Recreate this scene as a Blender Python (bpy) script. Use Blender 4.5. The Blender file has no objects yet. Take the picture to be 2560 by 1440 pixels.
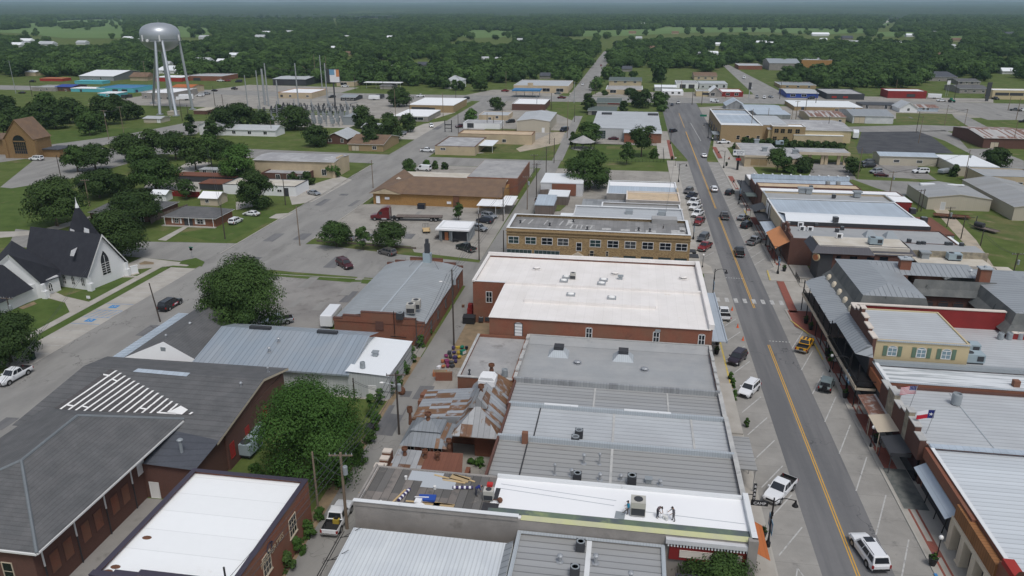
import bpy,bmesh,math,random
import numpy as np
from mathutils import Vector,Matrix
R=math.radians
scn=bpy.context.scene
COL=scn.collection
rnd=random.Random(7)
# camera, sky, sun, exposure
HC=55.0
_f,_cx,_cy,_vx,_hy=1900.0,1280.0,720.0,1595.0,20.0
_Z=Vector((0,_f,_cy-_hy)).normalized()
_Y=Vector((_vx-_cx,_cy-_hy,-_f)).normalized()
_X=_Y.cross(_Z)
RM=Matrix((_X,_Y,_Z))
cd=bpy.data.cameras.new('camera');cam=bpy.data.objects.new('camera',cd);COL.objects.link(cam)
cd.sensor_width=36.0;cd.lens=36.0*_f/2560.0;cd.clip_start=0.5;cd.clip_end=60000
cam.matrix_world=Matrix.Translation((0,0,HC))@RM.to_4x4()
scn.camera=cam
scn.view_settings.view_transform='Standard';scn.view_settings.look='None'
scn.view_settings.exposure=0.02;scn.view_settings.gamma=1.0;scn.view_settings.use_curve_mapping=False
SUN_EL,SUN_AZ=R(62),R(150)
w=bpy.data.worlds.new('World');scn.world=w;w.use_nodes=True
nt=w.node_tree;bg=nt.nodes['Background']
sk=nt.nodes.new('ShaderNodeTexSky');sk.sky_type='NISHITA';sk.sun_disc=False
sk.sun_elevation=SUN_EL;sk.sun_rotation=SUN_AZ;sk.altitude=200;sk.air_density=1.0;sk.dust_density=3.0;sk.ozone_density=1.0
hs=nt.nodes.new('ShaderNodeHueSaturation');hs.inputs['Saturation'].default_value=0.55
nt.links.new(sk.outputs[0],hs.inputs['Color']);nt.links.new(hs.outputs[0],bg.inputs[0]);bg.inputs[1].default_value=0.118
sl=bpy.data.lights.new('sun','SUN');so=bpy.data.objects.new('sun',sl);COL.objects.link(so)
sl.energy=1.6;sl.angle=R(16);sl.color=(1.0,0.97,0.93)
sd=Vector((math.sin(SUN_AZ)*math.cos(SUN_EL),math.cos(SUN_AZ)*math.cos(SUN_EL),math.sin(SUN_EL)))
so.rotation_euler=sd.to_track_quat('Z','Y').to_euler()
scn.cycles.use_denoising=True
scn.cycles.max_bounces=6;scn.cycles.diffuse_bounces=3;scn.cycles.glossy_bounces=2;scn.cycles.transmission_bounces=2
scn.cycles.volume_bounces=1;scn.cycles.transparent_max_bounces=4
def G(px,py,z=0.0):
 """survey: the place on the level z that the photograph shows at pixel px, py"""
 d=RM@Vector((px-_cx,_cy-py,-_f));t=(z-HC)/d.z
 return(d.x*t,d.y*t)
def PX(x,y,z=0.0):
 c=RM.transposed()@Vector((x,y,z-HC))
 return(_cx+_f*c.x/-c.z,_cy-_f*c.y/-c.z)
def HGT(px,pyb,pyt):
 x,y=G(px,pyb);lo,hi=0.0,HC-1
 for _ in range(40):
  m=(lo+hi)/2
  if PX(x,y,m)[1]>pyt:lo=m
  else:hi=m
 return lo
 # materials
MAT={}
def _n(t,k,**kw):
 n=t.nodes.new('ShaderNode'+k)
 for a,b in kw.items():setattr(n,a,b)
 return n
def _math(t,op,a,b=None):
 n=_n(t,'Math',operation=op)
 for i,v in enumerate((a,b)):
  if v is None:continue
  if isinstance(v,(int,float)):n.inputs[i].default_value=v
  else:t.links.new(v,n.inputs[i])
 return n.outputs[0]
def _mix(t,fac,a,b,blend='MIX'):
 n=_n(t,'Mix',data_type='RGBA',blend_type=blend)
 for i,v in((0,fac),(6,a),(7,b)):
  if isinstance(v,(int,float)):n.inputs[i].default_value=v
  elif isinstance(v,tuple):n.inputs[i].default_value=(*v[:3],1)
  else:t.links.new(v,n.inputs[i])
 return n.outputs[2]
def _noise(t,co,scale,detail=4,stretch=None,rough=.55):
 if stretch:
  m=_n(t,'Mapping');m.inputs['Scale'].default_value=stretch;t.links.new(co,m.inputs['Vector']);co=m.outputs[0]
 n=_n(t,'TexNoise');n.inputs['Scale'].default_value=scale;n.inputs['Detail'].default_value=detail
 n.inputs['Roughness'].default_value=rough;t.links.new(co,n.inputs['Vector'])
 return n.outputs[0]
def _ramp(t,fac,lo,hi):
 n=_n(t,'MapRange');n.interpolation_type='SMOOTHSTEP'
 n.inputs[1].default_value=lo;n.inputs[2].default_value=hi;t.links.new(fac,n.inputs[0])
 return n.outputs[0]
def mat(name,col,rough=.8,metal=0.0,spec=.35,col2=None,sc=.6,lo=.35,hi=.65,grit=.12,gs=9.0,stretch=None,stripe=None,patch=None,brick=None,stains=None,bump=0.0,emit=0.0,coat=0.0,local=False,cracks=None):
 """stripe=(axis, period, seam width, seam tint, panel variation); patch=(axis, period, length, threshold, colour)
    brick=(colour, mortar, scale); stains=(colour, scale, lo, hi)"""
 if name in MAT:return MAT[name]
 m=bpy.data.materials.new(name);m.use_nodes=True;t=m.node_tree;b=t.nodes['Principled BSDF'];L=t.links.new
 b.inputs['Roughness'].default_value=rough;b.inputs['Metallic'].default_value=metal
 b.inputs['Specular IOR Level'].default_value=spec;b.inputs['Coat Weight'].default_value=coat
 if local:co=_n(t,'TexCoord').outputs['Object']
 else:co=_n(t,'NewGeometry').outputs['Position']
 c=tuple(col);hgt=None
 if brick:
  sx=_n(t,'SeparateXYZ');L(co,sx.inputs[0])
  cb=_n(t,'CombineXYZ');L(_math(t,'ADD',sx.outputs[0],sx.outputs[1]),cb.inputs[0]);L(sx.outputs[2],cb.inputs[1])
  bt=_n(t,'TexBrick');L(cb.outputs[0],bt.inputs[0]);bt.inputs['Color1'].default_value=(*col,1);bt.inputs['Color2'].default_value=(*brick[0],1)
  bt.inputs['Mortar'].default_value=(*brick[1],1);bt.inputs['Scale'].default_value=brick[2];bt.inputs['Mortar Size'].default_value=.012
  bt.inputs['Brick Width'].default_value=.5;bt.inputs['Row Height'].default_value=.18;bt.inputs['Bias'].default_value=-.1
  c=bt.outputs[0]
 if col2:c=_mix(t,_ramp(t,_noise(t,co,sc,5,stretch),lo,hi),c,tuple(col2))
 if stains:c=_mix(t,_ramp(t,_noise(t,co,stains[1],6,stretch,.65),stains[2],stains[3]),c,tuple(stains[0]))
 if cracks:
  vo=_n(t,'TexVoronoi',feature='DISTANCE_TO_EDGE');vo.inputs['Scale'].default_value=cracks[0]
  av=_n(t,'VectorMath',operation='ADD');nz=_n(t,'TexNoise');nz.inputs['Scale'].default_value=.5;L(co,nz.inputs['Vector']);sm=_n(t,'VectorMath',operation='SCALE');L(nz.outputs[1],sm.inputs[0]);sm.inputs[3].default_value=5;L(co,av.inputs[0]);L(sm.outputs[0],av.inputs[1]);L(av.outputs[0],vo.inputs['Vector'])
  c=_mix(t,_math(t,'MULTIPLY',_ramp(t,vo.outputs[0],cracks[1],0.0),_ramp(t,_noise(t,co,.07,2),.42,.6)),c,cracks[2])
 if patch or stripe:
  sx=_n(t,'SeparateXYZ');L(co,sx.inputs[0]);ax={'x':0,'y':1,'z':2}
 if patch:
  u=sx.outputs[ax[patch[0]]];v=sx.outputs[1-ax[patch[0]]]if patch[0]!='z' else sx.outputs[0]
  cb=_n(t,'CombineXYZ');L(_math(t,'FLOOR',_math(t,'DIVIDE',u,patch[1])),cb.inputs[0]);L(_math(t,'FLOOR',_math(t,'DIVIDE',v,patch[2])),cb.inputs[1])
  wn=_n(t,'TexWhiteNoise');L(cb.outputs[0],wn.inputs[0])
  f=_math(t,'GREATER_THAN',wn.outputs[0],patch[3])
  f=_math(t,'MULTIPLY',f,_ramp(t,_noise(t,co,1.1,5),.25,.5))
  c=_mix(t,f,c,tuple(patch[4]))
 if stripe:
  u=_math(t,'DIVIDE',sx.outputs[ax[stripe[0]]],stripe[1])
  wn=_n(t,'TexWhiteNoise',noise_dimensions='1D');L(_math(t,'FLOOR',u),wn.inputs['W'])
  var=_math(t,'ADD',_math(t,'MULTIPLY',wn.outputs[0],stripe[4]),1-stripe[4]/2)
  fr=_math(t,'FRACT',u);seam=_math(t,'LESS_THAN',fr,stripe[2])
  tint=_math(t,'ADD',_math(t,'MULTIPLY',seam,stripe[3]-1),1.0)
  cc=_n(t,'CombineColor');v=_math(t,'MULTIPLY',var,tint)
  for i in range(3):L(v,cc.inputs[i])
  c=_mix(t,1.0,c,cc.outputs[0],'MULTIPLY')
  hgt=_math(t,'ABSOLUTE',_math(t,'SUBTRACT',fr,.5))
 if grit:
  g=_noise(t,co,gs,3)
  g2=_noise(t,co,gs*.13,4)
  v=_math(t,'ADD',_math(t,'MULTIPLY',_math(t,'ADD',g,g2),grit),1-grit)
  cc=_n(t,'CombineColor')
  for i in range(3):L(v,cc.inputs[i])
  c=_mix(t,1.0,c,cc.outputs[0],'MULTIPLY')
 if isinstance(c,tuple):b.inputs['Base Color'].default_value=(*c[:3],1)
 else:L(c,b.inputs['Base Color'])
 if emit:
  b.inputs['Emission Color'].default_value=(*col,1);b.inputs['Emission Strength'].default_value=emit
 if bump:
  bn=_n(t,'Bump');bn.inputs['Strength'].default_value=bump;bn.inputs['Distance'].default_value=.05
  L(hgt if hgt is not None else _noise(t,co,gs,4),bn.inputs['Height']);L(bn.outputs[0],b.inputs['Normal'])
 MAT[name]=m
 return m
A=mat
A('asphalt',(.128,.13,.135),.9,col2=(.175,.175,.178),sc=.5,stretch=(1,.05,1),grit=.14,stains=((.095,.096,.10),.3,.54,.8),cracks=(.07,.008,(.075,.075,.08)))
A('old_asphalt',(.27,.265,.25),.92,col2=(.225,.22,.21),sc=.25,stretch=(1,.25,1),grit=.14,stains=((.165,.16,.15),.16,.55,.78),cracks=(.09,.008,(.13,.125,.12)))
A('lot_asphalt',(.215,.205,.195),.92,col2=(.27,.26,.245),sc=.12,grit=.2,stains=((.14,.13,.12),.25,.52,.75),cracks=(.12,.01,(.11,.105,.1)))
A('black_asphalt',(.05,.052,.06),.9,col2=(.075,.077,.082),sc=.2,grit=.2)
A('concrete',(.31,.30,.28),.9,col2=(.265,.257,.24),sc=.3,grit=.16,stains=((.17,.165,.16),.4,.58,.76),stripe=('y',4.6,.014,.78,.05))
A('pale_concrete',(.41,.39,.355),.9,col2=(.345,.325,.29),sc=.25,grit=.12,stains=((.27,.25,.22),.3,.6,.85))
A('lot_concrete',(.33,.312,.28),.92,col2=(.27,.255,.23),sc=.12,grit=.18,stains=((.2,.185,.165),.2,.52,.72),stripe=('x',5.2,.012,.82,.06),cracks=(.1,.009,(.16,.15,.14)))
A('kerb_concrete',(.40,.385,.35),.9,grit=.15)
A('gravel',(.42,.36,.28),.95,col2=(.33,.29,.23),sc=.3,grit=.22,gs=14,stains=((.2,.22,.12),.3,.58,.75))
A('dirt',(.27,.2,.125),.95,col2=(.2,.155,.1),sc=.5,grit=.25)
A('grass',(.076,.108,.028),.95,spec=.1,col2=(.102,.132,.040),sc=.15,grit=.5,gs=2.2,stains=((.17,.15,.08),.11,.54,.74))
A('dry_grass',(.135,.135,.058),.95,spec=.1,col2=(.085,.115,.037),sc=.2,grit=.35,gs=3,stains=((.24,.2,.12),.12,.6,.72))
A('lawn',(.064,.102,.026),.95,spec=.1,col2=(.084,.122,.034),sc=.25,grit=.45,gs=2.6,stains=((.14,.13,.06),.2,.58,.76))
A('field',(.105,.17,.058),.95,spec=.1,col2=(.125,.19,.07),sc=.006,grit=.3,gs=.05)
A('paver_brick',(.27,.085,.06),.9,brick=((.21,.075,.06),(.24,.15,.12),4),grit=.2)
A('slate',(.16,.165,.155),.8,col2=(.1,.11,.105),sc=1.2,grit=.2)
A('road_white',(.46,.46,.45),.85,stains=((.27,.27,.265),1.6,.48,.66))
A('batten_white',(.78,.78,.77),.8,stains=((.55,.55,.54),1.2,.6,.75))
A('road_yellow',(.60,.34,.055),.85,stains=((.4,.26,.08),1.2,.58,.75))
A('kerb_yellow',(.55,.42,.1),.85,stains=((.36,.33,.22),1.5,.5,.65))
A('paint_blue',(.05,.22,.48),.8,stains=((.15,.28,.42),1.5,.55,.7))
A('brick_red',(.245,.085,.05),.9,brick=((.19,.068,.042),(.24,.14,.1),3.2),col2=(.2,.1,.065),sc=.3,grit=.22,stains=((.11,.055,.04),.35,.58,.8))
A('brick_brown',(.125,.058,.045),.9,brick=((.1,.05,.04),(.13,.085,.07),3.2),grit=.2)
A('brick_tan',(.36,.255,.125),.9,brick=((.17,.105,.05),(.42,.32,.19),1.6),grit=.25)
A('brick_gold',(.36,.2,.065),.9,brick=((.26,.13,.045),(.4,.27,.13),2.2),grit=.22)
A('brick_plain_tan',(.33,.24,.13),.9,brick=((.27,.19,.1),(.36,.28,.18),3),grit=.18)
A('red_paint_wall',(.235,.022,.022),.75,col2=(.2,.02,.02),sc=.3,grit=.15)
A('stucco_tan',(.50,.41,.28),.9,col2=(.44,.36,.25),sc=.3,grit=.12,stains=((.33,.27,.2),.35,.62,.8))
A('stucco_yellow',(.50,.415,.255),.85,grit=.08)
A('stucco_grey',(.30,.28,.26),.9,col2=(.25,.235,.22),sc=.4,grit=.15,stains=((.2,.185,.17),.5,.55,.75))
A('stone_tan',(.36,.32,.24),.9,col2=(.22,.2,.16),sc=1.2,grit=.25)
A('white_paint',(.74,.75,.76),.6,grit=.06)
A('siding_white',(.72,.73,.74),.65,stripe=('z',.2,.12,.88,.02),grit=.05)
A('peeling_white',(.60,.61,.62),.8,col2=(.52,.53,.55),sc=.4,grit=.1,stains=((.36,.3,.26),.7,.66,.74))
A('membrane_white',(.79,.76,.735),.6,col2=(.74,.71,.68),sc=.25,stripe=('x',1.5,.035,.9,.03),grit=.07,stains=((.58,.46,.34),.3,.66,.84))
A('membrane_new',(.84,.85,.86),.5,col2=(.82,.83,.845),sc=.2,grit=.03)
A('membrane_bright',(.84,.86,.865),.55,stripe=('y',3.0,.025,.82,.03),grit=.05,stains=((.60,.58,.53),.3,.62,.85))
A('membrane_grey',(.31,.325,.335),.8,col2=(.345,.355,.36),sc=.25,stripe=('y',1.1,.03,.92,.05),grit=.12,stains=((.22,.23,.24),.22,.6,.8))
A('membrane_cream',(.55,.52,.46),.8,col2=(.48,.44,.37),sc=.3,grit=.1,stains=((.42,.27,.14),.4,.66,.78))
A('membrane_tan',(.56,.44,.3),.85,col2=(.48,.38,.27),sc=.4,grit=.15,stains=((.4,.25,.14),.8,.6,.7))
A('old_tar_roof',(.19,.19,.19),.95,col2=(.25,.248,.245),sc=.3,stripe=('x',1.0,.08,.85,.25),grit=.2)
A('gravel_roof',(.30,.30,.30),.95,col2=(.37,.365,.36),sc=.25,grit=.18,stains=((.19,.185,.18),.3,.55,.75))
A('patched_roof',(.40,.405,.41),.9,col2=(.30,.30,.31),sc=.25,grit=.14,stains=((.55,.56,.58),.35,.58,.72))
A('tar_deck',(.125,.12,.115),.9,patch=('x',.9,6,.55,(.2,.18,.165)),stains=((.28,.25,.22),.6,.58,.8),stripe=('x',.9,.1,.6,.35),grit=.25)
A('metal_grey_y',(.38,.39,.395),.5,.2,col2=(.345,.345,.335),sc=.15,stripe=('y',.9,.16,.6,.12),stretch=(.2,1,1),grit=.08,bump=.5,stains=((.25,.225,.2),.25,.6,.85))
A('metal_blue_y',(.44,.465,.485),.5,.2,col2=(.4,.42,.44),sc=.1,stripe=('y',.85,.14,.7,.08),stretch=(.2,1,1),grit=.06,bump=.5)
A('metal_light_y',(.52,.545,.56),.5,.2,col2=(.48,.50,.515),sc=.2,stripe=('y',.85,.13,.7,.07),grit=.06,bump=.5)
A('metal_pale_y',(.62,.66,.69),.5,.15,col2=(.56,.60,.63),sc=.15,stripe=('y',.75,.14,.7,.1),stretch=(.15,1,1),grit=.05,bump=.5)
A('metal_brushed',(.66,.69,.71),.6,.1,col2=(.36,.39,.41),sc=.9,lo=.45,hi=.6,stretch=(.12,1.6,1),grit=.12)
A('metal_slate_x',(.32,.345,.365),.5,.2,stripe=('x',.85,.17,.6,.08),grit=.08,bump=.4)
A('metal_slate_y',(.32,.345,.365),.5,.2,stripe=('y',.85,.17,.6,.08),grit=.06,bump=.4)
A('metal_garage',(.36,.385,.40),.5,.2,col2=(.33,.35,.36),sc=.2,stripe=('y',.9,.13,.68,.06),grit=.06,bump=.4)
A('metal_steel_x',(.32,.375,.43),.45,.25,col2=(.35,.39,.43),sc=.2,stripe=('x',.8,.14,.7,.12),grit=.06,bump=.4)
A('metal_white_corr',(.66,.70,.72),.55,.1,col2=(.6,.64,.67),sc=.3,stripe=('x',.42,.3,.8,.05),grit=.06,bump=.5,stains=((.36,.33,.32),1.2,.7,.78))
A('metal_white',(.77,.80,.82),.5,.05,grit=.05,stripe=('x',.8,.04,.95,.02))
A('metal_wall',(.50,.52,.525),.6,.1,stripe=('x',.4,.2,.9,.05),grit=.08)
A('metal_tan_wall',(.47,.43,.35),.6,.05,stripe=('x',.5,.15,.92,.03),grit=.06)
A('metal_galv',(.33,.345,.355),.55,.2,patch=('x',1.2,3,.6,(.26,.27,.28)),stripe=('x',.4,.2,.85,.15),grit=.1)
A('metal_blue_pale',(.46,.53,.60),.5,.15,col2=(.41,.47,.53),sc=.1,stripe=('x',.8,.1,.85,.1),grit=.08)
A('rusty_metal_x',(.34,.35,.36),.65,.15,patch=('x',.75,2.6,.64,(.175,.095,.058)),stripe=('x',.75,.12,.7,.25),grit=.3,stains=((.22,.155,.11),.6,.6,.7))
A('rusty_metal_y',(.34,.36,.385),.65,.15,patch=('y',.75,2.8,.55,(.20,.11,.06)),stripe=('y',.75,.12,.7,.25),grit=.3,stains=((.26,.175,.11),.6,.58,.68))
A('tin_grey',(.22,.24,.26),.6,.15,patch=('x',.5,5,.84,(.21,.12,.07)),stripe=('x',.5,.12,.75,.2),grit=.25,stains=((.25,.2,.16),.8,.6,.75))
A('rust_red',(.17,.07,.045),.8,stripe=('x',.5,.12,.8,.15),grit=.25)
A('rust_streak',(.42,.41,.40),.65,patch=('x',.9,12,.45,(.2,.1,.07)),stripe=('x',.9,.1,.75,.2),grit=.2)
A('shingle_grey',(.125,.126,.13),.95,stripe=('z',.16,.2,.82,.1),col2=(.105,.108,.112),sc=.5,grit=.35,gs=4.5)
A('shingle_dark_patch',(.088,.084,.086),.95,stripe=('z',.16,.2,.85,.1),grit=.35,gs=4.5)
A('ridge_shingle',(.165,.185,.20),.95,grit=.3,gs=4)
A('shingle_slate',(.075,.082,.098),.95,stripe=('z',.16,.2,.85,.1),grit=.4,gs=4)
A('shingle_black',(.026,.028,.037),.95,grit=.35,gs=3,col2=(.032,.034,.043),sc=.8)
A('shingle_brown',(.185,.122,.08),.95,grit=.35,gs=3.5,col2=(.155,.105,.075),sc=.5)
A('shingle_mansard',(.105,.112,.112),.95,grit=.35,gs=3,stretch=(1,1,.4),stains=((.05,.055,.055),.5,.62,.72),col2=(.15,.155,.15),sc=.4)
A('shingle_green',(.1,.125,.12),.9,grit=.25)
A('standing_black',(.05,.05,.062),.5,.2,stripe=('x',.5,.1,.7,.08),grit=.06)
A('coping_dark',(.06,.052,.075),.5,.1,grit=.1)
A('coping_white',(.68,.70,.71),.6,stains=((.4,.41,.42),.8,.6,.75),grit=.08)
A('coping_stone',(.62,.56,.5),.85,grit=.15)
A('coping_grey',(.40,.44,.47),.6,.1,stripe=('x',.3,.25,.86,.04),grit=.08)
A('old_membrane',(.14,.19,.13),.8,col2=(.10,.12,.13),sc=.35,grit=.2,stains=((.24,.29,.15),.3,.55,.7))
A('cap_dull',(.47,.47,.455),.8,col2=(.38,.385,.38),sc=.8,grit=.15,stains=((.27,.27,.26),.9,.6,.75))
A('chapel_brick',(.25,.155,.065),.9,brick=((.19,.11,.045),(.28,.2,.12),2.2),grit=.25)
A('insulation',(.54,.55,.30),.85,col2=(.5,.5,.33),sc=.5,grit=.1)
A('black_metal',(.018,.018,.02),.5,.3,spec=.4,grit=0)
A('dark_trim',(.04,.04,.045),.6,grit=0)
A('trim_white',(.72,.72,.71),.6,grit=0)
A('trim_tan',(.52,.45,.35),.8,grit=.05)
A('cream_paint',(.62,.55,.43),.8,grit=.08)
A('orange_awning',(.56,.24,.10),.7,grit=.05)
A('orange_roof',(.42,.13,.04),.7,stripe=('x',.6,.12,.85,.1),grit=.08)
A('orange_siding',(.27,.125,.05),.8,stripe=('y',.45,.15,.6,.2),grit=.1)
A('green_trim',(.11,.17,.12),.7,grit=0)
A('deep_green',(.015,.035,.03),.6,grit=.1)
A('teal_wall',(.10,.40,.46),.75,grit=.06)
A('royal_blue',(.025,.06,.28),.6,grit=.06)
A('blue_metal',(.04,.17,.36),.5,grit=.1)
A('red_trim',(.32,.03,.025),.7,grit=.1)
A('terracotta',(.40,.15,.07),.8,grit=.15,stains=((.3,.1,.05),.6,.55,.75))
A('wood_plain',(.26,.17,.09),.85,local=True,grit=.25,stripe=('x',.15,.12,.7,.25))
A('fresh_wood',(.52,.38,.20),.8,grit=.15)
A('wood_grey',(.16,.13,.115),.9,stripe=('x',.2,.12,.6,.25),grit=.2)
A('pole_wood',(.20,.155,.115),.9,local=True,grit=.3,gs=3)
A('pole_dark',(.07,.058,.05),.9,local=True,grit=.3,gs=3)
A('steel',(.40,.42,.44),.45,.5,grit=.1,local=True)
A('tank_silver',(.40,.43,.46),.38,.45,local=True,col2=(.40,.43,.47),sc=.25,stretch=(1,1,.25),grit=.12,stains=((.30,.32,.35),.25,.62,.8))
A('hvac_beige',(.47,.46,.42),.6,.1,local=True,grit=.1)
A('hvac_grey',(.30,.33,.35),.55,.2,local=True,grit=.12)
A('hvac_blue',(.34,.42,.46),.55,.15,local=True,grit=.1)
A('hvac_dark',(.055,.058,.065),.6,.2,local=True,grit=.15)
A('rust',(.12,.055,.035),.85,local=True,grit=.35,col2=(.17,.08,.045),sc=1.5)
A('glass',(.012,.016,.022),.08,spec=.6,grit=0)
A('glass_blue',(.16,.24,.28),.1,spec=.6,grit=0)
A('glass_teal',(.03,.055,.055),.08,spec=.6,grit=0)
A('glass_dim',(.06,.065,.07),.12,spec=.6,grit=0)
A('car_glass',(.022,.026,.032),.06,spec=.7,grit=0)
A('tyre',(.014,.014,.015),.85,grit=0)
A('rim',(.38,.39,.40),.35,.7,grit=0)
A('chrome',(.5,.5,.5),.25,.8,grit=0)
A('lamp_red',(.25,.012,.012),.3,grit=0)
A('lamp_clear',(.62,.64,.66),.2,grit=0)
A('globe',(.80,.80,.78),.3,grit=0)
A('plastic_black',(.022,.022,.024),.6,grit=0)
A('bed_liner',(.025,.025,.027),.85,grit=0)
for nme,c,mt in(('white',(.74,.76,.78),0),('silver',(.36,.38,.40),.5),('grey',(.12,.125,.13),.5),('pewter',(.17,.16,.155),.5),('black',(.011,.011,.013),.2),('maroon',(.085,.012,.018),.3),('red',(.24,.018,.018),.2),('darkred',(.13,.012,.016),.2),('blue',(.02,.045,.13),.3),('yellow',(.70,.36,.012),.1),('plum',(.045,.032,.048),.5),('sage',(.19,.24,.24),.3),('green',(.018,.03,.024),.3),('navy',(.014,.018,.035),.3),('tan',(.33,.27,.2),.3)):
 A('car_'+nme,c,.28,mt,.5,grit=0,coat=.5)
for nme,c in(('shirt_blue',(.01,.22,.36)),('shirt_plum',(.14,.105,.12)),('shirt_grey',(.13,.125,.14)),('jeans',(.05,.055,.075)),('trouser_grey',(.10,.09,.085)),('skin',(.34,.19,.12)),('cap_dark',(.02,.02,.025)),('boot',(.06,.045,.035)),('flag_red',(.42,.012,.03)),('flag_white',(.72,.72,.75)),('flag_blue',(.015,.025,.16)),('bucket_white',(.70,.70,.68)),('wrap_purple',(.05,.04,.12)),('tarp_blue',(.02,.07,.33)),('cardboard',(.42,.31,.17)),('sheet_grey',(.42,.45,.48)),('flower',(.2,.04,.11)),('cone',(.75,.12,.02)),('petrol',(.02,.2,.2)),('ink',(.02,.03,.06)),('sign_green',(.01,.16,.1)),('banner_blue',(.16,.32,.47)),('kitchen_red',(.45,.03,.03)),('yellow_machine',(.45,.33,.05)),('handicap_blue',(.03,.22,.55))):
 A(nme,c,.75,grit=0)
def leafmat(name,a,b,kt=.6):
 m=bpy.data.materials.new(name);m.use_nodes=True;t=m.node_tree;p=t.nodes['Principled BSDF']
 at=_n(t,'Attribute',attribute_name='tone');oi=_n(t,'ObjectInfo')
 f=_math(t,'ADD',_math(t,'MULTIPLY',at.outputs['Fac'],kt),_math(t,'MULTIPLY',oi.outputs['Random'],1-kt))
 t.links.new(_mix(t,f,a,b),p.inputs['Base Color']);p.inputs['Roughness'].default_value=.75;p.inputs['Specular IOR Level'].default_value=.15
 p.inputs['Subsurface Weight'].default_value=0
 MAT[name]=m;return m
leafmat('leaf_dark',(.020,.041,.012),(.055,.093,.026))
leafmat('leaf_mid',(.026,.056,.014),(.068,.118,.031))
leafmat('leaf_bright',(.032,.078,.014),(.076,.145,.034))
leafmat('leaf_far',(.016,.038,.011),(.084,.148,.040),.3)
A('bark',(.085,.068,.055),.95,grit=.25,local=True)
# mesh builder
class MB:
 def __init__(s):s.v=[];s.f=[];s.m=[]
 def face(s,pts,mi=0):
  n=len(s.v);s.v+=[tuple(p)for p in pts];s.f.append(tuple(range(n,n+len(pts))));s.m.append(mi)
 def mesh(s,verts,faces,mi=0):
  n=len(s.v);s.v+=[tuple(p)for p in verts]
  for f in faces:s.f.append(tuple(n+i for i in f));s.m.append(mi)
 def box(s,x0,x1,y0,y1,z0,z1,mi=0,top=None,bottom=True):
  v=[(x0,y0,z0),(x1,y0,z0),(x1,y1,z0),(x0,y1,z0),(x0,y0,z1),(x1,y0,z1),(x1,y1,z1),(x0,y1,z1)]
  F=[(0,1,5,4),(1,2,6,5),(2,3,7,6),(3,0,4,7)]
  s.mesh(v,F,mi);n=len(s.v)-8
  s.f.append((n+4,n+5,n+6,n+7));s.m.append(mi if top is None else top)
  if bottom:s.f.append((n+3,n+2,n+1,n));s.m.append(mi)
 def obox(s,c,ax,L,W,z0,z1,mi=0):
  """box centred at c, length L along angle ax, width W"""
  ca,sa=math.cos(ax),math.sin(ax)
  q=[(c[0]+ca*a*L/2-sa*b*W/2,c[1]+sa*a*L/2+ca*b*W/2)for a,b in((-1,-1),(1,-1),(1,1),(-1,1))]
  s.prism(q,z0,z1,mi)
 def prism(s,q,z0,z1,mi=0,top=None,bottom=True):
  k=len(q);v=[(*p[:2],z0)for p in q]+[(*p[:2],z1)for p in q]
  s.mesh(v,[(i,(i+1)%k,k+(i+1)%k,k+i)for i in range(k)],mi);n=len(s.v)-2*k
  s.f.append(tuple(n+k+i for i in range(k)));s.m.append(mi if top is None else top)
  if bottom:s.f.append(tuple(n+k-1-i for i in range(k)));s.m.append(mi)
 def tube(s,p0,p1,r0,r1=None,n=8,mi=0,cap=True):
  r1=r0 if r1 is None else r1;p0,p1=Vector(p0),Vector(p1);d=p1-p0
  q=d.to_track_quat('Z','Y')if d.length>1e-6 else Matrix.Identity(3).to_quaternion()
  v=[]
  for p,r in((p0,r0),(p1,r1)):
   for i in range(n):
    a=2*math.pi*i/n;v.append(p+q@Vector((r*math.cos(a),r*math.sin(a),0)))
  F=[(i,(i+1)%n,n+(i+1)%n,n+i)for i in range(n)]
  if cap:F+=[tuple(range(n,2*n)),tuple(range(n-1,-1,-1))]
  s.mesh(v,F,mi)
 def lathe(s,c,prof,n=16,mi=0):
  k=len(prof);v=[]
  for r,z in prof:
   for i in range(n):
    a=2*math.pi*i/n;v.append((c[0]+r*math.cos(a),c[1]+r*math.sin(a),c[2]+z))
  F=[(j*n+i,j*n+(i+1)%n,(j+1)*n+(i+1)%n,(j+1)*n+i)for j in range(k-1)for i in range(n)]
  s.mesh(v,F,mi)
  if prof[-1][0]>1e-4:s.f.append(tuple(len(s.v)-n+i for i in range(n)));s.m.append(mi)
 def ell(s,c,r,mi=0,n=10,m=6):
  prof=[(math.sin(math.pi*j/m),-math.cos(math.pi*j/m))for j in range(m+1)]
  v=[]
  for a,z in prof:
   for i in range(n):
    t=2*math.pi*i/n;v.append((c[0]+r[0]*max(a,.001)*math.cos(t),c[1]+r[1]*max(a,.001)*math.sin(t),c[2]+r[2]*z))
  s.mesh(v,[(j*n+i,j*n+(i+1)%n,(j+1)*n+(i+1)%n,(j+1)*n+i)for j in range(m)for i in range(n)],mi)
 def data(s,name,mats,smooth=False):
  me=bpy.data.meshes.new(name);me.from_pydata(s.v,[],s.f)
  for m in(mats if isinstance(mats,(list,tuple))else[mats]):me.materials.append(MAT[m]if isinstance(m,str)else m)
  me.polygons.foreach_set('material_index',s.m)
  if smooth:me.polygons.foreach_set('use_smooth',[True]*len(s.f))
  me.update();return me
 def build(s,name,mats,parent=None,smooth=False,loc=None,rz=0.0):
  return link(name,s.data(name,mats,smooth),parent,loc,rz)
def link(name,me,parent=None,loc=None,rz=0.0):
 o=bpy.data.objects.new(name,me);COL.objects.link(o)
 if loc is not None:o.location=loc
 if rz:o.rotation_euler=(0,0,rz)
 if parent:o.parent=parent
 return o
ALL=[]
def tag(o,label,cat,group=None,kind=None):
 o['label']=label;o['category']=cat
 if group:o['group']=group
 if kind:o['kind']=kind
 ALL.append(o);return o
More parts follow.
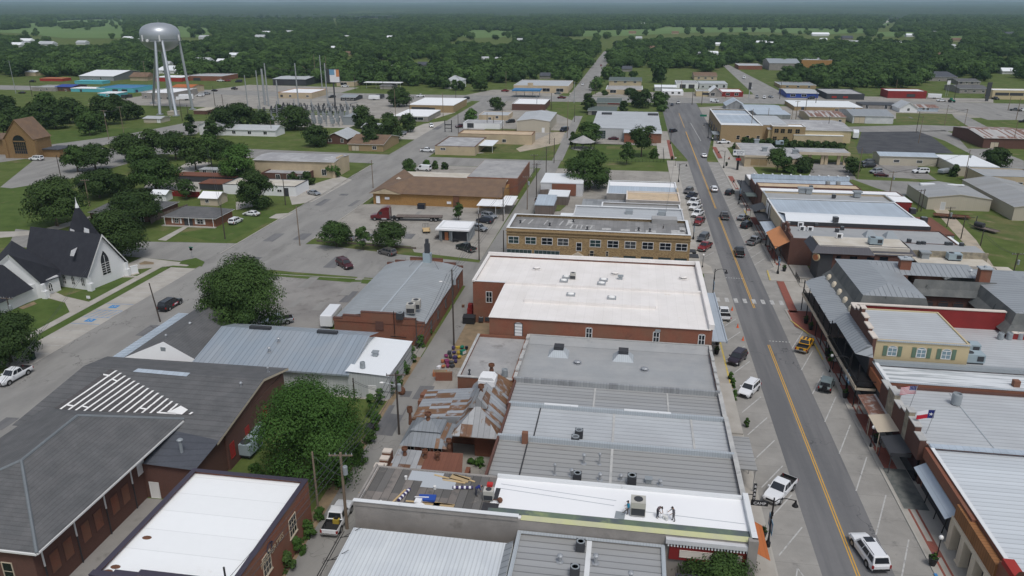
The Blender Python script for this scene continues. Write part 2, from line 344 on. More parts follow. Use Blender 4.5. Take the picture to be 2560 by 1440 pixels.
def empty(name,loc,label,cat,group=None,rz=0.0):
 o=bpy.data.objects.new(name,None);COL.objects.link(o);o.location=loc;o.rotation_euler=(0,0,rz);o.empty_display_size=.5
 return tag(o,label,cat,group)
def structure(name,mb,mats):
 o=mb.build(name,mats);o['kind']='structure';return o
LATER=[]
LAND=[]
def sheet(name,polys,z,m,px=False):
 b=MB()
 for p in polys:b.face([(*(G(*q)if px else q),z)for q in p])
 me=b.data(name,m);bm=bmesh.new();bm.from_mesh(me);bmesh.ops.triangulate(bm,faces=bm.faces)
 for f in bm.faces:
  if f.normal.z<0:f.normal_flip()
 bm.to_mesh(me);bm.free()
 o=link(name,me);o['kind']='structure';return o
def rc(x0,x1,y0,y1):return[(x0,y0),(x1,y0),(x1,y1),(x0,y1)]
# ================================================================== the setting
def disc(r0,r1,n,z):
 v=[(r*math.sin(2*math.pi*i/n),r*math.cos(2*math.pi*i/n),z)for r in(r0,r1)for i in range(n)]
 return v,[(i,n+i,n+(i+1)%n,(i+1)%n)for i in range(n)]
gb=MB();gb.face([(18000*math.cos(2*math.pi*i/96),18000*math.sin(2*math.pi*i/96),0)for i in range(96)])
structure('ground',gb,'grass');sheet('plaza',[rc(33.6,62,143.4,161)],.032,'pale_concrete');sheet('side_passage',[rc(-55.6,-46.6,40,69)],.01,'lot_asphalt')
def ridge(name,r0,r1,hfun,a0,a1,na,nr,m):
 v=[];F=[]
 for j in range(nr+1):
  t=j/nr;r=r0*(r1/r0)**t
  for i in range(na+1):
   a=a0+(a1-a0)*i/na;v.append((r*math.sin(a),r*math.cos(a),hfun(a,r,t)))
 F=[(j*(na+1)+i,j*(na+1)+i+1,(j+1)*(na+1)+i+1,(j+1)*(na+1)+i)for j in range(nr)for i in range(na)]
 b=MB();b.mesh(v,F);return structure(name,b,m)
_r=random.Random(3)
_ph=[(_r.uniform(3,40),_r.uniform(0,6.28),_r.uniform(.3,1))for _ in range(14)]
def roll(a,k=1.0):return sum(math.sin(f*a*k+p)*w/(1+f*.05)for f,p,w in _ph)/5
m=A('wooded_hill',(.030,.048,.024),.95,spec=.05,col2=(.042,.066,.03),sc=.002,grit=.5,gs=.035,stains=((.075,.105,.05),.0011,.60,.68),stretch=(1,.25,1))
_np=np.random.RandomState(5)
ridge('rolling_woods',4700,15500,lambda a,r,t:5+104*t**1.6+(7+16*t)*(roll(a*3+r*.0006)+1)*.5+_np.uniform(-2.2,2.2),R(-48),R(40),900,60,m)
ridge('wooded_hills',15500,17500,lambda a,r,t:100+(62+26*roll(a*2))*min(1,t*1.6)*(1 if t<.9 else.9),R(-50),R(44),260,8,m)
MS0,MS1=40,492
sheet('parking_lane',[rc(17.4,33.4,MS0,296)],.03,'concrete')
sheet('main_street',[rc(21.9,29.3,MS0,300),[(21.9,300),(29.3,300),(38,372),(38.5,490),(17,490),(17,420),(17.2,345)]],.034,'asphalt')
sheet('alley_road',[rc(-32.8,-28.4,40,150),[(-33,163),(-26.4,163),(-26,276),(-32,276)],[(-29.5,290),(-25.6,290),(-26.5,420),(-31,420)]],.03,'old_asphalt')
sheet('west_street',[rc(-95.2,-78.4,30,492),rc(-42.5,-29,518,1080)],.03,'old_asphalt')
sheet('cross_street',[[(-150,158),(-92,152.6),(-73,150.2),(-48,148.6),(-20,146),(17.4,143.6),(17.4,160.5),(-27,162),(-52,166),(-76,171),(-82.5,169.8),(-120,166.5),(-160,172)],[(60,145),(75,144),(75,156),(60,157)]],.026,'old_asphalt')
sheet('second_cross_street',[[(-190,280),(-92,273.5),(-79,273.5),(-26,274.5),(-26,289.5),(-79,290),(-92,292),(-190,298)]],.026,'old_asphalt')
sheet("back_road",[[(-245,238),(-226,273),(-222,300),(-200,330),(-215,372),(-224,368),(-232,320),(-262,262)]],.016,"old_asphalt");sheet("chapel_road",[[(-262,258),(-228,262),(-203,216),(-198,215),(-188,235),(-186,280),(-186,297),(-215,288),(-240,290)]],.024,"old_asphalt")
sheet('highway',[[(-520,500),(-300,494),(-150,478),(60,492),(160,498),(420,478),(420,506),(160,522),(60,522),(-150,512),(-300,520),(-520,530)]],.022,'old_asphalt')
PXR=lambda*q:[G(*p)for p in q]
sheet('northeast_road',[PXR((1803,160),(1818,160),(1965,236),(1965,262),(1900,255),(1880,232))],.026,'old_asphalt')
sheet('hill_road',[PXR((2178,76),(2186,76),(2194,66),(2215,58),(2248,44),(2282,26),(2276,26),(2240,44),(2205,57),(2186,66))],.6,'pale_concrete')
sheet('east_road',[PXR((2080,318),(2300,312),(2560,322),(2560,334),(2360,328),(2140,330)),PXR((2292,328),(2362,326),(2460,362),(2560,402),(2560,436),(2440,392),(2362,352)),PXR((2130,448),(2300,455),(2260,492),(2190,470)),PXR((2380,290),(2412,288),(2470,318),(2430,322)),PXR((1990,262),(2380,255),(2560,268),(2560,300),(2470,300),(2380,272),(1990,280))],.018,'old_asphalt')
sheet('lot',[[(-76.5,111),(-52.6,111),(-52.2,147),(-76.5,146.8)]],.012,'lot_asphalt')
sheet('truck_yard',[[(-78.3,176),(-52,173),(-50,168.5),(-33,165),(-33,226),(-78.3,212)],[(-74,236),(-34,236),(-34,273.5),(-78.3,273.5)]],.012,'lot_concrete')
sheet('back_yards',[rc(-32,14,40,144),rc(-26,14,162,275),rc(-65,-33,96.5,116)],.008,'lot_concrete')
sheet('alley_dirt',[[(-28.6,109),(-21,109),(-21,131),(-28.6,131)],[(-34.6,52),(-32.6,52),(-32.6,112),(-33.6,112)],[(-28.5,44),(-27,44),(-27,66),(-28.5,66)]],.014,'dirt')
sheet('gravel_track',[PXR((2330,520),(2360,515),(2440,600),(2520,720),(2490,720),(2420,620)),PXR((1385,330),(1412,330),(1398,360),(1300,380),(1290,372))],.0215,'gravel')
sheet('commercial_lots',[[(-330,430),(-228,424),(-160,420),(-152,395),(-118,392),(-112,432),(-100,478),(-150,486),(-320,500)],[(-78,300),(-60,300),(-30,330),(-30,400),(-60,470),(-78,490)],[(-112,512),(-50,510),(-46,560),(-100,552)],[(-16,330),(17,330),(17,372),(-16,372)],[(38,400),(62,400),(62,420),(110,428),(210,452),(210,482),(60,482),(38.5,470)],[(60,520),(220,520),(230,545),(60,548)],[(-28,520),(58,520),(70,560),(-24,548)],[(-300,520),(-200,516),(-200,552),(-290,560)],[(250,500),(380,490),(380,530),(260,540)]],.010,'lot_concrete')
sheet('pale_lots',[[(-135,402),(-103,398),(-98,425),(-128,428)],[(-94.5,330),(-108,330),(-104,378),(-94.6,392)],[(33.4,296),(40,296),(40,332),(60,336),(60,372),(38.6,372),(33.4,320)],[(-40,512),(-28,512),(-30,540),(-44,540)]],.014,'pale_concrete')
sheet('black_car_park',[PXR((2155,327),(2312,328),(2385,384),(2136,384))],.016,'black_asphalt')
sheet('bank_drive',[PXR((2035,408),(2105,405),(2142,448),(2090,452),(2022,440)),PXR((2180,409),(2287,411),(2342,450),(2190,442))],.016,'lot_asphalt')
sheet('bank_forecourt',[[(36.6,262),(45,262),(45,300),(36.6,300)],[(37,300),(60,302),(60,308),(37,308)]],.02,'pale_concrete')
sheet('far_fields',[PXR((-40,68),(60,60),(150,52),(310,48),(318,70),(300,96),(160,96),(60,84),(-40,80)),PXR((440,66),(520,70),(545,80),(500,92),(440,94)),PXR((1120,84),(1180,74),(1290,78),(1280,92),(1180,96)),PXR((1320,74),(1480,76),(1640,72),(1660,68),(1910,70),(2160,72),(2180,82),(2060,86),(1900,80),(1720,82),(1560,90),(1440,92)),PXR((2190,80),(2290,80),(2300,92),(2200,92)),PXR((2360,90),(2420,90),(2400,102),(2370,102)),PXR((2160,76),(2196,58),(2230,46),(2222,60),(2180,78))],.35,'field')
sheet('dry_fields',[PXR((560,39),(700,40),(990,43),(1010,47),(760,46),(560,44)),PXR((1240,34),(1320,36),(1330,41),(1230,41)),PXR((470,36),(560,38),(560,42),(470,40)),PXR((0,28),(60,31),(60,35),(0,34)),PXR((1800,17.5+18),(1900,34),(1905,36),(1805,38)),PXR((1690,37),(1800,36),(1800,38),(1690,39))],.5,'dry_grass')
sheet('dry_verge',[[(-76,170.5),(-52,166.3),(-50,168.3),(-51.5,171),(-73,173.4)],PXR((810,552),(842,540),(858,546),(836,554)),PXR((738,598),(765,588),(790,592),(770,604)),PXR((2400,545),(2470,535),(2560,560),(2560,610),(2470,590)),PXR((2380,328),(2430,330),(2470,372),(2420,372)),PXR((1160,345),(1390,352),(1385,372),(1230,385),(1060,360)),[(-78,225),(-72,226),(-72,255),(-78,262)],PXR((2130,338),(2150,395),(2110,398)),PXR((1330,520),(1420,510),(1400,528),(1310,535)),PXR((2240,282),(2380,285),(2400,312),(2240,306))],.02,'dry_grass')
sheet('lawn_strip',[[(-76.5,147),(-52.4,145.2),(-52.4,147.7),(-76.5,149.6)]],.024,'lawn')
b=MB()
def slab(x0,x1,y0,y1,h=.15):b.box(x0,x1,y0,y1,0,h)
slab(14,17.2,MS0,142.4);slab(33.6,37.3,MS0,143.4);slab(14,17.2,163,296);slab(33.6,37,160.4,296)
b.prism([(17.2,132),(19.8,136),(20.2,142.6),(17.2,142.6)],0,.15);b.prism([(33.6,134),(33.6,143.4),(31.2,143.4),(31.4,138)],0,.15)
b.prism([(17.2,163),(19.6,163),(19.4,168),(17.2,172)],0,.15);b.prism([(33.6,160.4),(33.6,170),(31.4,167),(31,160.4)],0,.15)
slab(-26.5,14,141.5,143.6);slab(-26.5,14,161.4,163);slab(36.8,60,157.2,161.4);slab(36.8,41,161.4,172)
slab(11,17.2,300,345);slab(38.8,41.2,330,400)
structure('pavement',b,'pale_concrete')
b=MB()
for x0,x1,y0,y1 in((17.2,17.4,MS0,131),(33.4,33.6,MS0,133),(17.2,17.4,172,296),(33.4,33.6,170,296),(-78.4,-78.2,40,147),(-78.4,-78.2,175,272),(-95.4,-95.2,160,270),(-76,-33.2,147.9,148.0)):
 b.box(x0,x1,y0,y1,0,.152)
structure('kerb',b,'kerb_concrete')
b=MB()
for y0,y1 in((40,73),(74,88),(89.5,107),(110,121),(123,134.5),(172,186),(192,210),(222,240),(250,262)):
 b.face([(34.2,y0,.156),(34.45,y0,.156),(34.45,y1,.156),(34.2,y1,.156)]);b.face([(35.0,y0,.156),(35.25,y0,.156),(35.25,y1,.156),(35.0,y1,.156)])
 for yy in(y0,y1):b.face([(34.2,yy-.8,.157+yy*6e-5),(35.25,yy-.8,.157+yy*6e-5),(35.25,yy+.8,.157+yy*6e-5),(34.2,yy+.8,.157+yy*6e-5)])
for y0,y1 in((88.5,94),(97,103),(106,112),(116,122),(176,184),(206,214),(262,270),(304,330)):
 b.face([(34,y0,.172),(35.6,y0,.172),(35.6,y1,.172),(34,y1,.172)])
for y0,y1 in((300,345),):b.face([(15.6,y0,.158),(17,y0,.158),(17,y1,.158),(15.6,y1,.158)])
b.face([(31.9,142,.16),(33.4,142,.16),(33.9,160,.16),(32.4,160,.16)]);b.face([(31.6,135,.16),(36,128,.16),(36,143,.16),(31.6,143,.16)])
structure('brick_paving',b,'paver_brick')
b=MB();b.face([(33.8,80.5,.159),(36.6,80.5,.159),(36.6,89,.159),(33.8,89,.159)]);b.v=[(x,y,.176)for x,y,z in b.v];structure('slate_paving',b,'slate')
b=MB()
for x0,x1,y0,y1 in((33.35,33.62,121,130.5),(17.18,17.45,108,131)):b.face([(x0,y0,.166),(x1,y0,.166),(x1,y1,.166),(x0,y1,.166)])
b.face([(31.2,138,.163),(31.5,137.8,.163),(33.7,131,.163),(33.4,131,.163)]);b.face([(19.8,136,.163),(20.1,136,.163),(20.4,142,.163),(20.1,142,.163)]);b.face([(31,160.4,.163),(31.3,160.4,.163),(31.7,167,.163),(31.4,167,.163)])
b.face([(33.3,205,.163),(33.6,205,.163),(33.6,222,.163),(33.3,222,.163)])
structure('yellow_kerb',b,'kerb_yellow')
b=MB();b.face([(33.3,61,.167),(33.62,61,.167),(33.62,69.5,.167),(33.3,69.5,.167)]);b.face([(36.2,143.6,.05),(38.2,143.6,.05),(38.2,144.2,.05),(36.2,144.2,.05)]);structure('blue_kerb',b,'paint_blue')
rp_=random.Random(12);b=MB();pb2=MB()
for x0,x1,y0,y1,n in((-94,-80,60,480,26),(-76,-54,113,145,7),(-70,-36,176,206,6),(-32.4,-29,50,140,8),(-70,10,150,160,7),(-300,-110,430,490,12),(40,200,440,480,8)):
 for i in range(n):
  x,y=rp_.uniform(x0,x1),rp_.uniform(y0,y1);a,c=rp_.uniform(.5,1.6),rp_.uniform(.8,5);k=rp_.uniform(-.2,.2);(b if i%2 else pb2).face([(x-a,y-c,.0445+i*.0004),(x+a,y-c+k,.0445+i*.0004),(x+a*.9,y+c,.0445+i*.0004),(x-a+k,y+c*.9,.0445+i*.0004)])
structure('road_patch',b,'asphalt');structure('pale_road_patch',pb2,'old_asphalt')
b=MB()
def line(p,q,wd=.12,z=.040):
 d=Vector((q[0]-p[0],q[1]-p[1]));n=Vector((-d.y,d.x)).normalized()*wd/2
 b.face([(p[0]-n.x,p[1]-n.y,z),(q[0]-n.x,q[1]-n.y,z),(q[0]+n.x,q[1]+n.y,z),(p[0]+n.x,p[1]+n.y,z)][::-1])
for y0,y1 in((40,126),(172,213),(223,300)):
 line((25.42,y0),(25.42,y1),.13);line((25.7,y0),(25.7,y1),.13)
line((25.42,143.5),(25.42,172),.13);line((25.7,143.5),(25.7,172),.13);line((25.5,300),(25.5,372),.3)
line((25.6,385),(25.6,440),.2)
structure('yellow_line',b,'road_yellow');b=MB()
for k in range(19):
 y=137.3-k*6.2
 if y>69.5:line((18,y-5.3),(21.4,y),.15)
 y=133-k*8.3
 if y>48:line((32.6,y),(29.25,y-8),.15)
for k in range(21):
 y=179.7+k*5.5;line((17.9,y-5.6),(21.2,y),.13)
 y=177+k*5.6;line((32.8,y),(29.3,y-6.2),.13)
line((19.6,68.3),(17.9,62.0),.13);line((19.6,68.3),(21.4,62.5),.13);line((18.6,66),(20.2,58),.13);line((21.4,62.5),(20.4,61),.13);line((18.2,63.5),(18.9,60),.13)
for k in range(8):
 x=18.6+k*1.75;b.face([(x,146.0,.041),(x+.75,146.0,.041),(x+.75,148.4,.041),(x,148.4,.041)])
for k in range(7):
 b.face([(21.9+k*.55,160.8,.041),(22.2+k*.55,160.8,.041),(22.2+k*.55,161.1,.041),(21.9+k*.55,161.1,.041)])
 b.face([(25.9+k*.55,127.6,.041),(26.2+k*.55,127.6,.041),(26.2+k*.55,127.9,.041),(25.9+k*.55,127.9,.041)])
line((30.5,345),(29.6,402),.25)
structure('white_line',b,'road_white')
sheet('church_parking',[[(-101.2,98),(-95.2,98),(-95.2,149),(-101.2,149)],[(-113,143.5),(-101,150.4),(-95.5,151.8),(-112,154.5)]],.034,'pale_concrete')
b=MB()
for y in(103.5,106.8,110.0,113.2,130,133.2,136.4,139.8,143,146):line((-101,y-.3),(-95.4,y),.14)
line((-108,148),(-103,152),.12);line((-104,148),(-100,151.5),.12)
structure('church_bay_line',b,'road_white');b=MB()
for y in(116.4,119.6,123.2,126.6):line((-101,y-.3),(-95.4,y),.12)
for k in range(5):line((-100.6+k*1.1,119.5),(-99.8+k*1.1,123.1),.12)
for yy in(118.0,125):b.face([(-99.3,yy-.75,.04),(-97.6,yy-.75,.04),(-97.6,yy+.75,.04),(-99.3,yy+.75,.04)])
structure('blue_bay_marking',b,'paint_blue');b=MB()
for yy in(118.0,125):
 for k in range(10):
  a0,a1=k*.5-.6,k*.5-.05
  line((-98.45+.38*math.cos(a0),yy+.38*math.sin(a0)),(-98.45+.38*math.cos(a1),yy+.38*math.sin(a1)),.11,.046)
 line((-98.45,yy),(-98.5,yy+.62),.13,.046);line((-98.45,yy),(-98.0,yy+.05),.12,.046)
structure('wheelchair_marking',b,'road_white')
b=MB();b.box(-105,-103.3,96,149,0,.08);b.prism([(-117,128),(-105,124),(-105,126.5),(-112,128.6),(-116,130.8)],0,.075);b.prism([(-110,126),(-104,120),(-104,122.6),(-108,127)],0,.07)
b.prism([(-115,110),(-105,109.5),(-105,111),(-115,112)],0,.07);b.prism([(-108,141),(-104,141.6),(-104,142.4),(-108,142)],0,.07)
b.box(-102,-98,150.2,151.4,0,.05)
b.prism([G(228,540),G(240,545),G(110,585),G(30,592),G(-20,596),G(-20,580),G(90,578)],0,.06);b.prism([G(460,566),G(470,568),G(415,602),G(395,600)],0,.06)
for q in(((690,535),(735,532),(705,548),(672,545)),((480,400),(530,408),(480,432),(430,428)),((370,450),(520,452),(500,480),(360,470)),((720,480),(850,440),(880,450),(780,505),(730,512)),((590,505),(650,500),(640,515),(590,525))):
 b.prism([G(*p)for p in q],0,.04)
structure('footpath',b,'pale_concrete')
sheet('flower_bed',[PXR((348,659),(362,653),(384,656),(385,661),(350,662)),[(-116.5,121.5),(-115,121),(-114.5,124),(-116,125)]],.06,'dirt')
sheet('bright_lawn',[[(-118,112),(-105,111.2),(-105,124),(-117,127.4)],[(-112,129),(-105,127),(-105,148.5),(-108,141)],[(-103.2,96),(-101.3,96),(-101.3,149),(-103.2,149)],PXR((440,585),(560,610),(700,540),(640,500),(590,560)),PXR((0,470),(100,445),(160,470),(220,520),(100,575),(0,580)),PXR((100,330),(330,320),(450,318),(340,352),(150,362)),[(-102,152),(-95.6,152.8),(-96,148.5),(-102,148.6)]],.008,'lawn')
sheet('church_kerb_island',[PXR((455,652),(490,645),(512,655),(505,667),(448,660))],.05,'lawn')
sheet('park_lawn',[[(-24,292),(14,292),(14,330),(-24,332)],[(-24,372),(17,372),(17,420),(-24,425)],[(46,262),(62,262),(62,275),(46,275)],[(44,308),(54,308),(54,313),(44,313)]],.01,'lawn')
sheet('park_bed',[[(-10,318),(10,318),(10,326),(-10,326)],[(-70,362),(-30,360),(-30,366),(-70,368)]],.014,'dry_grass')
# ================================================================== buildings
EXT={}
def land(phrase,x,y,z=3.0):p=PX(x,y,z);LAND.append((phrase,p[0],p[1]))
def off(root):return tuple(-c for c in root.location)
def part(root,name,b,mats,parent=None,smooth=False):
 return b.build(name,mats,root if parent is None else parent,smooth,None if parent is not None else off(root))
def ring(b,q,t,z0,z1,mi=0):
 """closed ring of rectangle q=(x0,x1,y0,y1), thickness t inwards"""
 x0,x1,y0,y1=q
 b.box(x0,x1,y0,y0+t,z0,z1,mi);b.box(x0,x1,y1-t,y1,z0,z1,mi);b.box(x0,x0+t,y0+t,y1-t,z0,z1,mi);b.box(x1-t,x1,y0+t,y1-t,z0,z1,mi)
def block(label,x0,x1,y0,y1,h,wall,roof,para=.5,cop='coping_white',ct=.28,name='shop_building',cat='building',phrase=None,group=None,lip=.06,slope=0.0):
 root=empty(name,((x0+x1)/2,(y0+y1)/2,0),label,cat,group);EXT[root.name]=(x0,x1,y0,y1)
 if phrase:land(phrase,(x0+x1)/2,(y0+y1)/2,h)
 b=MB();b.box(x0,x1,y0,y1,0,h-para-.12,bottom=False)
 if para>.05:ring(b,(x0,x1,y0,y1),.26,h-para-.12,h)
 part(root,'wall',b,wall)
 b=MB();e=.262 if para>.05 else-.12
 z=h-para;b.face([(x0+e,y0+e,z),(x1-e,y0+e,z),(x1-e,y1-e,z+slope),(x0+e,y1-e,z+slope)])
 if para<=.05:
  b.box(x0-.12,x1+.12,y0-.12,y1+.12,h-.25,z-.01)
 part(root,'roof',b,roof)
 if cop and para>.05:
  b=MB();ring(b,(x0-lip,x1+lip,y0-lip,y1+lip),ct+2*lip,h,h+.07);part(root,'coping',b,cop)
 return root
def win(root,face,u,z,w,h,fm='trim_white',pm='glass',nx=1,nz=2,name='window',fw=.1,sill=None,arch=0,fr=.06,ext=None):
 x0,x1,y0,y1=ext or EXT[root.name]
 def T(a,d,zz):
  return{'S':(u+a,y0-d,zz),'N':(u-a,y1+d,zz),'W':(x0-d,u-a,zz),'E':(x1+d,u+a,zz)}[face]
 b=MB()
 def slabp(a0,a1,z0,z1,d0,d1,mi):
  P=[T(a0,d0,z0),T(a1,d0,z0),T(a1,d0,z1),T(a0,d0,z1),T(a0,d1,z0),T(a1,d1,z0),T(a1,d1,z1),T(a0,d1,z1)]
  b.mesh(P,[(4,5,6,7),(0,1,5,4),(1,2,6,5),(2,3,7,6),(3,0,4,7)],mi)
 slabp(-w/2,w/2,z,z+h,-.02,.02,1)
 for a0,a1,z0,z1 in((-w/2-fw,-w/2,z-fw,z+h+fw),(w/2,w/2+fw,z-fw,z+h+fw),(-w/2,w/2,z-fw,z),(-w/2,w/2,z+h,z+h+fw)):slabp(a0,a1,z0,z1,-.01,fr,0)
 for i in range(1,nx):a=-w/2+w*i/nx;slabp(a-.035,a+.035,z,z+h,.02,.045,0)
 for i in range(1,nz):zz=z+h*i/nz;slabp(-w/2,w/2,zz-.03,zz+.03,.021,.04,0)
 if arch:
  k=8
  for r0,r1,d,mi in((0,w/2,.02,1),(w/2,w/2+fw,fr,0)):
   for i in range(k):
    a0,a1=math.pi*i/k,math.pi*(i+1)/k
    P=[T(r*math.cos(a),d,z+h+arch*r/(w/2)*math.sin(a))for r,a in((r0,a0),(r1,a0),(r1,a1),(r0,a1))]
    b.face(P if r0 else P[1:],mi)if r0 else b.face([T(0,d,z+h),P[1],P[2]],mi)
 if sill:slabp(-w/2-.2,w/2+.2,z-fw-.12,z-fw,-.01,.12,0)
 o=part(root,name,b,[fm,pm]);return o
def door(root,face,u,w=1.1,h=2.2,m='dark_trim',z=0,ext=None):return win(root,face,u,z+.05,w,h-.1,'trim_white',m,1,1,'door',.08,ext=ext)
def gable(label,x0,x1,y0,y1,h,hr,axis,wall,roof,ov=.4,name='house',cat='house',phrase=None,group=None,trim='trim_white',hip=0.0,gm=None):
 root=empty(name,((x0+x1)/2,(y0+y1)/2,0),label,cat,group);EXT[root.name]=(x0,x1,y0,y1)
 if phrase:land(phrase,(x0+x1)/2,(y0+y1)/2,h)
 b=MB();b.box(x0,x1,y0,y1,0,h,bottom=False)
 hp=hip
 if hp==0:
  if axis=='x':
   for x in(x0,x1):b.face([(x,y0,h),(x,y1,h),(x,(y0+y1)/2,hr)],1)
  else:
   for y in(y0,y1):b.face([(x0,y,h),(x1,y,h),((x0+x1)/2,y,hr)],1)
 part(root,'wall',b,[wall,gm or wall])
 b=MB();X0,X1,Y0,Y1=x0-ov,x1+ov,y0-ov,y1+ov
 if axis=='x':s=(hr-h)/((y1-y0)/2);ze=h-s*ov;r0,r1=(X0+hp,(y0+y1)/2,hr),(X1-hp,(y0+y1)/2,hr);A0,B0,C0,D0=(X0,Y0,ze),(X1,Y0,ze),(X1,Y1,ze),(X0,Y1,ze);top=[[A0,B0,r1,r0],[C0,D0,r0,r1]];ends=[[D0,A0,r0],[B0,C0,r1]]
 else:s=(hr-h)/((x1-x0)/2);ze=h-s*ov;r0,r1=((x0+x1)/2,Y0+hp,hr),((x0+x1)/2,Y1-hp,hr);A0,B0,C0,D0=(X0,Y0,ze),(X1,Y0,ze),(X1,Y1,ze),(X0,Y1,ze);top=[[B0,C0,r1,r0],[D0,A0,r0,r1]];ends=[[A0,B0,r0],[C0,D0,r1]]
 up=.03
 for f in top+(ends if hp else[]):
  b.face([(p[0],p[1],p[2]+up)for p in f],0);b.face([(p[0],p[1],p[2]-.09)for p in f[::-1]],1)
  p,q=f[0],f[1];b.face([(*p[:2],p[2]-.09),(*q[:2],q[2]-.09),(*q[:2],q[2]+up),(*p[:2],p[2]+up)],1)
  if not hp:
   for p,q in((f[1],f[2]),(f[3],f[0])):b.face([(*p[:2],p[2]-.14),(*q[:2],q[2]-.14),(*q[:2],q[2]+up),(*p[:2],p[2]+up)],1)
 part(root,'roof',b,[roof,trim])
 return root
def vent(root,x,y,z,h=.9,r=.12,m='steel',cap=True,name='vent_pipe'):
 b=MB();b.tube((x,y,z-.05),(x,y,z+h),r,n=8)
 if cap:b.lathe((x,y,z+h),[(r*1.7,0),(r*1.9,.12),(r*1.2,.25),(.01,.3)],8)
 b.lathe((x,y,z),[(r*2.5,0),(r*2.5,.02),(r,.06)],8)
 return part(root,name,b,m)
def sub(root,name,m,*boxes):
 b=MB()
 for q in boxes:b.box(*q)
 return part(root,name,b,m)
def text(root,s,loc,size,rot,m,name='lettering',ex=.01):
 cu=bpy.data.curves.new(name,'FONT');cu.body=s;cu.size=size;cu.align_x='CENTER';cu.align_y='CENTER';cu.extrude=ex;cu.resolution_u=2
 o=bpy.data.objects.new(name,cu);COL.objects.link(o);dg=bpy.context.evaluated_depsgraph_get();me=bpy.data.meshes.new_from_object(o.evaluated_get(dg));bpy.data.objects.remove(o)
 me.materials.clear();me.materials.append(MAT[m]);o=bpy.data.objects.new(name,me);COL.objects.link(o)
 o.location=[a-(c if root else 0)for a,c in zip(loc,root.location if root else(0,0,0))];o.rotation_euler=rot
 if root:o.parent=root
 return o
FS,FW,FE=(R(90),0,0),(R(90),0,R(-90)),(R(90),0,R(90))
# west side of the main street, from the near end
r=block('white ribbed metal roofed shed on the alley at the bottom edge',-26,-9.6,40,61.6,4.4,'stucco_grey','metal_white_corr',0,None,phrase='the white ribbed roof at the bottom edge',slope=.35)
b=MB()
for y in(46,52,57.5,61):b.tube((-27.4,y,3.9),(-26,y,4.3),.04,n=5);b.tube((-26.9,y,4.1),(-25.2,y+.4,5.1),.03,n=5)
b.tube((-27.4,41,3.9),(-27.4,61.5,4.2),.05,n=5);b.tube((-27.1,41,4.05),(-27.1,61.5,4.3),.04,n=5);part(r,'gutter_frame',b,'black_metal')
b=MB();b.lathe((-16.4,52.3,4.5),[(.35,0),(.35,.35),(.55,.4),(.5,.6),(.01,.72)],12);part(r,'roof_vent',b,'rust')
b=MB();b.face([(-10.2,50,4.6),(-9.4,50,5.0),(-9.4,61.4,5.4),(-10.2,61.4,4.9)]);part(r,'flashing',b,'metal_slate_y')
r=block('grey ribbed metal roofed shop at the bottom, south of the roofers',-9.2,5.4,40,63.3,5.1,'stucco_grey','metal_grey_y',.18,'coping_grey',phrase='the grey roofed shop at the bottom')
b=MB();b.box(-2.2,-1.7,40,63,4.95,5.02);part(r,'walkway_strip',b,'coping_white')
for x,y,h in((2.1,57.2,1.5),(3.0,56.6,1.0),(-4.6,59.6,.6),(-1.2,59.9,.8)):vent(r,x,y,4.95,h,.16)
r=block('grey shed with dark ribbed roof behind the potted tree at the bottom',6.6,13.6,52,61.2,2.9,'stucco_grey','standing_black',0,None,name='lean_to',slope=.7)
r=block('building being re-roofed in bright white, roofers working on top',-26.6,14,63.5,70.8,6.3,'stucco_grey','membrane_new',.06,None,phrase='the roof being re-covered by roofers')
sub(r,'stripped_deck','tar_deck',(-26.3,-12.6,63.8,70.5,6.17,6.26))
b=MB();b.face([(-12.6,64.3,6.35),(13.7,64.3,6.35),(13.7,65.3,6.255),(-12.6,65.3,6.255)]);part(r,'old_membrane_strip',b,'old_membrane')
b=MB();b.face([(-9,63.45,6.36),(13.7,63.45,6.36),(13.7,64.3,6.352),(-9,64.3,6.352)]);part(r,'insulation_strip',b,'insulation')
sub(r,'coping','coping_white',(13.65,14.2,63.3,70.9,6.3,6.9),(-12.6,13.6,70.5,70.86,6.25,6.6),(-26.7,-9.2,63.3,63.8,6.76,6.82))
sub(r,'parapet','stucco_grey',(-26.6,-9.3,63.4,63.7,6.2,6.76),(-26.62,-26.4,63.7,70.8,6.2,6.5))
sub(r,'black_underlay','dark_trim',(-13.3,-11.6,63.9,65.9,6.265,6.275),(-12.4,-11.9,66.4,68.6,6.265,6.28))
sub(r,'membrane_sheet','sheet_grey',(-22.3,-18.6,68.6,70.4,6.265,6.28),(-20.6,-16.9,67.5,69.3,6.285,6.3))
b=MB()
for p,q in(((-12,69.4),(0.5,68.3)),((-12,68.6),(0.3,67.4)),((2.5,66.9),(13.4,66.4))):
 d=Vector((q[0]-p[0],q[1]-p[1])).normalized();b.prism([(p[0],p[1]),(q[0],q[1]),(q[0]-d.y*.09,q[1]+d.x*.09),(p[0]-d.y*.09,p[1]+d.x*.09)],6.244,6.25)
part(r,'membrane_seam',b,'sheet_grey')
sub(r,'sign_band','red_paint_wall',(5.9,13.3,63.28,63.45,3.6,5.2));sub(r,'side_pier','stucco_grey',(13.3,14.2,62.9,63.5,0,6.9))
b=MB();ring(b,(6.9,12.9,63.22,63.27),.04,4.0,4.8)
for q in((6.9,12.9,63.2,63.26,3.98,4.06),(6.9,12.9,63.2,63.26,4.75,4.83),(6.9,6.99,63.2,63.26,4.06,4.75),(12.81,12.9,63.2,63.26,4.06,4.75)):b.box(*q)
part(r,'sign_border',b,'coping_stone')
b=MB()
for i in range(26):b.box(5.7+i*.3,5.85+i*.3,63.1,63.45,5.25,5.6)
part(r,'dentil_course',b,'white_paint');sub(r,'cornice','peeling_white',(5.5,13.6,63.0,63.5,5.62,6.1))
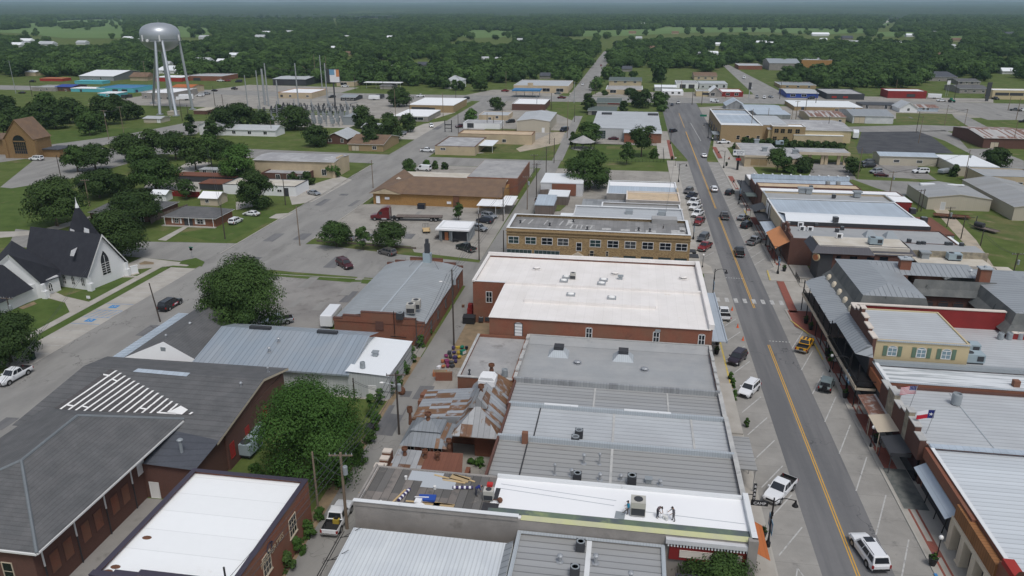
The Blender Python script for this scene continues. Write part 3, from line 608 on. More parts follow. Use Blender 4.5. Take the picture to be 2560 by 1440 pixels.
b=MB();b.face([(14.1,70.6,4.2),(16.0,70.6,3.2),(16.0,65.0,3.2),(14.1,65.0,4.2)][::-1]);part(r,'awning',b,'orange_roof')
ROOFERS=r
r=block('grey ribbed metal roof between the roofers and the pale roof',-14.2,14,70.9,80.1,6.0,'brick_brown','metal_grey_y',.5,None,phrase='the brownish grey ribbed roof beside the roofers')
sub(r,'coping','cap_dull',(13.65,14.2,70.9,80.1,6.0,6.1));sub(r,'side_parapet','coping_grey',(-14.2,13.9,79.6,80.05,5.4,6.12));sub(r,'ridge_strip','cap_dull',(-.4,-.1,71.9,79.5,5.5,5.58));sub(r,'step_flashing','dark_trim',(-10.5,-10.35,71.9,79.5,5.5,5.6))
for x,y,h in((-3.4,75.9,1.1),(-1.6,76.0,1.3),(-6.5,73.2,1.2),(-4.6,73.2,.7),(-1.4,72.9,.7),(.9,73.3,.5),(5.2,73,.45)):vent(r,x,y,5.5,h,.1 if h>1.1 else.14)
b=MB();b.box(-11.1,-10.4,79.0,79.6,5.5,7.0);part(r,'chimney',b,'brick_red')
b=MB();b.tube((14,73.2,5.2),(15.4,73.2,5.2),.05,n=5);b.box(15.2,15.5,73.1,73.3,4.4,6.6);b.box(15.1,16.9,73.1,73.3,3.9,4.5);o=part(r,'hanging_sign',b,'plastic_black')
text(r,'CAMP',(16.0,73.08,4.2),.5,FS,'white_paint')
for i,ch in enumerate('BABY'):text(r,ch,(15.35,73.08,6.3-i*.5),.42,FS,'white_paint')
r=block('pale grey ribbed metal roofed shop with twin air conditioners',-14.2,14,80.2,89.0,5.7,'brick_brown','metal_light_y',.45,None,phrase='the pale ribbed roof with twin air conditioners')
sub(r,'coping','cap_dull',(13.65,14.2,80.2,89,5.7,5.8));sub(r,'side_parapet','coping_grey',(-14.2,13.9,88.5,88.95,5.2,5.75));sub(r,'ridge_strip','cap_dull',(-.4,-.12,80.4,88.4,5.25,5.33),(9.4,9.66,80.4,88.4,5.25,5.33));sub(r,'step_flashing','dark_trim',(-10.0,-9.85,80.4,88.4,5.25,5.35))
sub(r,'white_patch','coping_white',(-14,-8,80.05,80.45,5.72,5.84),(-9.5,-5,88.6,89.05,5.76,5.82),(1,7,88.6,89.05,5.76,5.82))
b=MB();b.box(14.1,17.0,81,88.6,3.2,3.3);[b.tube((16.8,y,.15),(16.8,y,3.2),.06,n=6)for y in(81.3,85,88.3)];part(r,'awning',b,'metal_grey_y')
r=block('grey ribbed metal roof with two white strips, south of grey skylight roof',-14.6,14,89.1,96.7,5.3,'brick_brown','metal_grey_y',.4,None,phrase='the ribbed roof south of the grey skylight roof')
sub(r,'coping','cap_dull',(13.65,14.2,89.1,96.7,5.3,5.4));sub(r,'side_parapet','metal_galv',(-14.6,13.9,96.0,96.5,4.9,5.6));sub(r,'ridge_strip','cap_dull',(-3.2,-2.95,89.4,95.9,4.9,4.97),(6.7,6.92,89.4,95.9,4.9,4.97))
b=MB();b.box(14.1,16.4,89.4,103.5,3.1,3.3);part(r,'awning',b,'pale_concrete')
r=block('grey membrane roof with two pyramid skylights below the white roof',-14.8,14,96.8,112.1,5.15,'brick_red','membrane_grey',.55,None,phrase='the grey roof with two skylights')
b=MB()
for i in range(8):b.box(13.7,14.15,97+i*1.9,98.7+i*1.9,5.1,5.3+(.2 if i%2 else 0));b.box(-14.9,-14.4,97+i*1.9,98.6+i*1.9,5.0,5.25+(.25 if i%2 else 0))
part(r,'coping',b,'cap_dull');b=MB();b.face([(-14.5,110,4.63),(13.7,110,4.63),(13.7,112.05,5.3),(-14.5,112.05,5.3)]);part(r,'flashing',b,'membrane_grey');sub(r,'white_flashing','cap_dull',(-14.6,13.8,111.95,112.15,5.3,5.45))
for x in(-9.3,.6):
 b=MB();b.mesh([(x-1.6,105.6,4.6),(x+1.6,105.6,4.6),(x+1.6,108.4,4.6),(x-1.6,108.4,4.6),(x-.7,106.6,5.5),(x+.7,106.6,5.5),(x+.7,107.8,5.5),(x-.7,107.8,5.5)],[(0,1,5,4),(1,2,6,5),(2,3,7,6),(3,0,4,7)]);b.box(x-.75,x+.75,106.5,107.9,5.5,6.0,1)
 part(r,'skylight',b,['insulation' if 0 else 'coping_grey','hvac_dark'])
for x,y in((-6.2,104.2),(3.8,103.4)):vent(r,x,y,4.6,.2,.3,'steel')
r=block('low grey flat roof beside the alley bins with stained patches',-23,-14.9,96.5,112.1,4.9,'brick_red','gravel_roof',.4,None,phrase='the low grey roof by the alley')
sub(r,'coping','cap_dull',(-23.1,-22.7,96.5,112,4.9,4.98),(-23,-15,96.4,96.8,4.9,5.05));vent(r,-21.6,98.2,4.5,.6,.1,'hvac_dark');vent(r,-17.6,97.6,4.5,.7,.1)
r=block('large brick building with broad cream white roof beside the crossing',-27.2,14.2,128.2,144.2,8.15,'brick_red','membrane_white',.35,'coping_white',.35,phrase='the big white roofed brick building',name='brick_building')
sub(r,'south_wing','brick_red',(-21.2,14.18,112.3,128.15,0,7.9));sub(r,'south_roof','membrane_white',(-21.3,13.9,112.1,127.9,7.92,8.0))
sub(r,'roof_step','membrane_white',(-21.2,13.9,127.9,128.5,7.95,8.45));sub(r,'raised_roof','membrane_white',(-16.5,5.6,119.5,124.5,8.0,8.55))
b=MB();b.box(13.6,14.4,112.2,144.3,8.0,8.85);b.box(-27.3,-26.8,128,144.3,8.1,8.4);b.box(-27.2,14.3,143.8,144.4,8.15,8.75);part(r,'parapet',b,'membrane_white')
e=(-21.2,14.18,112.3,144.2)
for u in(-5.0,5.6,12.6):win(r,'S',u,5.35,.85,1.6,ext=e,arch=.2,nx=2)
win(r,'S',-16.4,4.9,1.2,2.1,'dark_trim','white_paint',1,4,ext=e,arch=.25,name='louvred_opening');sub(r,'wall_box','hvac_grey',(5.4,6.2,112.15,112.3,7.1,7.5))
win(r,'S',-24.2,4.2,1.0,2.0,nx=2,ext=(-27.2,-21.2,128.2,144.2));win(r,'W',134,1.5,1.2,2.2,'dark_trim','glass')
b=MB();b.box(14.2,17.4,118,141,3.5,3.62);b.box(17.25,17.45,118,141,3.3,3.8);part(r,'awning',b,'metal_blue_pale')
for u in(115,120,126,132,138):win(r,'E',u,.5,3.5,2.4,'dark_trim','glass',3,1,'shop_window')
for x,y in((-16.6,137.7),(-1.6,137),(11,136.4)):vent(r,x,y,7.85,.25,.4,'membrane_white')
for x,y,z in((-10.5,133.5,7.85),(-10.8,131.4,7.85),(-3.6,133,7.85),(-3.9,131,7.85),(-8.8,122.5,8.57),(-1.8,122,8.57)):
 b=MB();b.box(x-.75,x+.75,y-.6,y+.6,z,z+.3);b.ell((x,y,z+.28),(.62,.48,.24),1);part(r,'skylight',b,['steel','globe'])
r=block('two storey mottled tan brick building with rows of windows',-26.6,14,163,175.6,8.6,'brick_tan','old_tar_roof',.6,'coping_white',.5,name='brick_building',phrase='the two storey tan brick building')
sub(r,'cornice','brick_plain_tan',(-26.75,14.15,162.7,163,7.9,8.15),(-26.75,14.15,162.82,163,7.2,7.35));sub(r,'base_course','stone_tan',(-26.7,14.1,162.9,163,0,.5))
for x in(-25.0,-21.1,-17.4,-13.8,-6.6,-2.7,1.1,4.9,8.7):win(r,'S',x,5.1,2.3,1.5,nx=2,nz=2,pm=['glass','glass_teal','glass','glass_dim'][int(x*3)%4])
win(r,'S',12.2,5.1,2.3,1.5,nx=2,nz=2)
for x,w in((-23.7,5.6),(-17.4,5.6)):win(r,'S',x,.6,w,3.0,'steel','glass_teal',6,3,'shop_window')
for x in(-1.9,):win(r,'S',x,.2,1.2,2.7,'steel','glass_teal',1,2,'door')
for x in(1.1,4.9,8.7,12.2):win(r,'S',x,.4,2.5,2.8,'dark_trim','glass_teal',1,2,'shop_window')
win(r,'S',-10.2,4.0,1.1,1.8,nx=1);win(r,'S',-7.3,2.9,.8,1.2,fm='trim_tan');win(r,'S',-3.9,3.0,.45,1.1,fm='trim_tan')
sub(r,'entrance','trim_tan',(-11.5,-9.4,162.75,163,0,2.9));b=MB();b.mesh([(-11.8,162.6,2.9),(-9.1,162.6,2.9),(-10.45,162.6,3.7),(-11.8,163,2.9),(-9.1,163,2.9),(-10.45,163,3.7)],[(0,1,2),(0,2,5,3),(1,4,5,2)]);part(r,'pediment',b,'trim_tan')
win(r,'S',-10.45,.1,1.2,2.1,pm='glass',ext=(-26,14,162.72,175),name='door')
b=MB();b.box(-8,-6.6,161.9,163,2.6,2.7)
for i in range(10):b.box(-6.6+i*.42,-6.1+i*.42,161.9,163,2.55-i*.25,2.6-i*.25)
b.tube((-8,161.9,3.6),(-6.6,161.9,3.6),.04,n=5);b.tube((-6.6,161.9,3.6),(-2.3,161.9,1.1),.04,n=5);[b.tube((x,161.9,0),(x,161.9,3.6),.05,n=5)for x in(-8,-6.6)];part(r,'fire_stair',b,'black_metal')
b=MB();rr=random.Random(4)
for i,x in enumerate((-24,-22.2,-18.6,-15.0,-13.4,-12.4,-11.2,-10.1,-9,-7.9)):
 b.obox((x,168.6+(2.5 if i<5 else 0)),R(85+rr.uniform(-4,4)),4.2 if i<5 else 3.2,.3,8.005,8.012)
b.obox((-10.5,170.1),R(-1),6.6,.25,8.013,8.018);b.obox((-10.1,166.8),R(-1),6.6,.2,8.013,8.018);b.box(-13.6,-12.4,171,174,8.019,8.024)
for x0,x1,y0,y1 in((-5.4,-3.4,166.8,168.3),(-1.2,.8,166.5,168),(2,3.4,166.7,168.2),(4.4,6.6,166,168),(10,13,164.5,169),(12,13.5,168,171.5)):b.box(x0,x1,y0,y1,8.0,8.008)
part(r,'roof_patch',b,'road_white')
for x,y in((-24.4,169.6),(-17.4,168.3),(-12.3,172.5),(-8.7,166.4),(2.8,167.4),(5.3,167)):vent(r,x,y,8,.5,.16,'hvac_dark')
b=MB();b.box(14,16.2,164,166.5,3.2,3.4);b.box(14,15.8,168,170,3.2,3.4);part(r,'awning',b,'hvac_dark')
sub(r,'roof_hatch','gravel_roof',(5.8,11.6,173.8,176.9,6,9.1))
r=block('white painted brick building with peeling wall and two tall windows',-13,13.6,177.5,190,7.6,'peeling_white','metal_light_y',.3,None,name='brick_building',phrase='the white painted brick building')
for x in(-10.1,-5.6):win(r,'S',x,3.6,.9,2.2,'dark_trim','glass',1,2,arch=.25)
win(r,'S',8.6,3.4,.9,.9,'rust','rust',1,1,'boarded_window');sub(r,'brick_pier','brick_red',(12.3,13.65,177.4,177.6,0,7.4));sub(r,'roof_curb','hvac_grey',(-.4,1.4,184,186,7.3,8.2),(7.6,9.4,184,186,7.3,8.2))
sub(r,'side_coping','coping_white',(-13.1,13.7,189.5,190.1,7.6,7.75));sub(r,'roof_stain','membrane_tan',(-12.4,-2,178.2,180,7.31,7.32))
sub(r,'canopy','metal_white',(-21.4,-13.1,178.5,187,3.4,3.55),(-17,-7,187.3,193,4.6,4.75));b=MB();[b.tube((x,178.8,0),(x,178.8,3.4),.07,n=6)for x in(-21,-17,-13.5)];part(r,'canopy_post',b,'dark_trim')
r=block('grey metal roofed shop behind the white painted brick building',-6.8,13.8,190.2,203,5.6,'stucco_grey','metal_grey_y',.4,'coping_white',phrase='the grey roofed shop behind the white painted brick building')
r=block('white walled building with a painted flag and tan roof',-.4,14,203.3,214,6.4,'white_paint','membrane_tan',.3,'coping_stone',phrase='the white wall with the painted flag')
win(r,'S',1.8,2.6,.8,2.4,'steel','hvac_grey',1,3);win(r,'S',6.2,4.0,.7,1.1);sub(r,'upper_band','stucco_grey',(-.5,13.9,203.18,203.3,5.1,6.35))
b=MB();b.box(10.7,11.9,203.14,203.28,1.7,4.9,0);b.box(11.9,13.95,203.14,203.28,3.3,4.9,1);b.box(11.9,13.95,203.14,203.28,1.7,3.3,2);star=[(11.3+(.42 if i%2==0 else.17)*math.sin(i*math.pi/5),203.12,3.5+(.42 if i%2==0 else.17)*math.cos(i*math.pi/5))for i in range(10)]
[b.face([(11.3,203.12,3.5),star[i],star[(i+1)%10]],1)for i in range(10)];part(r,'painted_flag',b,['flag_blue','flag_white','flag_red'])
sub(r,'rear_shed','metal_galv',(-8.8,-.5,204,212,0,3.9));sub(r,'rear_roof','metal_galv',(-12.5,-.5,203.6,212.4,3.9,4.05))
r=block('white roofed shop beside the park, pinkish front on the street',-6,14,214.4,232,5.4,'stucco_grey','metal_blue_pale',.3,'coping_white',phrase='the white roofed shop beside the park');sub(r,'white_strip','membrane_new',(-5.6,13.6,226,231.6,5.12,5.2));sub(r,'front_wall','stucco_tan',(13.8,14.2,214.4,222,0,6))
r=block('white roofed shed with brick wall under the park tree',-27,-14,232,246,4.2,'peeling_white','metal_white',0,None,name='shed');sub(r,'brick_wall','brick_red',(-23.5,-16,231.8,232,.2,3.8))
r=block('grey tin lean-to with sloping roof beside the alley',-25.8,-20.5,208,217,3.0,'wood_grey','metal_blue_pale',0,None,name='shed',slope=.8)
r=block('small white shed roof behind the tin lean-to',-23.5,-17.5,220,228,2.8,'wood_grey','metal_white',0,None,name='shed')
r=block('pale grey storage container beside the wooden fence',-11.8,-5.6,197.5,200.5,2.6,'metal_wall','metal_wall',0,None,name='storage_container',cat='container')
r=empty('restaurant_building',(-21,84,0),'old brick restaurant roofed in patchwork rusty tin along the alley','restaurant');EXT[r.name]=(-28,-14.4,76,95);land('the rusty tin roofs',-21,84,4)
sub(r,'wall','brick_red',(-26.6,-18,86.6,93.6,0,3.4),(-18,-14.8,84,96,0,4),(-26,-21,79.4,84.4,0,3.9),(-20.6,-20.2,72,80,0,2.6),(-18,-17.5,73,79,0,1.6))
b=MB();b.face([(-26.9,86,3.6),(-18.6,86,4.7),(-18.6,94.2,4.7),(-26.9,94.2,3.6)]);b.face([(-26.9,86,3.3),(-18.6,86,3.3),(-18.6,86,4.7),(-26.9,86,3.6)]);part(r,'porch_roof',b,'rusty_metal_y')
b=MB();x0,x1,y0,y1=-20.6,-14.3,82,97;ra,rb_=(-17.7,85.4,7.1),(-17.7,95,7.1)
b.face([(x0,y0,4),(x1,y0,4),ra],0);b.face([(x1,y0,4),(x1,y1,4),rb_,ra],1);b.face([(x0,y1,4),(x0,y0,4),ra,rb_],1);b.face([(x1,y1,4),(x0,y1,4),rb_],0)
b.face([(x0,y0,3.9),(x0,y1,3.9),(x1,y1,3.9),(x1,y0,3.9)],1);part(r,'main_roof',b,['rusty_metal_x','rusty_metal_y'])
b=MB();b.mesh([(-19.0,85,6.5),(-16.4,85,6.5),(-17.7,85,8.1),(-18.7,89.5,6.8),(-16.7,89.5,6.8),(-17.7,89.5,7.8)],[(0,1,2),(0,2,5,3),(1,4,5,2)]);part(r,'dormer',b,'rusty_metal_x')
b=MB();x0,x1,y0,y1=-26.5,-20.4,78.9,85
P=[(x0,y0,3.9),(x1,y0,3.9),(x1,y1,3.9),(x0,y1,3.9),(-25.2,80.6,5.1),(-21.8,80.6,5.1),(-21.8,83.4,5.1),(-25.2,83.4,5.1)]
b.mesh(P,[(0,1,5,4),(1,2,6,5),(2,3,7,6),(3,0,4,7),(3,2,1,0)]);part(r,'lower_roof',b,'tin_grey')
b=MB();b.mesh([(-25.5,80.4,5.25),(-21.5,80.4,5.25),(-21.5,83.7,5.25),(-25.5,83.7,5.25),(-23.8,82,6.2),(-23.2,82,6.2)],[(0,1,5,4),(1,2,5),(2,3,4,5),(3,0,4),(3,2,1,0)]);part(r,'cupola_roof',b,'tin_grey')
b=MB();b.face([(-26.7,72.6,3.2),(-22.6,72.6,3.2),(-22.6,78,4.0),(-26.3,78,4.0)]);part(r,'shed_roof',b,'rusty_metal_x')
b=MB();b.face([(-22.6,72.4,3.3),(-17.2,72.4,3.3),(-18.2,78.2,4.0),(-22.6,78,4.0)]);part(r,'red_shed_roof',b,'rust_red')
for x,y,z,rr_,hh in((-27.0,85.6,3,.5,3),(-23.5,82,6,.6,1.2),(-17.7,95,7,.6,1.2),(-17.7,87.4,7.3,.55,1.6),(-25.2,77,3.8,.5,1.3),(-22.6,76.8,3.8,.5,1.3),(-21.0,76.6,3.8,.5,1.2),(-20.2,79.2,4,.5,1.4)):
 rr_*=.74;hh*=.85
 b=MB();b.lathe((x,y,z),[(rr_*.75,0),(rr_*.5,hh*.5),(rr_*.5,hh*.7),(rr_,hh*.72),(rr_,hh),(rr_*.85,hh),(rr_*.8,hh*.8),(.02,hh*.8)],14);part(r,'roof_ventilator',b,'rust')
b=MB();b.box(-18.9,-16.6,91.2,93.4,6.4,7.2);[b.box(-18.9+.1*i,-16.6-.1*i,91.3,93.3,7.2+.12*i,7.34+.12*i)for i in range(4)];part(r,'swamp_cooler',b,'white_paint')
for x in(-25.2,-23.2,-21.7):win(r,'S',x,2.4,.9,1.2,'trim_tan','glass',2,1,ext=(-26,-21,79.38,84))
b=MB();[b.box(-28.5,-27.4,72.6+i*1.1,73.5+i*1.1,0,2.4+.35*(i%3))for i in range(6)];[b.box(-28.4,-27.5,94+i*1.3,95+i*1.3,0,1.8+.3*(i%2))for i in range(3)];part(r,'stone_pier',b,'brick_red')
b=MB();[b.box(-28.5,-27.4,72.6+i*1.1,73.5+i*1.1,2.4+.35*(i%3),2.6+.35*(i%3))for i in range(6)];part(r,'pier_cap',b,'coping_stone')
sheet('courtyard_soil',[rc(-20,-14.4,71.7,79)],.016,'dirt')
r=empty('brick_building',(-41,131,0),'long brick building with grey ribbed barrel roof and stepped gables','building');EXT[r.name]=(-49.6,-33.4,116.4,147.6);land('the grey barrel roofed brick building',-41,131,5)
b=MB();b.box(-49.6,-33.4,116.4,147.6,0,3.9,bottom=False);part(r,'wall',b,'brick_red');b=MB();k=10
arc=[(-49.8+16.6*i/k,3.95+1.35*(1-(2*i/k-1)**2)**.8 if 0<i<k else 3.95)for i in range(k+1)]
for i in range(k):(xa,za),(xb,zb)=arc[i],arc[i+1];b.face([(xa,116.9,za),(xb,116.9,zb),(xb,147.2,zb),(xa,147.2,za)])
part(r,'roof',b,'metal_garage');b=MB();b.box(-41.7,-41.3,117,147,5.28,5.4);part(r,'ridge_cap',b,'coping_grey')
for yy,nm in((116.3,'south_gable'),(147.1,'north_gable')):
 b=MB()
 for x0,x1,z in((-49.7,-47.9,4.3),(-47.9,-44.6,4.9),(-44.6,-37.6,5.7),(-37.6,-34.8,4.9),(-34.8,-33.3,4.3)):b.box(x0,x1,yy,yy+.5,3.8,z);b.box(x0-.02,x1+.02,yy-.05,yy+.55,z,z+.1,1)
 part(r,nm,b,['brick_red','brick_brown'])
for y in(121,126,132,138,143):win(r,'E',y,1,1.3,1.9,'brick_brown','glass',1,2)
b=MB();b.box(-41.4,-39.8,145.6,147,5.2,7.2);b.box(-41.1,-40.1,146,146.8,7.2,9.2,1);b.box(-40.9,-40.3,146.1,146.7,9.2,10.2,1);[b.tube((-40.6,146.4,8),(-40.6+q,142.5,4.9),.03,n=4,mi=1)for q in(-3.4,3.4)];part(r,'roof_tower',b,['hvac_blue','hvac_dark']);sub(r,'bricked_opening','brick_brown',(-42,-40.6,116.22,116.3,2.6,4.2));b=MB();b.tube((-38.6,116.15,2),(-38.6,116.15,6.3),.06,n=5);b.box(-39.4,-36.6,116.1,116.2,1.5,1.6);part(r,'conduit',b,'black_metal')
r=empty('warehouse',(-47,103,0),'grey ribbed metal warehouse with white roofed lean-to by the alley','warehouse');EXT[r.name]=(-65,-33.6,96.6,110);land('the grey metal warehouse',-52,103,5)
b=MB();b.box(-64.6,-40,97.2,110.4,0,3.8,bottom=False);b.face([(-40,97.2,3.8),(-40,110.4,3.8),(-40,106.5,5.7)]);part(r,'wall',b,'metal_wall')
b=MB();b.face([(-65,96.7,3.75),(-39.6,96.7,3.75),(-39.6,106.6,5.8),(-65,106.6,5.8)]);b.face([(-65,106.6,5.8),(-39.6,106.6,5.8),(-39.6,111,4.5),(-65,111,4.5)]);b.box(-65,-39.6,96.66,96.74,3.5,3.78);part(r,'roof',b,'metal_steel_x')
sub(r,'ridge_vent','hvac_dark',(-60,-56.4,106.3,107,5.8,6.2),(-48.4,-45,106.3,107,5.8,6.2))
b=MB();b.box(-40,-33.6,97,109.4,0,3.9);part(r,'lean_to_wall',b,'metal_wall');b=MB();b.face([(-40.2,96.8,4.3),(-33.4,96.8,3.95),(-33.4,109.6,3.95),(-40.2,109.6,4.3)]);part(r,'lean_to_roof',b,'metal_white')
door(r,'S',-36.2,1.1,2.1,'trim_white',ext=(-40,-33,97,109));vent(r,-53.6,103.4,5.1,.6,.15);vent(r,-54,100.8,4.6,.6,.15)
r=empty('store_building',(-70.5,106,0),'hip roofed shingle store with white gable and pale metal awning','store');EXT[r.name]=(-76,-64.5,98.6,118);land('the hip roofed shingle store',-70.5,106,5)
sub(r,'wall','white_paint',(-76.4,-64.8,98.8,117.6,0,3.3));b=MB();e0=3.4
P=[(-77,97.6,e0),(-63.6,97.6,e0),(-64,118.2,e0),(-77,118.2,e0),(-70.2,98.4,6.3),(-70.6,113.5,6.3)]
b.mesh(P,[(1,2,5,4),(3,0,4,5),(2,3,5)]);b.mesh([(p[0],p[1],p[2]-.12)for p in P],[(4,5,2,1),(5,4,0,3),(5,3,2)],1);part(r,'roof',b,['shingle_grey','trim_white'])
b=MB();b.face([P[0],P[1],P[4]]);b.face([(-76.8,97.2,3.0),(-63.8,97.2,3.0),(-63.8,97.6,3.4),(-76.8,97.6,3.4)]);part(r,'gable',b,'white_paint');sub(r,'gable_vent','hvac_grey',(-70.6,-69.8,98.0,98.1,4.7,5.5))
b=MB()
for i in range(34):b.box(-79.6,-77,97+i*.6,97.42+i*.6,2.9,3.0)
b.box(-79.6,-77,97,117.2,2.86,2.9);part(r,'awning',b,'metal_blue_pale');vent(r,-70.2,106,5.5,.7,.15);vent(r,-71.4,101,5.5,.6,.12)
r=empty('church_hall',(-62,72,0),'large brick hall with grey shingle roofs and white battens','hall');EXT[r.name]=(-73,-46,50,92);land('the shingled brick hall',-62,72,7)
sub(r,'wall','brick_brown',(-72,-54.9,52,73.5,0,6.1));sub(r,'north_wing','brick_brown',(-71.5,-47.9,76,92.6,0,5.4));sub(r,'link_wing','brick_brown',(-56,-48.2,69.2,76.2,0,4.6))
def roofp(nm,faces,m):
 b=MB();[b.face(f)for f in faces];part(r,nm,b,m)
E0=6.2
roofp('south_roof',[[(-73.5,51.6,E0),(-53.9,51.6,E0),(-62.6,61,9.6)],[(-53.9,51.6,E0),(-53.9,77,E0+.1),(-63.2,70.6,9.6),(-62.6,61,9.6)],[(-73.5,77,E0),(-73.5,51.6,E0),(-62.6,61,9.6),(-63.2,70.6,9.6)],[(-53.9,77,E0+.1),(-73.5,77,E0),(-63.2,70.6,9.6)]],'shingle_grey')
b=MB();b.box(-54,-53.8,51.6,76.8,E0-.22,E0-.02);b.box(-73.5,-53.9,51.45,51.65,E0-.22,E0-.02);part(r,'gutter',b,'trim_white')
b=MB()
for p,q in(((-53.9,51.6,E0),(-62.6,61,9.6)),((-62.6,61,9.6),(-63.2,70.6,9.6)),((-63.2,70.6,9.6),(-53.9,77,E0+.1)),((-73.5,51.6,E0),(-62.6,61,9.6))):b.tube(p,q,.17,n=6)
part(r,'ridge_cap',b,'ridge_shingle')
NS=2.0/11.9;nz=lambda y:5.6+NS*(y-74.5)
def NP(px,py,up=.04):
 d=RM@Vector((px-_cx,_cy-py,-_f));k=(5.6-74.5*NS+up-HC)/(d.z-NS*d.y);return(d.x*k,d.y*k,HC+d.z*k)
roofp('north_roof',[[(-75.5,73.5,nz(73.5)),(-47.6,73.5,nz(73.5)),(-47.6,86.4,nz(86.4)),(-74.6,86.4,nz(86.4))],[(-47.6,86.4,nz(86.4)),(-47.4,93.4,5.9),(-76,93,5.9),(-74.6,86.4,nz(86.4))]],'shingle_grey')
b=MB();b.face([(-47.9,76,5.4),(-47.9,92.6,5.6),(-47.9,86.4,7.55),(-47.9,76,5.8)]);part(r,'east_gable',b,'brick_brown');b=MB()
for p,q in(((-47.6,73.5,nz(73.5)),(-47.6,86.4,nz(86.4))),((-47.6,86.4,nz(86.4)),(-47.4,93.4,5.9))):b.face([(*p[:2],p[2]-.3),(*q[:2],q[2]-.3),(q[0],q[1],q[2]+.03),(p[0],p[1],p[2]+.03)])
part(r,'bargeboard',b,'trim_tan')
roofp('low_roof',[[(-54.5,68.8,4.95),(-47.9,68.8,4.7),(-47.6,74,5.52),(-54.5,75.5,5.75)]],'shingle_slate')
roofp('stripped_patch',[[NP(277,921),NP(135,1022),NP(486,1038)]],'shingle_dark_patch')
b=MB();BT=((148.7,1024,291,926),(170,1025,302,932),(189,1025.5,313,939),(210,1027,325,945),(230,1027,336,952),(250,1028,347.5,957.5),(272.5,1028.5,359,964),(294,1030,371,970),(314,1030.5,383,976),(335,1031,396,982),(355,1032,407,989),(375,1032.5,419,996),(397,1030,431,1002.5),(420,1030,444,1009),(474,1035.5,481,1030))
def stp(x0,y0,x1,y1,n=6,wd=2.9):
 for k in range(n):
  a,c=k/n,(k+1)/n;j0,j1=rr.uniform(-.5,.5),rr.uniform(-.5,.5)
  b.face([NP(x0+(x1-x0)*a-wd+j0,y0+(y1-y0)*a,.08),NP(x0+(x1-x0)*a+wd+j0,y0+(y1-y0)*a,.08),NP(x0+(x1-x0)*c+wd+j1,y0+(y1-y0)*c,.08),NP(x0+(x1-x0)*c-wd+j1,y0+(y1-y0)*c,.08)])
for q in BT:stp(*q)
for x0,y0,x1,y1 in((258,936,275,939),(279,947,294,953),(168,1012,185,1015),(206,1015,222,1019),(350,1020,368,1023),(392,1031,440,1034)):b.face([NP(x0,y0+1.8,.1),NP(x1,y1+1.8,.1),NP(x1,y1-1.8,.1),NP(x0,y0-1.8,.1)])
b.face([NP(415,1033,.1),NP(455,1036,.1),NP(470,1024,.1),NP(452,1014,.1)]);part(r,'batten',b,'batten_white')
roofp('ridge_vent_sheet',[[NP(332,929,.07),NP(466,941,.07),NP(476,932,.07),NP(345,921,.07)]],'metal_blue_pale')
for y in(53,57.6,62.3,67):
 b=MB();b.tube((-54.8,y,3.4),(-54.8,y,6.1),.09,n=6);b.tube((-54.8,y,0),(-54.8,y,3.4),.07,n=6,mi=1);part(r,'downpipe',b,['trim_white','dark_trim'])
for y in(54.4,56.3,59,61,63.8,65.7):win(r,'E',y,1.8,1.2,2.2,'brick_brown','brick_red',1,1,'bricked_window',ext=(-72,-54.9,52,74))
win(r,'E',68.9,3.6,1.1,1.9,'trim_white','trim_white',1,6,'louvre',ext=(-72,-54.9,52,74));win(r,'S',-58,2.2,1,2,'trim_tan','glass',ext=(-72,-54.9,52,74));win(r,'S',-60.2,2.2,1,2,'trim_tan','glass',ext=(-72,-54.9,52,74))
door(r,'S',-53.8,1.1,2.2,'trim_white',ext=(-56,-48.2,69.2,76))
for y in(77,81,86):win(r,'E',y,1.4,.9,1.9,'red_trim','red_trim',1,1,'shutter',ext=(-71,-47.9,76,92))
vent(r,-51,71.4,5.1,1.7,.2,'hvac_grey');vent(r,-49,90.4,6.6,.6,.1);vent(r,-50,84.6,7.2,.5,.12)
r=block('white roofed brick building with dark coping at the bottom left',-46.8,-33.2,40,67,6.2,'brick_red','membrane_bright',.35,'coping_dark',.45,phrase='the bright white roof with dark coping',name='brick_building')
for y in(50.2,56.4,62.4):win(r,'E',y,2.6,1.5,2.1,'trim_tan','glass',3,3,sill=1)
b=MB()
for x0,x1,z in((-46.9,-44.6,6.3),(-44.6,-42,6.6),(-42,-36.2,6.95),(-36.2,-34,6.6),(-34,-33.1,6.3)):b.box(x0,x1,49.6,50.1,5.4,z);b.box(x0,x1,49.5,50.2,z,z+.12,1)
part(r,'stepped_parapet',b,['brick_red','coping_dark']);b=MB();[b.ell((x,y,5.86),(.5,.3,.03))for x,y in((-45.6,51.4),(-45.9,50.7),(-45.2,55.7))];part(r,'roof_drain',b,'rust')
b=MB();b.tube((-34,50.6,5.8),(-34,50.6,8.0),.09,n=8);part(r,'flue',b,'dark_trim')
text(r,'PROPERTIES',(-33.1,57.6,4.3),.95,(R(90),0,R(90)),'stucco_tan');b=MB()
for i in range(14):a=i*.5;b.tube((-33.12,57.2+.7*math.cos(a)*(1-i*.03),5.0+.5*math.sin(a)),(-33.12,57.2+.7*math.cos(a+.5)*(1-i*.03),5.0+.5*math.sin(a+.5)),.05,n=4)
part(r,'painted_emblem',b,'ink')
r=empty('church',(-116,132,0),'white wooden church with steep black roofs and a pointed spire','church');EXT[r.name]=(-128,-109,120,150);land('the white church',-116,132,8)
def bx2(nm,m,q,z0,z1):b=MB();b.prism(q,z0,z1);return part(r,nm,b,m)
g0,g1=(-109.3,132.6),(-107.6,142.4);ux,uy=-.985,.17
W0_,W1_=(g0[0]+ux*17,g0[1]+uy*17),(g1[0]+ux*17,g1[1]+uy*17)
gm_=((g0[0]+g1[0])/2,(g0[1]+g1[1])/2);wm_=(gm_[0]+ux*19,gm_[1]+uy*19)
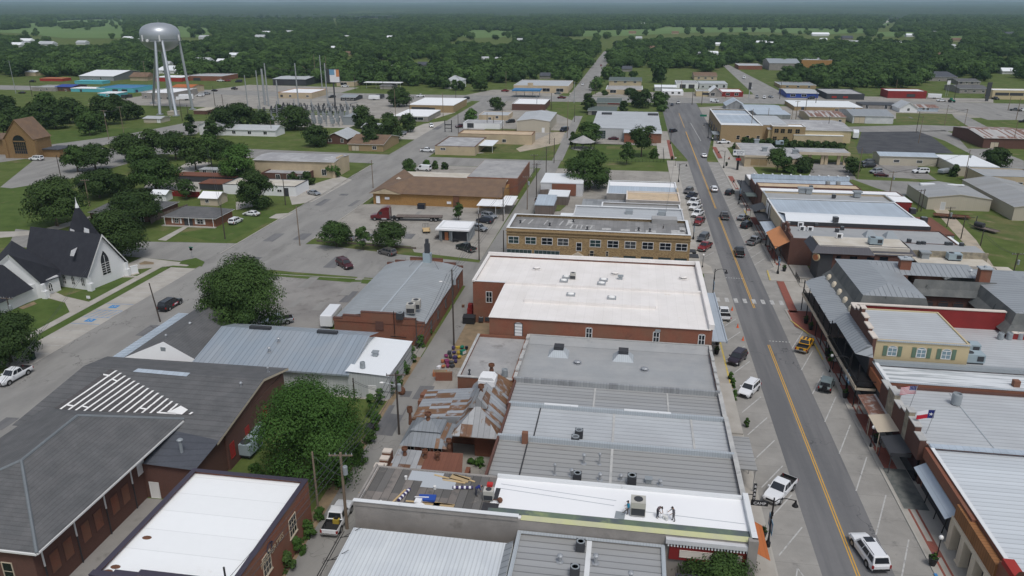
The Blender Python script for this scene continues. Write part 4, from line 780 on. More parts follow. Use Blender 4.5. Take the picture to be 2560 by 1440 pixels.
b=MB();b.prism([g0,g1,W1_,W0_],0,3.3,bottom=False);b.face([(*g0,3.3),(*g1,3.3),(*gm_,10.6)]);part(r,'wall',b,'siding_white')
b=MB();ov=.5;e0_=(g0[0]+.5*-ux,g0[1]-.6);e1_=(g1[0]+.5,g1[1]+.5);rm0=(gm_[0]-ux*.6,gm_[1]-uy*.6)
w0_=(W0_[0],W0_[1]-.6);w1_=(W1_[0],W1_[1]+.6)
b.face([(*e0_,2.95),(*rm0,10.75),(*wm_,10.75),(*w0_,2.95)][::-1]);b.face([(*e1_,2.95),(*rm0,10.75),(*wm_,10.75),(*w1_,2.95)]);part(r,'nave_roof',b,'shingle_black')
b=MB()
for p in(e0_,e1_):
 d=(-ux*.06,-uy*.06);b.face([(p[0]+d[0],p[1]+d[1],2.75),(p[0]+d[0],p[1]+d[1],3.05),(rm0[0]+d[0],rm0[1]+d[1],10.85),(rm0[0]+d[0],rm0[1]+d[1],10.3)])
part(r,'bargeboard',b,'trim_white')
b=MB();b.prism([(-127,120),(-116.8,124.4),(-115.3,131.9),(-126,136)],0,3.2,bottom=False);part(r,'transept_wall',b,'siding_white')
b=MB();pk=(-118.4,124.3,9.9);bk=(-125.5,133.2,9.9);b.face([(-115.0,132.2,2.9),(-116.2,134.4,3.4),bk,pk,(-115.7,127.4,2.9)]);b.face([(-125.2,118.2,2.9),pk,bk,(-130,128,2.9)]);part(r,'transept_roof',b,'shingle_black')
b=MB();b.face([(-115.6,127.2,2.7),(-115.4,126.9,3.4),(-118.3,124.0,10.1),(-118.6,124.2,9.0)]);b.face([(-118.6,124.1,9.0),(-118.3,123.9,10.1),(-125.2,118,3.1),(-125.2,118.2,2.4)]);b.face([(-115.8,127.2,0),(-124.8,118.6,0),(-124.8,118.6,3.2),(-118.5,124.3,9.4),(-115.8,127.2,3.2)]);part(r,'transept_gable',b,'siding_white')
b=MB();b.prism([(-127,110),(-117.4,110.6),(-116.8,124.6),(-126,122)],0,2.9,bottom=False);part(r,'south_wall',b,'siding_white')
b=MB();b.face([(-116.6,108.5,2.6),(-115.9,125.6,2.6),(-119.6,123.4,8.3),(-123,108,8.3)]);b.face([(-123,108,8.3),(-119.6,123.4,8.3),(-130,120,3),(-130,108,3)]);part(r,'south_roof',b,'shingle_black')
b=MB();b.prism([(-117.6,104),(-114.4,107.2),(-120,113),(-123,110)],0,3,bottom=False);b.face([(-117.8,103.8,0),(-113.6,108,2.8),(-115.4,106.2,6.6),(-118.6,103,7)]);b.face([(-118.2,103.2,6.6),(-117.6,103.4,7.2),(-113.2,108.6,2.9),(-113.4,108.7,2.5)]);part(r,'front_gable',b,'siding_white')
b=MB();sx_,sy_=-117.5,143.8;b.box(sx_-2.2,sx_+2.2,sy_-2.2,sy_+2.2,0,6.5);part(r,'tower',b,'siding_white');b=MB()
q4=lambda s,z:[(sx_-s,sy_-s,z),(sx_+s,sy_-s,z),(sx_+s,sy_+s,z),(sx_-s,sy_+s,z)]
for(s0,z0),(s1,z1)in(((3.4,5.6),(2.1,8.6)),((2.1,8.6),(.28,14.6))):
 A4,B4=q4(s0,z0),q4(s1,z1);[b.face([A4[i],A4[(i+1)%4],B4[(i+1)%4],B4[i]])for i in range(4)]
part(r,'spire',b,'shingle_black');b=MB();b.lathe((sx_,sy_,14.5),[(.42,0),(.3,.6),(.12,1.1),(.02,2.3)],8);part(r,'finial',b,'white_paint')
for dx,dy in((2.0,-1.4),(-.4,-2.6)):
 b=MB();b.mesh([(sx_+dx-.75,sy_+dy-.3,7.6),(sx_+dx+.75,sy_+dy-.3,7.6),(sx_+dx,sy_+dy-.2,10.6),(sx_+dx,sy_+dy+1.2,9.8)],[(0,1,2),(0,2,3),(1,3,2)]);part(r,'spire_dormer',b,'white_paint')
def rot_win(nm,c,ang,z,w_,h_,arch,nx,nz):
 b=MB();ca,sa=math.cos(ang),math.sin(ang)
 T=lambda a,d,zz:(c[0]+ca*a+sa*d,c[1]+sa*a-ca*d,zz)
 k=8;out=[(-w_/2,z),(w_/2,z),(w_/2,z+h_)]+[(w_/2*(1-(i/k)**1.6),z+h_+arch*(i/k))for i in range(1,k)]+[(0,z+h_+arch)]+[(-w_/2*(1-(i/k)**1.6),z+h_+arch*(i/k))for i in range(k-1,0,-1)]+[(-w_/2,z+h_)]
 cz=z+h_/2;big=[(a*1.22,cz+(zz-cz)*1.1)for a,zz in out]
 n=len(out)
 for i in range(n):j=(i+1)%n;b.face([T(big[i][0],.07,big[i][1]),T(big[j][0],.07,big[j][1]),T(out[j][0],.07,out[j][1]),T(out[i][0],.07,out[i][1])],0);b.face([T(0,.03,cz),T(*[out[i][0],.03,out[i][1]]),T(out[j][0],.03,out[j][1])],1)
 def bar(a0,a1,z0,z1):b.face([T(a0,.06,z0),T(a1,.06,z0),T(a1,.06,z1),T(a0,.06,z1)],0)
 for i in range(1,nx):a=-w_/2+w_*i/nx;bar(a-.06,a+.06,z,z+h_+arch*.55)
 for i in range(1,nz):zz=z+h_*i/nz;bar(-w_/2,w_/2,zz-.04,zz+.04)
 return part(r,nm,b,['trim_white','glass'])
ga=math.atan2(g1[1]-g0[1],g1[0]-g0[0])
rot_win('arched_window',gm_,ga,2.0,2.1,3.0,2.2,2,6)
na=math.atan2(uy,ux)+math.pi
for t in(1.4,4.0,6.4):rot_win('arched_window',(g0[0]+ux*t,g0[1]+uy*t),na,.9,.75,1.2,.7,2,2)
rot_win('arched_window',(-115.1,129.0),R(68),.9,.7,1.2,.6,2,2);rot_win('arched_window',(-117.1,117.5),R(88),.8,.75,1.2,.6,2,2);rot_win('arched_window',(-116.2,105.3),R(45),1,1.2,1.6,1.2,2,4)
b=MB();b.mesh([(-113.4,134.0,6.9),(-112.4,133.8,6.9),(-112.8,133.9,8.1),(-113.1,136.2,8.1)],[(0,1,2),(0,2,3),(1,3,2)]);part(r,'roof_dormer',b,'white_paint')
b=MB()
for p in(g0,g1,(-115.4,127.2)):b.box(p[0]-.1,p[0]+.9,p[1]-.5,p[1]+.5,0,1.6);b.box(p[0]-.1,p[0]+.5,p[1]-.4,p[1]+.4,1.6,3.0)
part(r,'buttress',b,'white_paint')
# east side of the main street
r=block('shop with pale ribbed roof, terracotta band and cream arcade at the corner',37.2,68,50,85.6,5.9,'brick_red','metal_pale_y',.35,'coping_white',.3,phrase='the cream arcade shop at the lower right')
sub(r,'side_coping','metal_blue_pale',(37.2,68,84.9,85.7,5.9,6.1));sub(r,'brick_band','brick_red',(36.7,37.2,71.5,85.4,4.3,5.7));sub(r,'wood_band','orange_siding',(36.4,37.15,65,74.5,3.7,5.4))
b=MB();b.face([(35.6,74.6,3.3),(36.9,74.6,4.1),(36.9,84.6,4.1),(35.6,84.6,3.3)]);part(r,'front_awning',b,'metal_blue_pale')
b=MB();[b.box(36.2,37.3,y-.45,y+.45,0,3.3)for y in(74.2,71.4,68.6,65.8)];b.box(36.25,37.2,65.3,74.7,3.3,3.8);[b.box(36.1,37.35,y-.55,y+.55,0,.35)for y in(74.2,71.4,68.6,65.8)];part(r,'arcade',b,'cream_paint')
sub(r,'recess','dark_trim',(37.1,37.25,50,85,.3,3.4));b=MB();[b.tube((36.5,y,.15),(36.9,y,3.6),.06,n=6)for y in(76.5,79,82)];part(r,'shopfront_post',b,'black_metal')
sub(r,'red_parapet','red_trim',(36.6,37.6,50,59.2,5.9,6.5),(36.6,37.6,61.8,64.6,5.9,6.5));b=MB();n=14
P=[(36.7,60.6+1.7*math.cos(math.pi*i/n),5.9+2.0*math.sin(math.pi*i/n))for i in range(n+1)]
b.face(P[::-1]);b.face([(37.4,p[1],p[2])for p in P]);[b.face([P[i],P[i+1],(37.4,*P[i+1][1:]),(37.4,*P[i][1:])],1)for i in range(n)];part(r,'round_pediment',b,['brick_red','red_trim'])
sub(r,'corner_front','brick_red',(36.6,37.2,50,65,3.4,5.9));sub(r,'green_shopfront','deep_green',(36.7,37.1,50,65,0,3.4));sub(r,'date_stone','coping_stone',(36.6,36.72,60.2,61,6.3,7.1),(36.52,36.62,58,59.6,4.2,4.4),(36.52,36.62,61.5,63.5,4.2,4.4))
r=block('shop with wide grey ribbed roof behind the two flags',37,66,86,101.6,5.7,'brick_brown','metal_light_y',.35,None,phrase='the flag topped stone front')
b=MB()
for i,(y0,y1,z)in enumerate(((86,88,6.2),(88,90.5,6.9),(90.5,91.8,7.5),(91.8,93.5,6.8),(93.5,96,6.3),(96,98.6,7.0),(98.6,101.6,6.4))):b.box(36.3,37.0,y0,y1,3.5,z,i%3==2);b.box(36.2,37.1,y0,y1,z,z+.12,2)
part(r,'stepped_front',b,['brick_brown','stone_tan','cap_dull']);sub(r,'shopfront','glass',(36.6,36.9,86.4,101,.3,3.4));sub(r,'seam_strip','coping_grey',(45,45.15,86,101,5.36,5.4))
b=MB();b.face([(33.9,87.6,3.0),(36.3,87.6,3.5),(36.3,92,3.5),(33.9,92,3.0)]);b.box(33.9,36.3,87.55,87.65,2.8,3.3);[b.tube((34.1,y,.15),(34.1,y,3),.06,n=6)for y in(87.8,91.8)];part(r,'dark_awning',b,'hvac_dark')
b=MB();b.face([(33.7,92.4,3.3),(36.3,92.4,3.7),(36.3,97,3.7),(33.7,97,3.3)]);[b.tube((34,y,.15),(34,y,3.3),.06,n=6)for y in(92.6,96.8)];part(r,'tan_awning',b,'trim_tan')
b=MB();b.face([(33.9,97.2,3.2),(36.3,97.2,3.5),(36.3,103,3.5),(33.9,103,3.2)]);[b.tube((34.1,y,.15),(34.1,y,3.2),.06,n=6)for y in(97.6,102.6)];part(r,'plank_awning',b,'rust_streak')
r=block('shop with streaky white metal roof beside the black balcony',36.9,70,101.7,108.2,6.1,'brick_red','metal_brushed',.4,'coping_grey',phrase='the streaky white roof');sub(r,'front_sign','terracotta',(36.6,36.9,102,108,4,5.4));sub(r,'side_coping','hvac_grey',(37,70,107.6,108.4,5.9,6.5));sub(r,'white_edge','coping_white',(37.0,37.5,101.8,108,6.12,6.3));sub(r,'shopfront','hvac_dark',(36.8,36.9,102,108,.2,3.8))
b=MB();b.box(54.2,55,103.6,104.4,5.7,6.6);part(r,'chimney',b,'brick_red')
r=block('narrow two storey brick front with pale yellow side and green shutters',37.2,50,109,121.8,9.4,'stucco_yellow','metal_light_y',.15,None,phrase='the yellow wall with green shutters')
b=MB()
for y0,y1,z in((109,111.5,9.5),(111.5,114,10.0),(114,116,10.7),(116,117.4,11.4),(117.4,119.2,10.6),(119.2,121.8,10)):b.box(36.7,37.2,y0,y1,0,z);b.box(36.6,37.4,y0,y1,z,z+.18,1)
part(r,'brick_front',b,['brick_brown','coping_stone'])
for u in(39.6,43.6,47):
 win(r,'S',u,7.0,1.15,1.15,'trim_white','glass_blue',2,2,arch=.35);sub(r,'shutter','green_trim',(u-1.3,u-.75,108.92,108.99,6.9,8.5),(u+.75,u+1.3,108.92,108.99,6.9,8.5))
sub(r,'eaves','coping_grey',(37.3,50.15,108.85,109,9.2,9.4));sub(r,'rear_wing','stucco_grey',(50.1,72,109,124,0,5.9));sub(r,'rear_roof','metal_light_y',(50.1,72,108.5,124,5.92,6.0))
r=empty('hotel_building',(55,134,0),'brick building with grey mansard roofs and long black balcony','building');EXT[r.name]=(38.6,72,122.2,146);land('the grey mansard roofed building',52,134,9)
sub(r,'wall','brick_brown',(38.6,50,124.8,145,0,6.4),(50,72,136,145,0,6.4),(60.5,76,121,145,0,6.4),(50,60.5,135.2,136,0,7.6));sub(r,'red_wall','red_paint_wall',(37.6,61,124,124.6,0,9.1),(61,72,120.4,121,0,7));sub(r,'red_wall_cap','coping_stone',(37.5,61.1,123.9,124.7,9.1,9.25),(61,72,120.3,121.1,7,7.1))
b=MB()
def mans(q,s,z0,z1,skip=''):
 x0,x1,y0,y1=q;i0,i1,j0,j1=x0+s,x1-s,y0+s,y1-s
 mid=lambda a,c:a+(c-a)*.62
 for nm,P in(('S',[(x0,y0),(x1,y0),(i1,j0),(i0,j0)]),('E',[(x1,y0),(x1,y1),(i1,j1),(i1,j0)]),('N',[(x1,y1),(x0,y1),(i0,j1),(i1,j1)]),('W',[(x0,y1),(x0,y0),(i0,j0),(i0,j1)])):
  if nm in skip:continue
  M=[(mid(P[0][0],P[3][0]),mid(P[0][1],P[3][1])),(mid(P[1][0],P[2][0]),mid(P[1][1],P[2][1]))];zm=z0+(z1-z0)*.42
  b.face([(*P[0],z0),(*P[1],z0),(*M[1],zm),(*M[0],zm)]);b.face([(*M[0],zm),(*M[1],zm),(*P[2],z1),(*P[3],z1)])
mans((37.9,51.4,124.5,146.4),1.8,6.6,10,'N');mans((49.4,66,134.6,146.4),1.6,7.5,10,'WNE');mans((60,77,120.8,146.4),1.8,6.6,9.6,'');part(r,'mansard',b,'shingle_mansard')
b=MB();zt=10.0;zr_=11.0
def hipr(x0,x1,y0,y1,z,zr,ax):
 if ax=='y':a_,c_=((x0+x1)/2,y0+4,zr),((x0+x1)/2,y1-3,zr);b.face([(x0,y0,z),(x1,y0,z),a_],0);b.face([(x1,y0,z),(x1,y1,z),c_,a_],1);b.face([(x1,y1,z),(x0,y1,z),c_],0);b.face([(x0,y1,z),(x0,y0,z),a_,c_],1)
 else:a_,c_=(x0,(y0+y1)/2,zr),(x1-3,(y0+y1)/2,zr);b.face([(x0,y0,z),(x1,y0,z),c_,a_],0);b.face([(x1,y0,z),(x1,y1,z),c_],1);b.face([(x1,y1,z),(x0,y1,z),a_,c_],0)
hipr(39.7,49.6,126.3,146.2,zt,zr_,'y');hipr(44.6,63.4,138.2,146.2,zt,zr_-.02,'x');hipr(61.8,75.2,122.6,145,zt-.4,zr_-.6,'y');part(r,'metal_roof',b,['metal_slate_x','metal_slate_y'])
for x,y in((50.4,140.6),(62.4,137)):
 b=MB();b.box(x-.9,x+.9,y-.7,y+.7,9.6,12.3);b.box(x-1.1,x+1.1,y-.9,y+.9,12.3,12.5,1);b.lathe((x,y,12.5),[(.3,0),(.3,.3),(.02,.4)],8,1);part(r,'chimney',b,['brick_red','coping_grey'])
b=MB();b.face([(34.2,122.4,6.1),(38.6,122.4,6.9),(38.6,143,6.9),(34.2,143,6.1)]);b.face([(34.2,143,6.1),(38.6,143,6.9),(38.4,145.4,6.9),(35.6,145,6.1)]);part(r,'balcony_roof',b,'metal_slate_y')
b=MB();b.face([(34.5,108.8,7.0),(36.0,108.8,8.2),(36.0,122.2,8.2),(34.5,122.2,7.0)]);b.face([(36.0,108.8,8.2),(36.7,108.8,8.3),(36.7,122.2,8.3),(36.0,122.2,8.2)]);b.face([(34.5,108.8,7),(36.7,107.6,7),(36.7,108.8,8.3),(36,108.8,8.2)]);part(r,'upper_awning',b,'metal_slate_y')
b=MB();b.box(34.2,38.6,123,144,3.4,3.6,1);b.box(34.0,36.7,104.4,122,3.6,3.75);part(r,'balcony_floor',b,['black_metal','wood_grey'])
b=MB()
for x,ya,yb in((34.25,123,144),(34.05,104.4,122)):
 b.box(x-.05,x+.05,ya,yb,4.6,4.7);b.box(x-.16,x+.04,ya,yb,3.2,3.75,1)
 k=int((yb-ya)/.35)
 for i in range(k):yy=ya+.2+i*.35;b.box(x-.02,x+.02,yy-.02,yy+.02,3.7,4.62)
b.box(34.05,36.7,104.4,104.5,4.6,4.7);b.box(34.05,36.7,104.4,104.55,3.2,3.75,1)
for y in(123.3,127,131,135,139,143.6):b.tube((34.3,y,.15),(34.3,y,6.2),.09,n=6)
for y in(105,109,113,117.5,121.6):b.tube((34.2,y,.15),(34.2,y,7),.09,n=6)
part(r,'balcony_railing',b,['black_metal','trim_tan']);sub(r,'dark_shopfront','hvac_dark',(36.55,36.69,104.5,121.8,0,3.3),(36.55,36.69,109,121.8,3.8,7),(38.45,38.59,125,144.5,.2,3.2))
for u in(127,131,135,139,143):win(r,'W',u,4.0,1.1,2.2,'cream_paint','glass',1,2,ext=(38.4,50,124,146));b=MB();b.ell((38.4,u,7.0),(.5,.8,.9));part(r,'dormer',b,'cream_paint')
for u in(53.5,56,58.5):win(r,'S',u,5.0,1.6,1.2,'brick_brown','hvac_dark',1,1,ext=(50,60,135.1,136),arch=.4)
for q in((61.6,140.2),(70,139),(71.5,139)):vent(r,q[0],q[1],10,.7,.12,'white_paint')
for x in(73,73.5,74):vent(r,x,138,9.8,.7,.1,'hvac_dark')
r=block('brown brick restaurant with white roof and black sloping trim',41,59,161.5,169.4,6.9,'brick_brown','membrane_cream',0,None,name='restaurant_building',cat='restaurant',phrase='the black trimmed brown restaurant')
sub(r,'raised_roof','membrane_cream',(40.6,58.6,162.0,169.4,6.9,7.9));b=MB()
for P in([(39,160.6,6.6),(51.6,160.6,6.6),(50.4,162.2,8.0),(40.2,162.2,8.0)],[(39,169.4,6.6),(39,160.6,6.6),(40.2,162.2,8.0),(40.2,169.4,8.0)],[(51.8,161.2,6.6),(60,161.2,6.6),(58.8,162.9,8.0),(50.6,162.9,8.0)],[(60,161.2,6.6),(60,169.4,6.6),(58.8,169.4,8.0),(58.8,162.9,8.0)]):b.face(P)
part(r,'mansard_trim',b,'standing_black');
for u in(44.6,47.6,51):win(r,'S',u,4.6,1.5 if u>46 else.9,1.4,'brick_brown','glass',1,1)
for u in(53.6,57.4):win(r,'S',u,4.6,1.7,1.6,'brick_brown','glass',1,1)
sub(r,'dark_entrance','hvac_dark',(40.7,43.4,161.3,161.48,.1,6.2),(40.8,40.98,161.5,168,.1,6.2));b=MB();b.tube((39.9,161.0,5.6),(40.15,161.2,5.6),.85,n=16);b.tube((39.8,160.92,5.6),(39.9,161.0,5.6),.62,n=16,mi=1);part(r,'round_sign',b,['stucco_yellow','terracotta'])
b=MB();[b.box(37+i*.3,37.05+i*.3,159.4,159.45,.2,1.2)for i in range(22)];b.box(36.9,44,159.4,159.46,1.15,1.22);[b.box(37,37.05,159.6+i*.3,159.65+i*.3,.2,1.2)for i in range(16)];part(r,'patio_railing',b,'black_metal')
r=block('low rear wing with white roof and long black trim',60.6,74.6,160,166,5.2,'brick_brown','membrane_cream',0,None,name='restaurant_annex',cat='restaurant');b=MB();b.face([(60.7,158.8,3.8),(76,158.8,3.8),(74.8,160.2,5.35),(60.7,160.2,5.35)]);part(r,'mansard_trim',b,'standing_black');sub(r,'awning','metal_slate_x',(65,69,158.6,159.9,2.8,3.4));sub(r,'side_roof','membrane_cream',(74,78,159.6,162,4.8,5.0))
r=block('stone sided grey roofed shop with many small roof units',37.2,72,172.2,183.4,6.4,'brick_brown','membrane_grey',.2,None,phrase='the grey roof with many small units')
sub(r,'rear_part','stone_tan',(60.6,75.5,166.2,172.1,0,6.3));sub(r,'rear_roof','membrane_grey',(60.7,75.4,166.2,172.1,6.3,6.34));sub(r,'rear_lip','stone_tan',(60.6,75.6,166,166.2,4,6.6))
b=MB()
for y0,y1,z in((172,175.5,6.9),(175.5,177.2,7.6),(177.2,180,8.3),(180,181.6,7.5),(181.6,183.4,6.9)):b.box(36.7,37.2,y0,y1,0,z)
part(r,'stepped_front',b,'brick_brown');b=MB();b.tube((36.6,178.6,6.9),(36.7,178.6,6.9),.7,n=16);b.tube((36.55,178.6,6.9),(36.6,178.6,6.9),.5,n=16,mi=1);part(r,'round_emblem',b,['coping_stone','brick_brown'])
b=MB();b.face([(33.8,172.2,3.9),(36.7,172.2,5.6),(36.7,185.6,5.6),(33.8,185.6,3.9)]);b.box(33.7,33.85,172.2,185.6,3.7,3.9);part(r,'awning',b,'orange_awning');b=MB();[b.tube((34,y,.15),(34,y,3.9),.07,n=6)for y in(172.6,176.8,181,185.2)];b.box(33.9,34.0,172.4,180,2.9,3.1);part(r,'awning_post',b,'black_metal')
for x in(55,59.4):
 b=MB();b.mesh([(x-1.4,175.6,6.2),(x+1.4,175.6,6.2),(x+1.4,178.6,6.2),(x-1.4,178.6,6.2),(x-.4,178,7.4),(x+.6,178,7.4)],[(0,1,5,4),(1,2,5),(2,3,4,5),(3,0,4)]);part(r,'skylight',b,'hvac_grey')
r=block('widest pale blue roof with black edge on the east side',37,69.4,183.6,208.4,7.0,'stucco_grey','metal_blue_pale',.15,'coping_white',phrase='the wide pale blue roof')
MAT['metal_blue_pale'].node_tree.nodes;sub(r,'black_fascia','dark_trim',(38.6,70,183.5,183.6,6.2,7.3));b=MB();b.face([(37.6,183.6,7.35),(69.8,183.6,7.3),(69.8,187.6,7.6),(38.4,190,7.6)]);b.face([(38.4,190,7.6),(69.8,187.6,7.6),(69.6,193.2,6.9),(37.2,194.4,6.9)]);part(r,'curved_roof',b,'metal_white');sub(r,'front_wall','stucco_tan',(36.8,37.05,186,200,4,7.05));sub(r,'sign_frame','trim_white',(36.5,36.6,200,206,3,3.3),(36.5,36.6,200,200.3,3.3,7),(36.5,36.6,205.7,206,3.3,7));sub(r,'white_board','white_paint',(36.6,36.7,203,205,4,6.6))
b=MB();b.face([(33.8,186.4,3.4),(36.8,186.4,3.7),(36.8,197,3.7),(33.8,197,3.4)]);part(r,'awning',b,'metal_blue_pale');b=MB();b.box(33.6,36.8,198,207,3.4,3.55);b.face([(33.4,205,4),(36.6,205,5),(36.6,212,5),(33.4,212,4)]);part(r,'dark_awning',b,'hvac_dark')
r=block('narrow grey flat roofed shop between pale blue roof and white roof',37.2,69.6,208.6,217.4,7.0,'stucco_tan','membrane_grey',.5,'coping_grey')
r=block('long white roofed shop with red brick rear wall',37,74.4,217.6,223.2,6.7,'brick_brown','membrane_new',.1,None,phrase='the long white roof on the east side');sub(r,'rear_part','red_paint_wall',(69.8,74.6,211,217.5,0,6.6));sub(r,'rear_roof','membrane_new',(69.7,74.7,210.9,217.6,6.6,6.65))
r=block('narrow shop with stained tan roof beside the long white roof',37,65,223.4,228.6,7.0,'brick_brown','membrane_tan',.15,None);sub(r,'green_awning','shingle_green',(33.9,36.8,222.5,227,4.0,4.2));sub(r,'rear_green_roof','shingle_green',(65.2,70,221,225,3.6,3.8))
r=block('shop with pale blue roof and panelled parapet on its far side',36.8,65.6,228.8,238.4,6.2,'brick_brown','metal_blue_pale',.1,None);b=MB();b.box(36.8,65.4,237.8,238.3,6.2,7.5);[b.box(37.5+i*2.7,37.9+i*2.7,237.6,238.5,7.5,7.75,1)for i in range(11)];part(r,'parapet',b,['metal_blue_pale','coping_white']);sub(r,'awning','hvac_dark',(33.8,36.8,229,246,3.6,3.8))
r=block('white flat roofed shop beside the bank lawn',36.4,57.6,238.6,247.4,5.6,'stucco_grey','membrane_new',.1,None,phrase='the white roof beside the bank lawn')
r=block('dark brown shingle roofed shed behind the pale blue roofed shop',70.4,78,190,206,3.9,'hvac_grey','rust_red',0,None,name='shed',cat='shed');sub(r,'white_wall','metal_white',(70,76,180.6,187,0,4.2))
# east yard
b_=lambda*a,**k:block(*a,**k)
r=gable('larger grey metal building with white skylights in the east yard',86,103,231.5,249.5,3.6,4.7,'y','metal_tan_wall','metal_grey_y',.2,'metal_building','metal building','the grey metal building in the yard',trim='metal_tan_wall');door(r,'S',90.3,1.2,2.3,'metal_wall');sub(r,'skylight','metal_white',(88.5,94,246,247.4,4.05,4.5),(96,101,246,247,4.25,4.5))
r=gable('grey metal building with pale roller door at the right edge',105,120,222,258,3.8,5.2,'y','metal_tan_wall','metal_grey_y',.2,'metal_building','metal building','the right-edge metal building',trim='metal_tan_wall');win(r,'S',115,.2,4,2.8,'metal_wall','metal_wall',1,5,'roller_door')
r=gable('tan metal office with grey ribbed roof beyond the car park',92,112,300,309,3.4,4.2,'x','metal_tan_wall','metal_blue_pale',.3,'office_building','office','the tan metal office',trim='metal_tan_wall');win(r,'S',98,1.2,2,.9);win(r,'S',106,1.2,2,.9)
r=block('tan metal office wing with white roof beyond the car park',112.4,126,283,305,3.6,'metal_tan_wall','metal_white',0,None,name='office_building',cat='office')
r=block('flat roofed tan garage with dark open bay and two windows',113,131,262,277,4.4,'stucco_tan','membrane_grey',.4,'coping_grey',name='garage_building',cat='garage',phrase='the tan garage with dark open bay');win(r,'S',118,.1,3.6,2.6,'dark_trim','hvac_dark',1,1,'bay_door');win(r,'S',123.6,1.6,2,1);win(r,'S',127.6,1.6,2,1)
r=block('low bank with pale flat roof and tan fascia beside the pole sign',41.8,55.4,289,317,4.2,'stucco_tan','patched_roof',0,None,name='bank_building',cat='bank',phrase='the flat roofed bank');sub(r,'fascia','trim_tan',(41.6,55.6,288.7,289,3.5,4.25),(41.5,41.8,289,317,3.5,4.25));sub(r,'east_wing','stucco_tan',(55.6,62,285,308,0,4.1));sub(r,'east_roof','patched_roof',(55.6,62.2,284.8,308,4.1,4.2));win(r,'S',47,.5,6,2.4,'trim_tan','brick_plain_tan',2,1,'panel')
sub(r,'drive_through_roof','patched_roof',(62.4,80.4,297,306.5,3.7,4.6));sub(r,'drive_through_fascia','trim_tan',(62.4,80.5,296.7,297,3.6,4.65),(80.4,80.6,297,306.5,3.6,4.65));b=MB();[b.box(x,x+1.1,297.5,298.5,0,3.7)for x in(66,70.6,72,76.4,78.6)];part(r,'drive_through_pier',b,'stucco_tan')
r=block('two storey tan brick corner building with pale roof',38.4,56,344,401,7.4,'brick_plain_tan','metal_blue_pale',.5,'coping_white',.5,name='brick_building',phrase='the tan brick corner building');sub(r,'east_wing','brick_plain_tan',(56,68,352,384,0,6.6));sub(r,'east_roof','metal_light_y',(56,68,352,384,6.6,6.7));sub(r,'roof_step','coping_white',(39,55.6,346,352,6.9,7.2),(39,55.6,383,384,6.9,7.3))
for u in(46,50,54.4):win(r,'S',u,1.4,1.3,1.6,'trim_tan','glass')
for u in(350,362,372,384,394):win(r,'W',u,.5,5,3,'dark_trim','glass',2,2);
sub(r,'awning','hvac_grey',(35.4,38.3,345,354,3,3.2));
r=block('tan brick office with paired windows behind the bank hedge',60.6,74.4,347.6,356,6.8,'brick_plain_tan','membrane_new',.3,'coping_white',name='brick_building',phrase='the tan brick office behind the bank');
for u in(62.4,65,68,71.2):win(r,'S',u,4,1.7,1.7,'brick_plain_tan','glass',2,2)
for u in(62,66.4,70.4):win(r,'S',u,.7,1.6,1.7,'brick_plain_tan','glass',2,2)
def pbox(xl,xr,yb,yt,yf):
 """front wall base at pixel row yb from xl to xr, front top at yt, far roof edge at yf"""
 xm=(xl+xr)/2;y0=G(xm,yb)[1];h=HGT(xm,yb,yt);d=lambda px:G(px,yb)[0]*y0/G(px,yb)[1]
 y1=G(xm,yf,h)[1];wd=abs(d(xr)-d(xl));return d(xl),d(xr),y0,min(max(y1,y0+3),y0+max(14,wd*1.5)),max(h,2.2)
def pb(label,q,wall,roof,nm='shop_building',cat='building',phrase=None,roofk='flat',rise=1.6,w_=(),ov=.4,group=None,para=.25,cop='coping_white',trim='trim_white',hip=0.0):
 x0,x1,y0,y1,h=pbox(*q)
 if roofk=='flat':o=block(label,x0,x1,y0,y1,h,wall,roof,para,cop if para>.05 else None,.3,nm,cat,phrase,group)
 else:o=gable(label,x0,x1,y0,y1,h,h+rise,roofk,wall,roof,ov,nm,cat,phrase,group,trim,hip)
 if not w_ and cat in('building','store','house','workshop','restaurant','hall','inn'):rw=random.Random(len(label));w_=[((i+.5)/4,min(1.5,(x1-x0)*.09),1.2 if rw.random()<.7 else 2.0,'glass' if rw.random()<.75 else 'hvac_dark',.9 if rw.random()<.7 else.1)for i in range(4)if rw.random()<.8]
 for k in w_:
  f,wd,hh=k[:3];pm=k[3]if len(k)>3 else 'glass';z=k[4]if len(k)>4 else.9
  u=x0+(x1-x0)*f
  win(o,'S',u,min(z,h-hh-.2),wd,hh,'trim_white' if pm.startswith('glass')else 'dark_trim',pm,2,1,'window' if pm.startswith('glass')else 'door')
 return o
W3_=[(.2,1.6,1.3),(.5,1.6,1.3),(.8,1.6,1.3)]
pb('twin arched silvery roofed hall beside the black car park',(1918,2125,356,325,300),'stucco_yellow','patched_roof','hall_building','hall','the silvery roofed hall','x',1.2,trim='coping_white')
r=pb('white shed roof along the front of the silvery roofed hall',(1982,2106,358,338,328),'stucco_tan','metal_white','lean_to','shed',para=0)
pb('rusty roofed shed with pale walls and two small windows',(2022,2113,308,292,272),'stucco_tan','rust_streak','shed','shed','the rusty roofed shed','x',1.0,[(.6,1.2,.6),(.85,1.4,.9)])
pb('grey barn with tan sliding door beside the rusty roofed shed',(2130,2232,309,290,272),'peeling_white','metal_slate_x','barn','barn','the grey barn','x',1.6,[(.17,5,3.2,'trim_tan',.1)])
pb('long brick store with wide white roof beyond the rusty shed',(1985,2155,278,267,252),'brick_plain_tan','metal_white','store_building','store','the long white roofed store',para=0)
pb('low dark roofed shop joined to the white gabled house',(2155,2250,272,264,257),'stucco_grey','hvac_dark',para=0)
pb('white house with front gable and single upper window',(2248,2292,281,270,250),'siding_white','metal_light_y','house','house',None,'y',3,[(.5,1.2,1.4,'glass',3)])
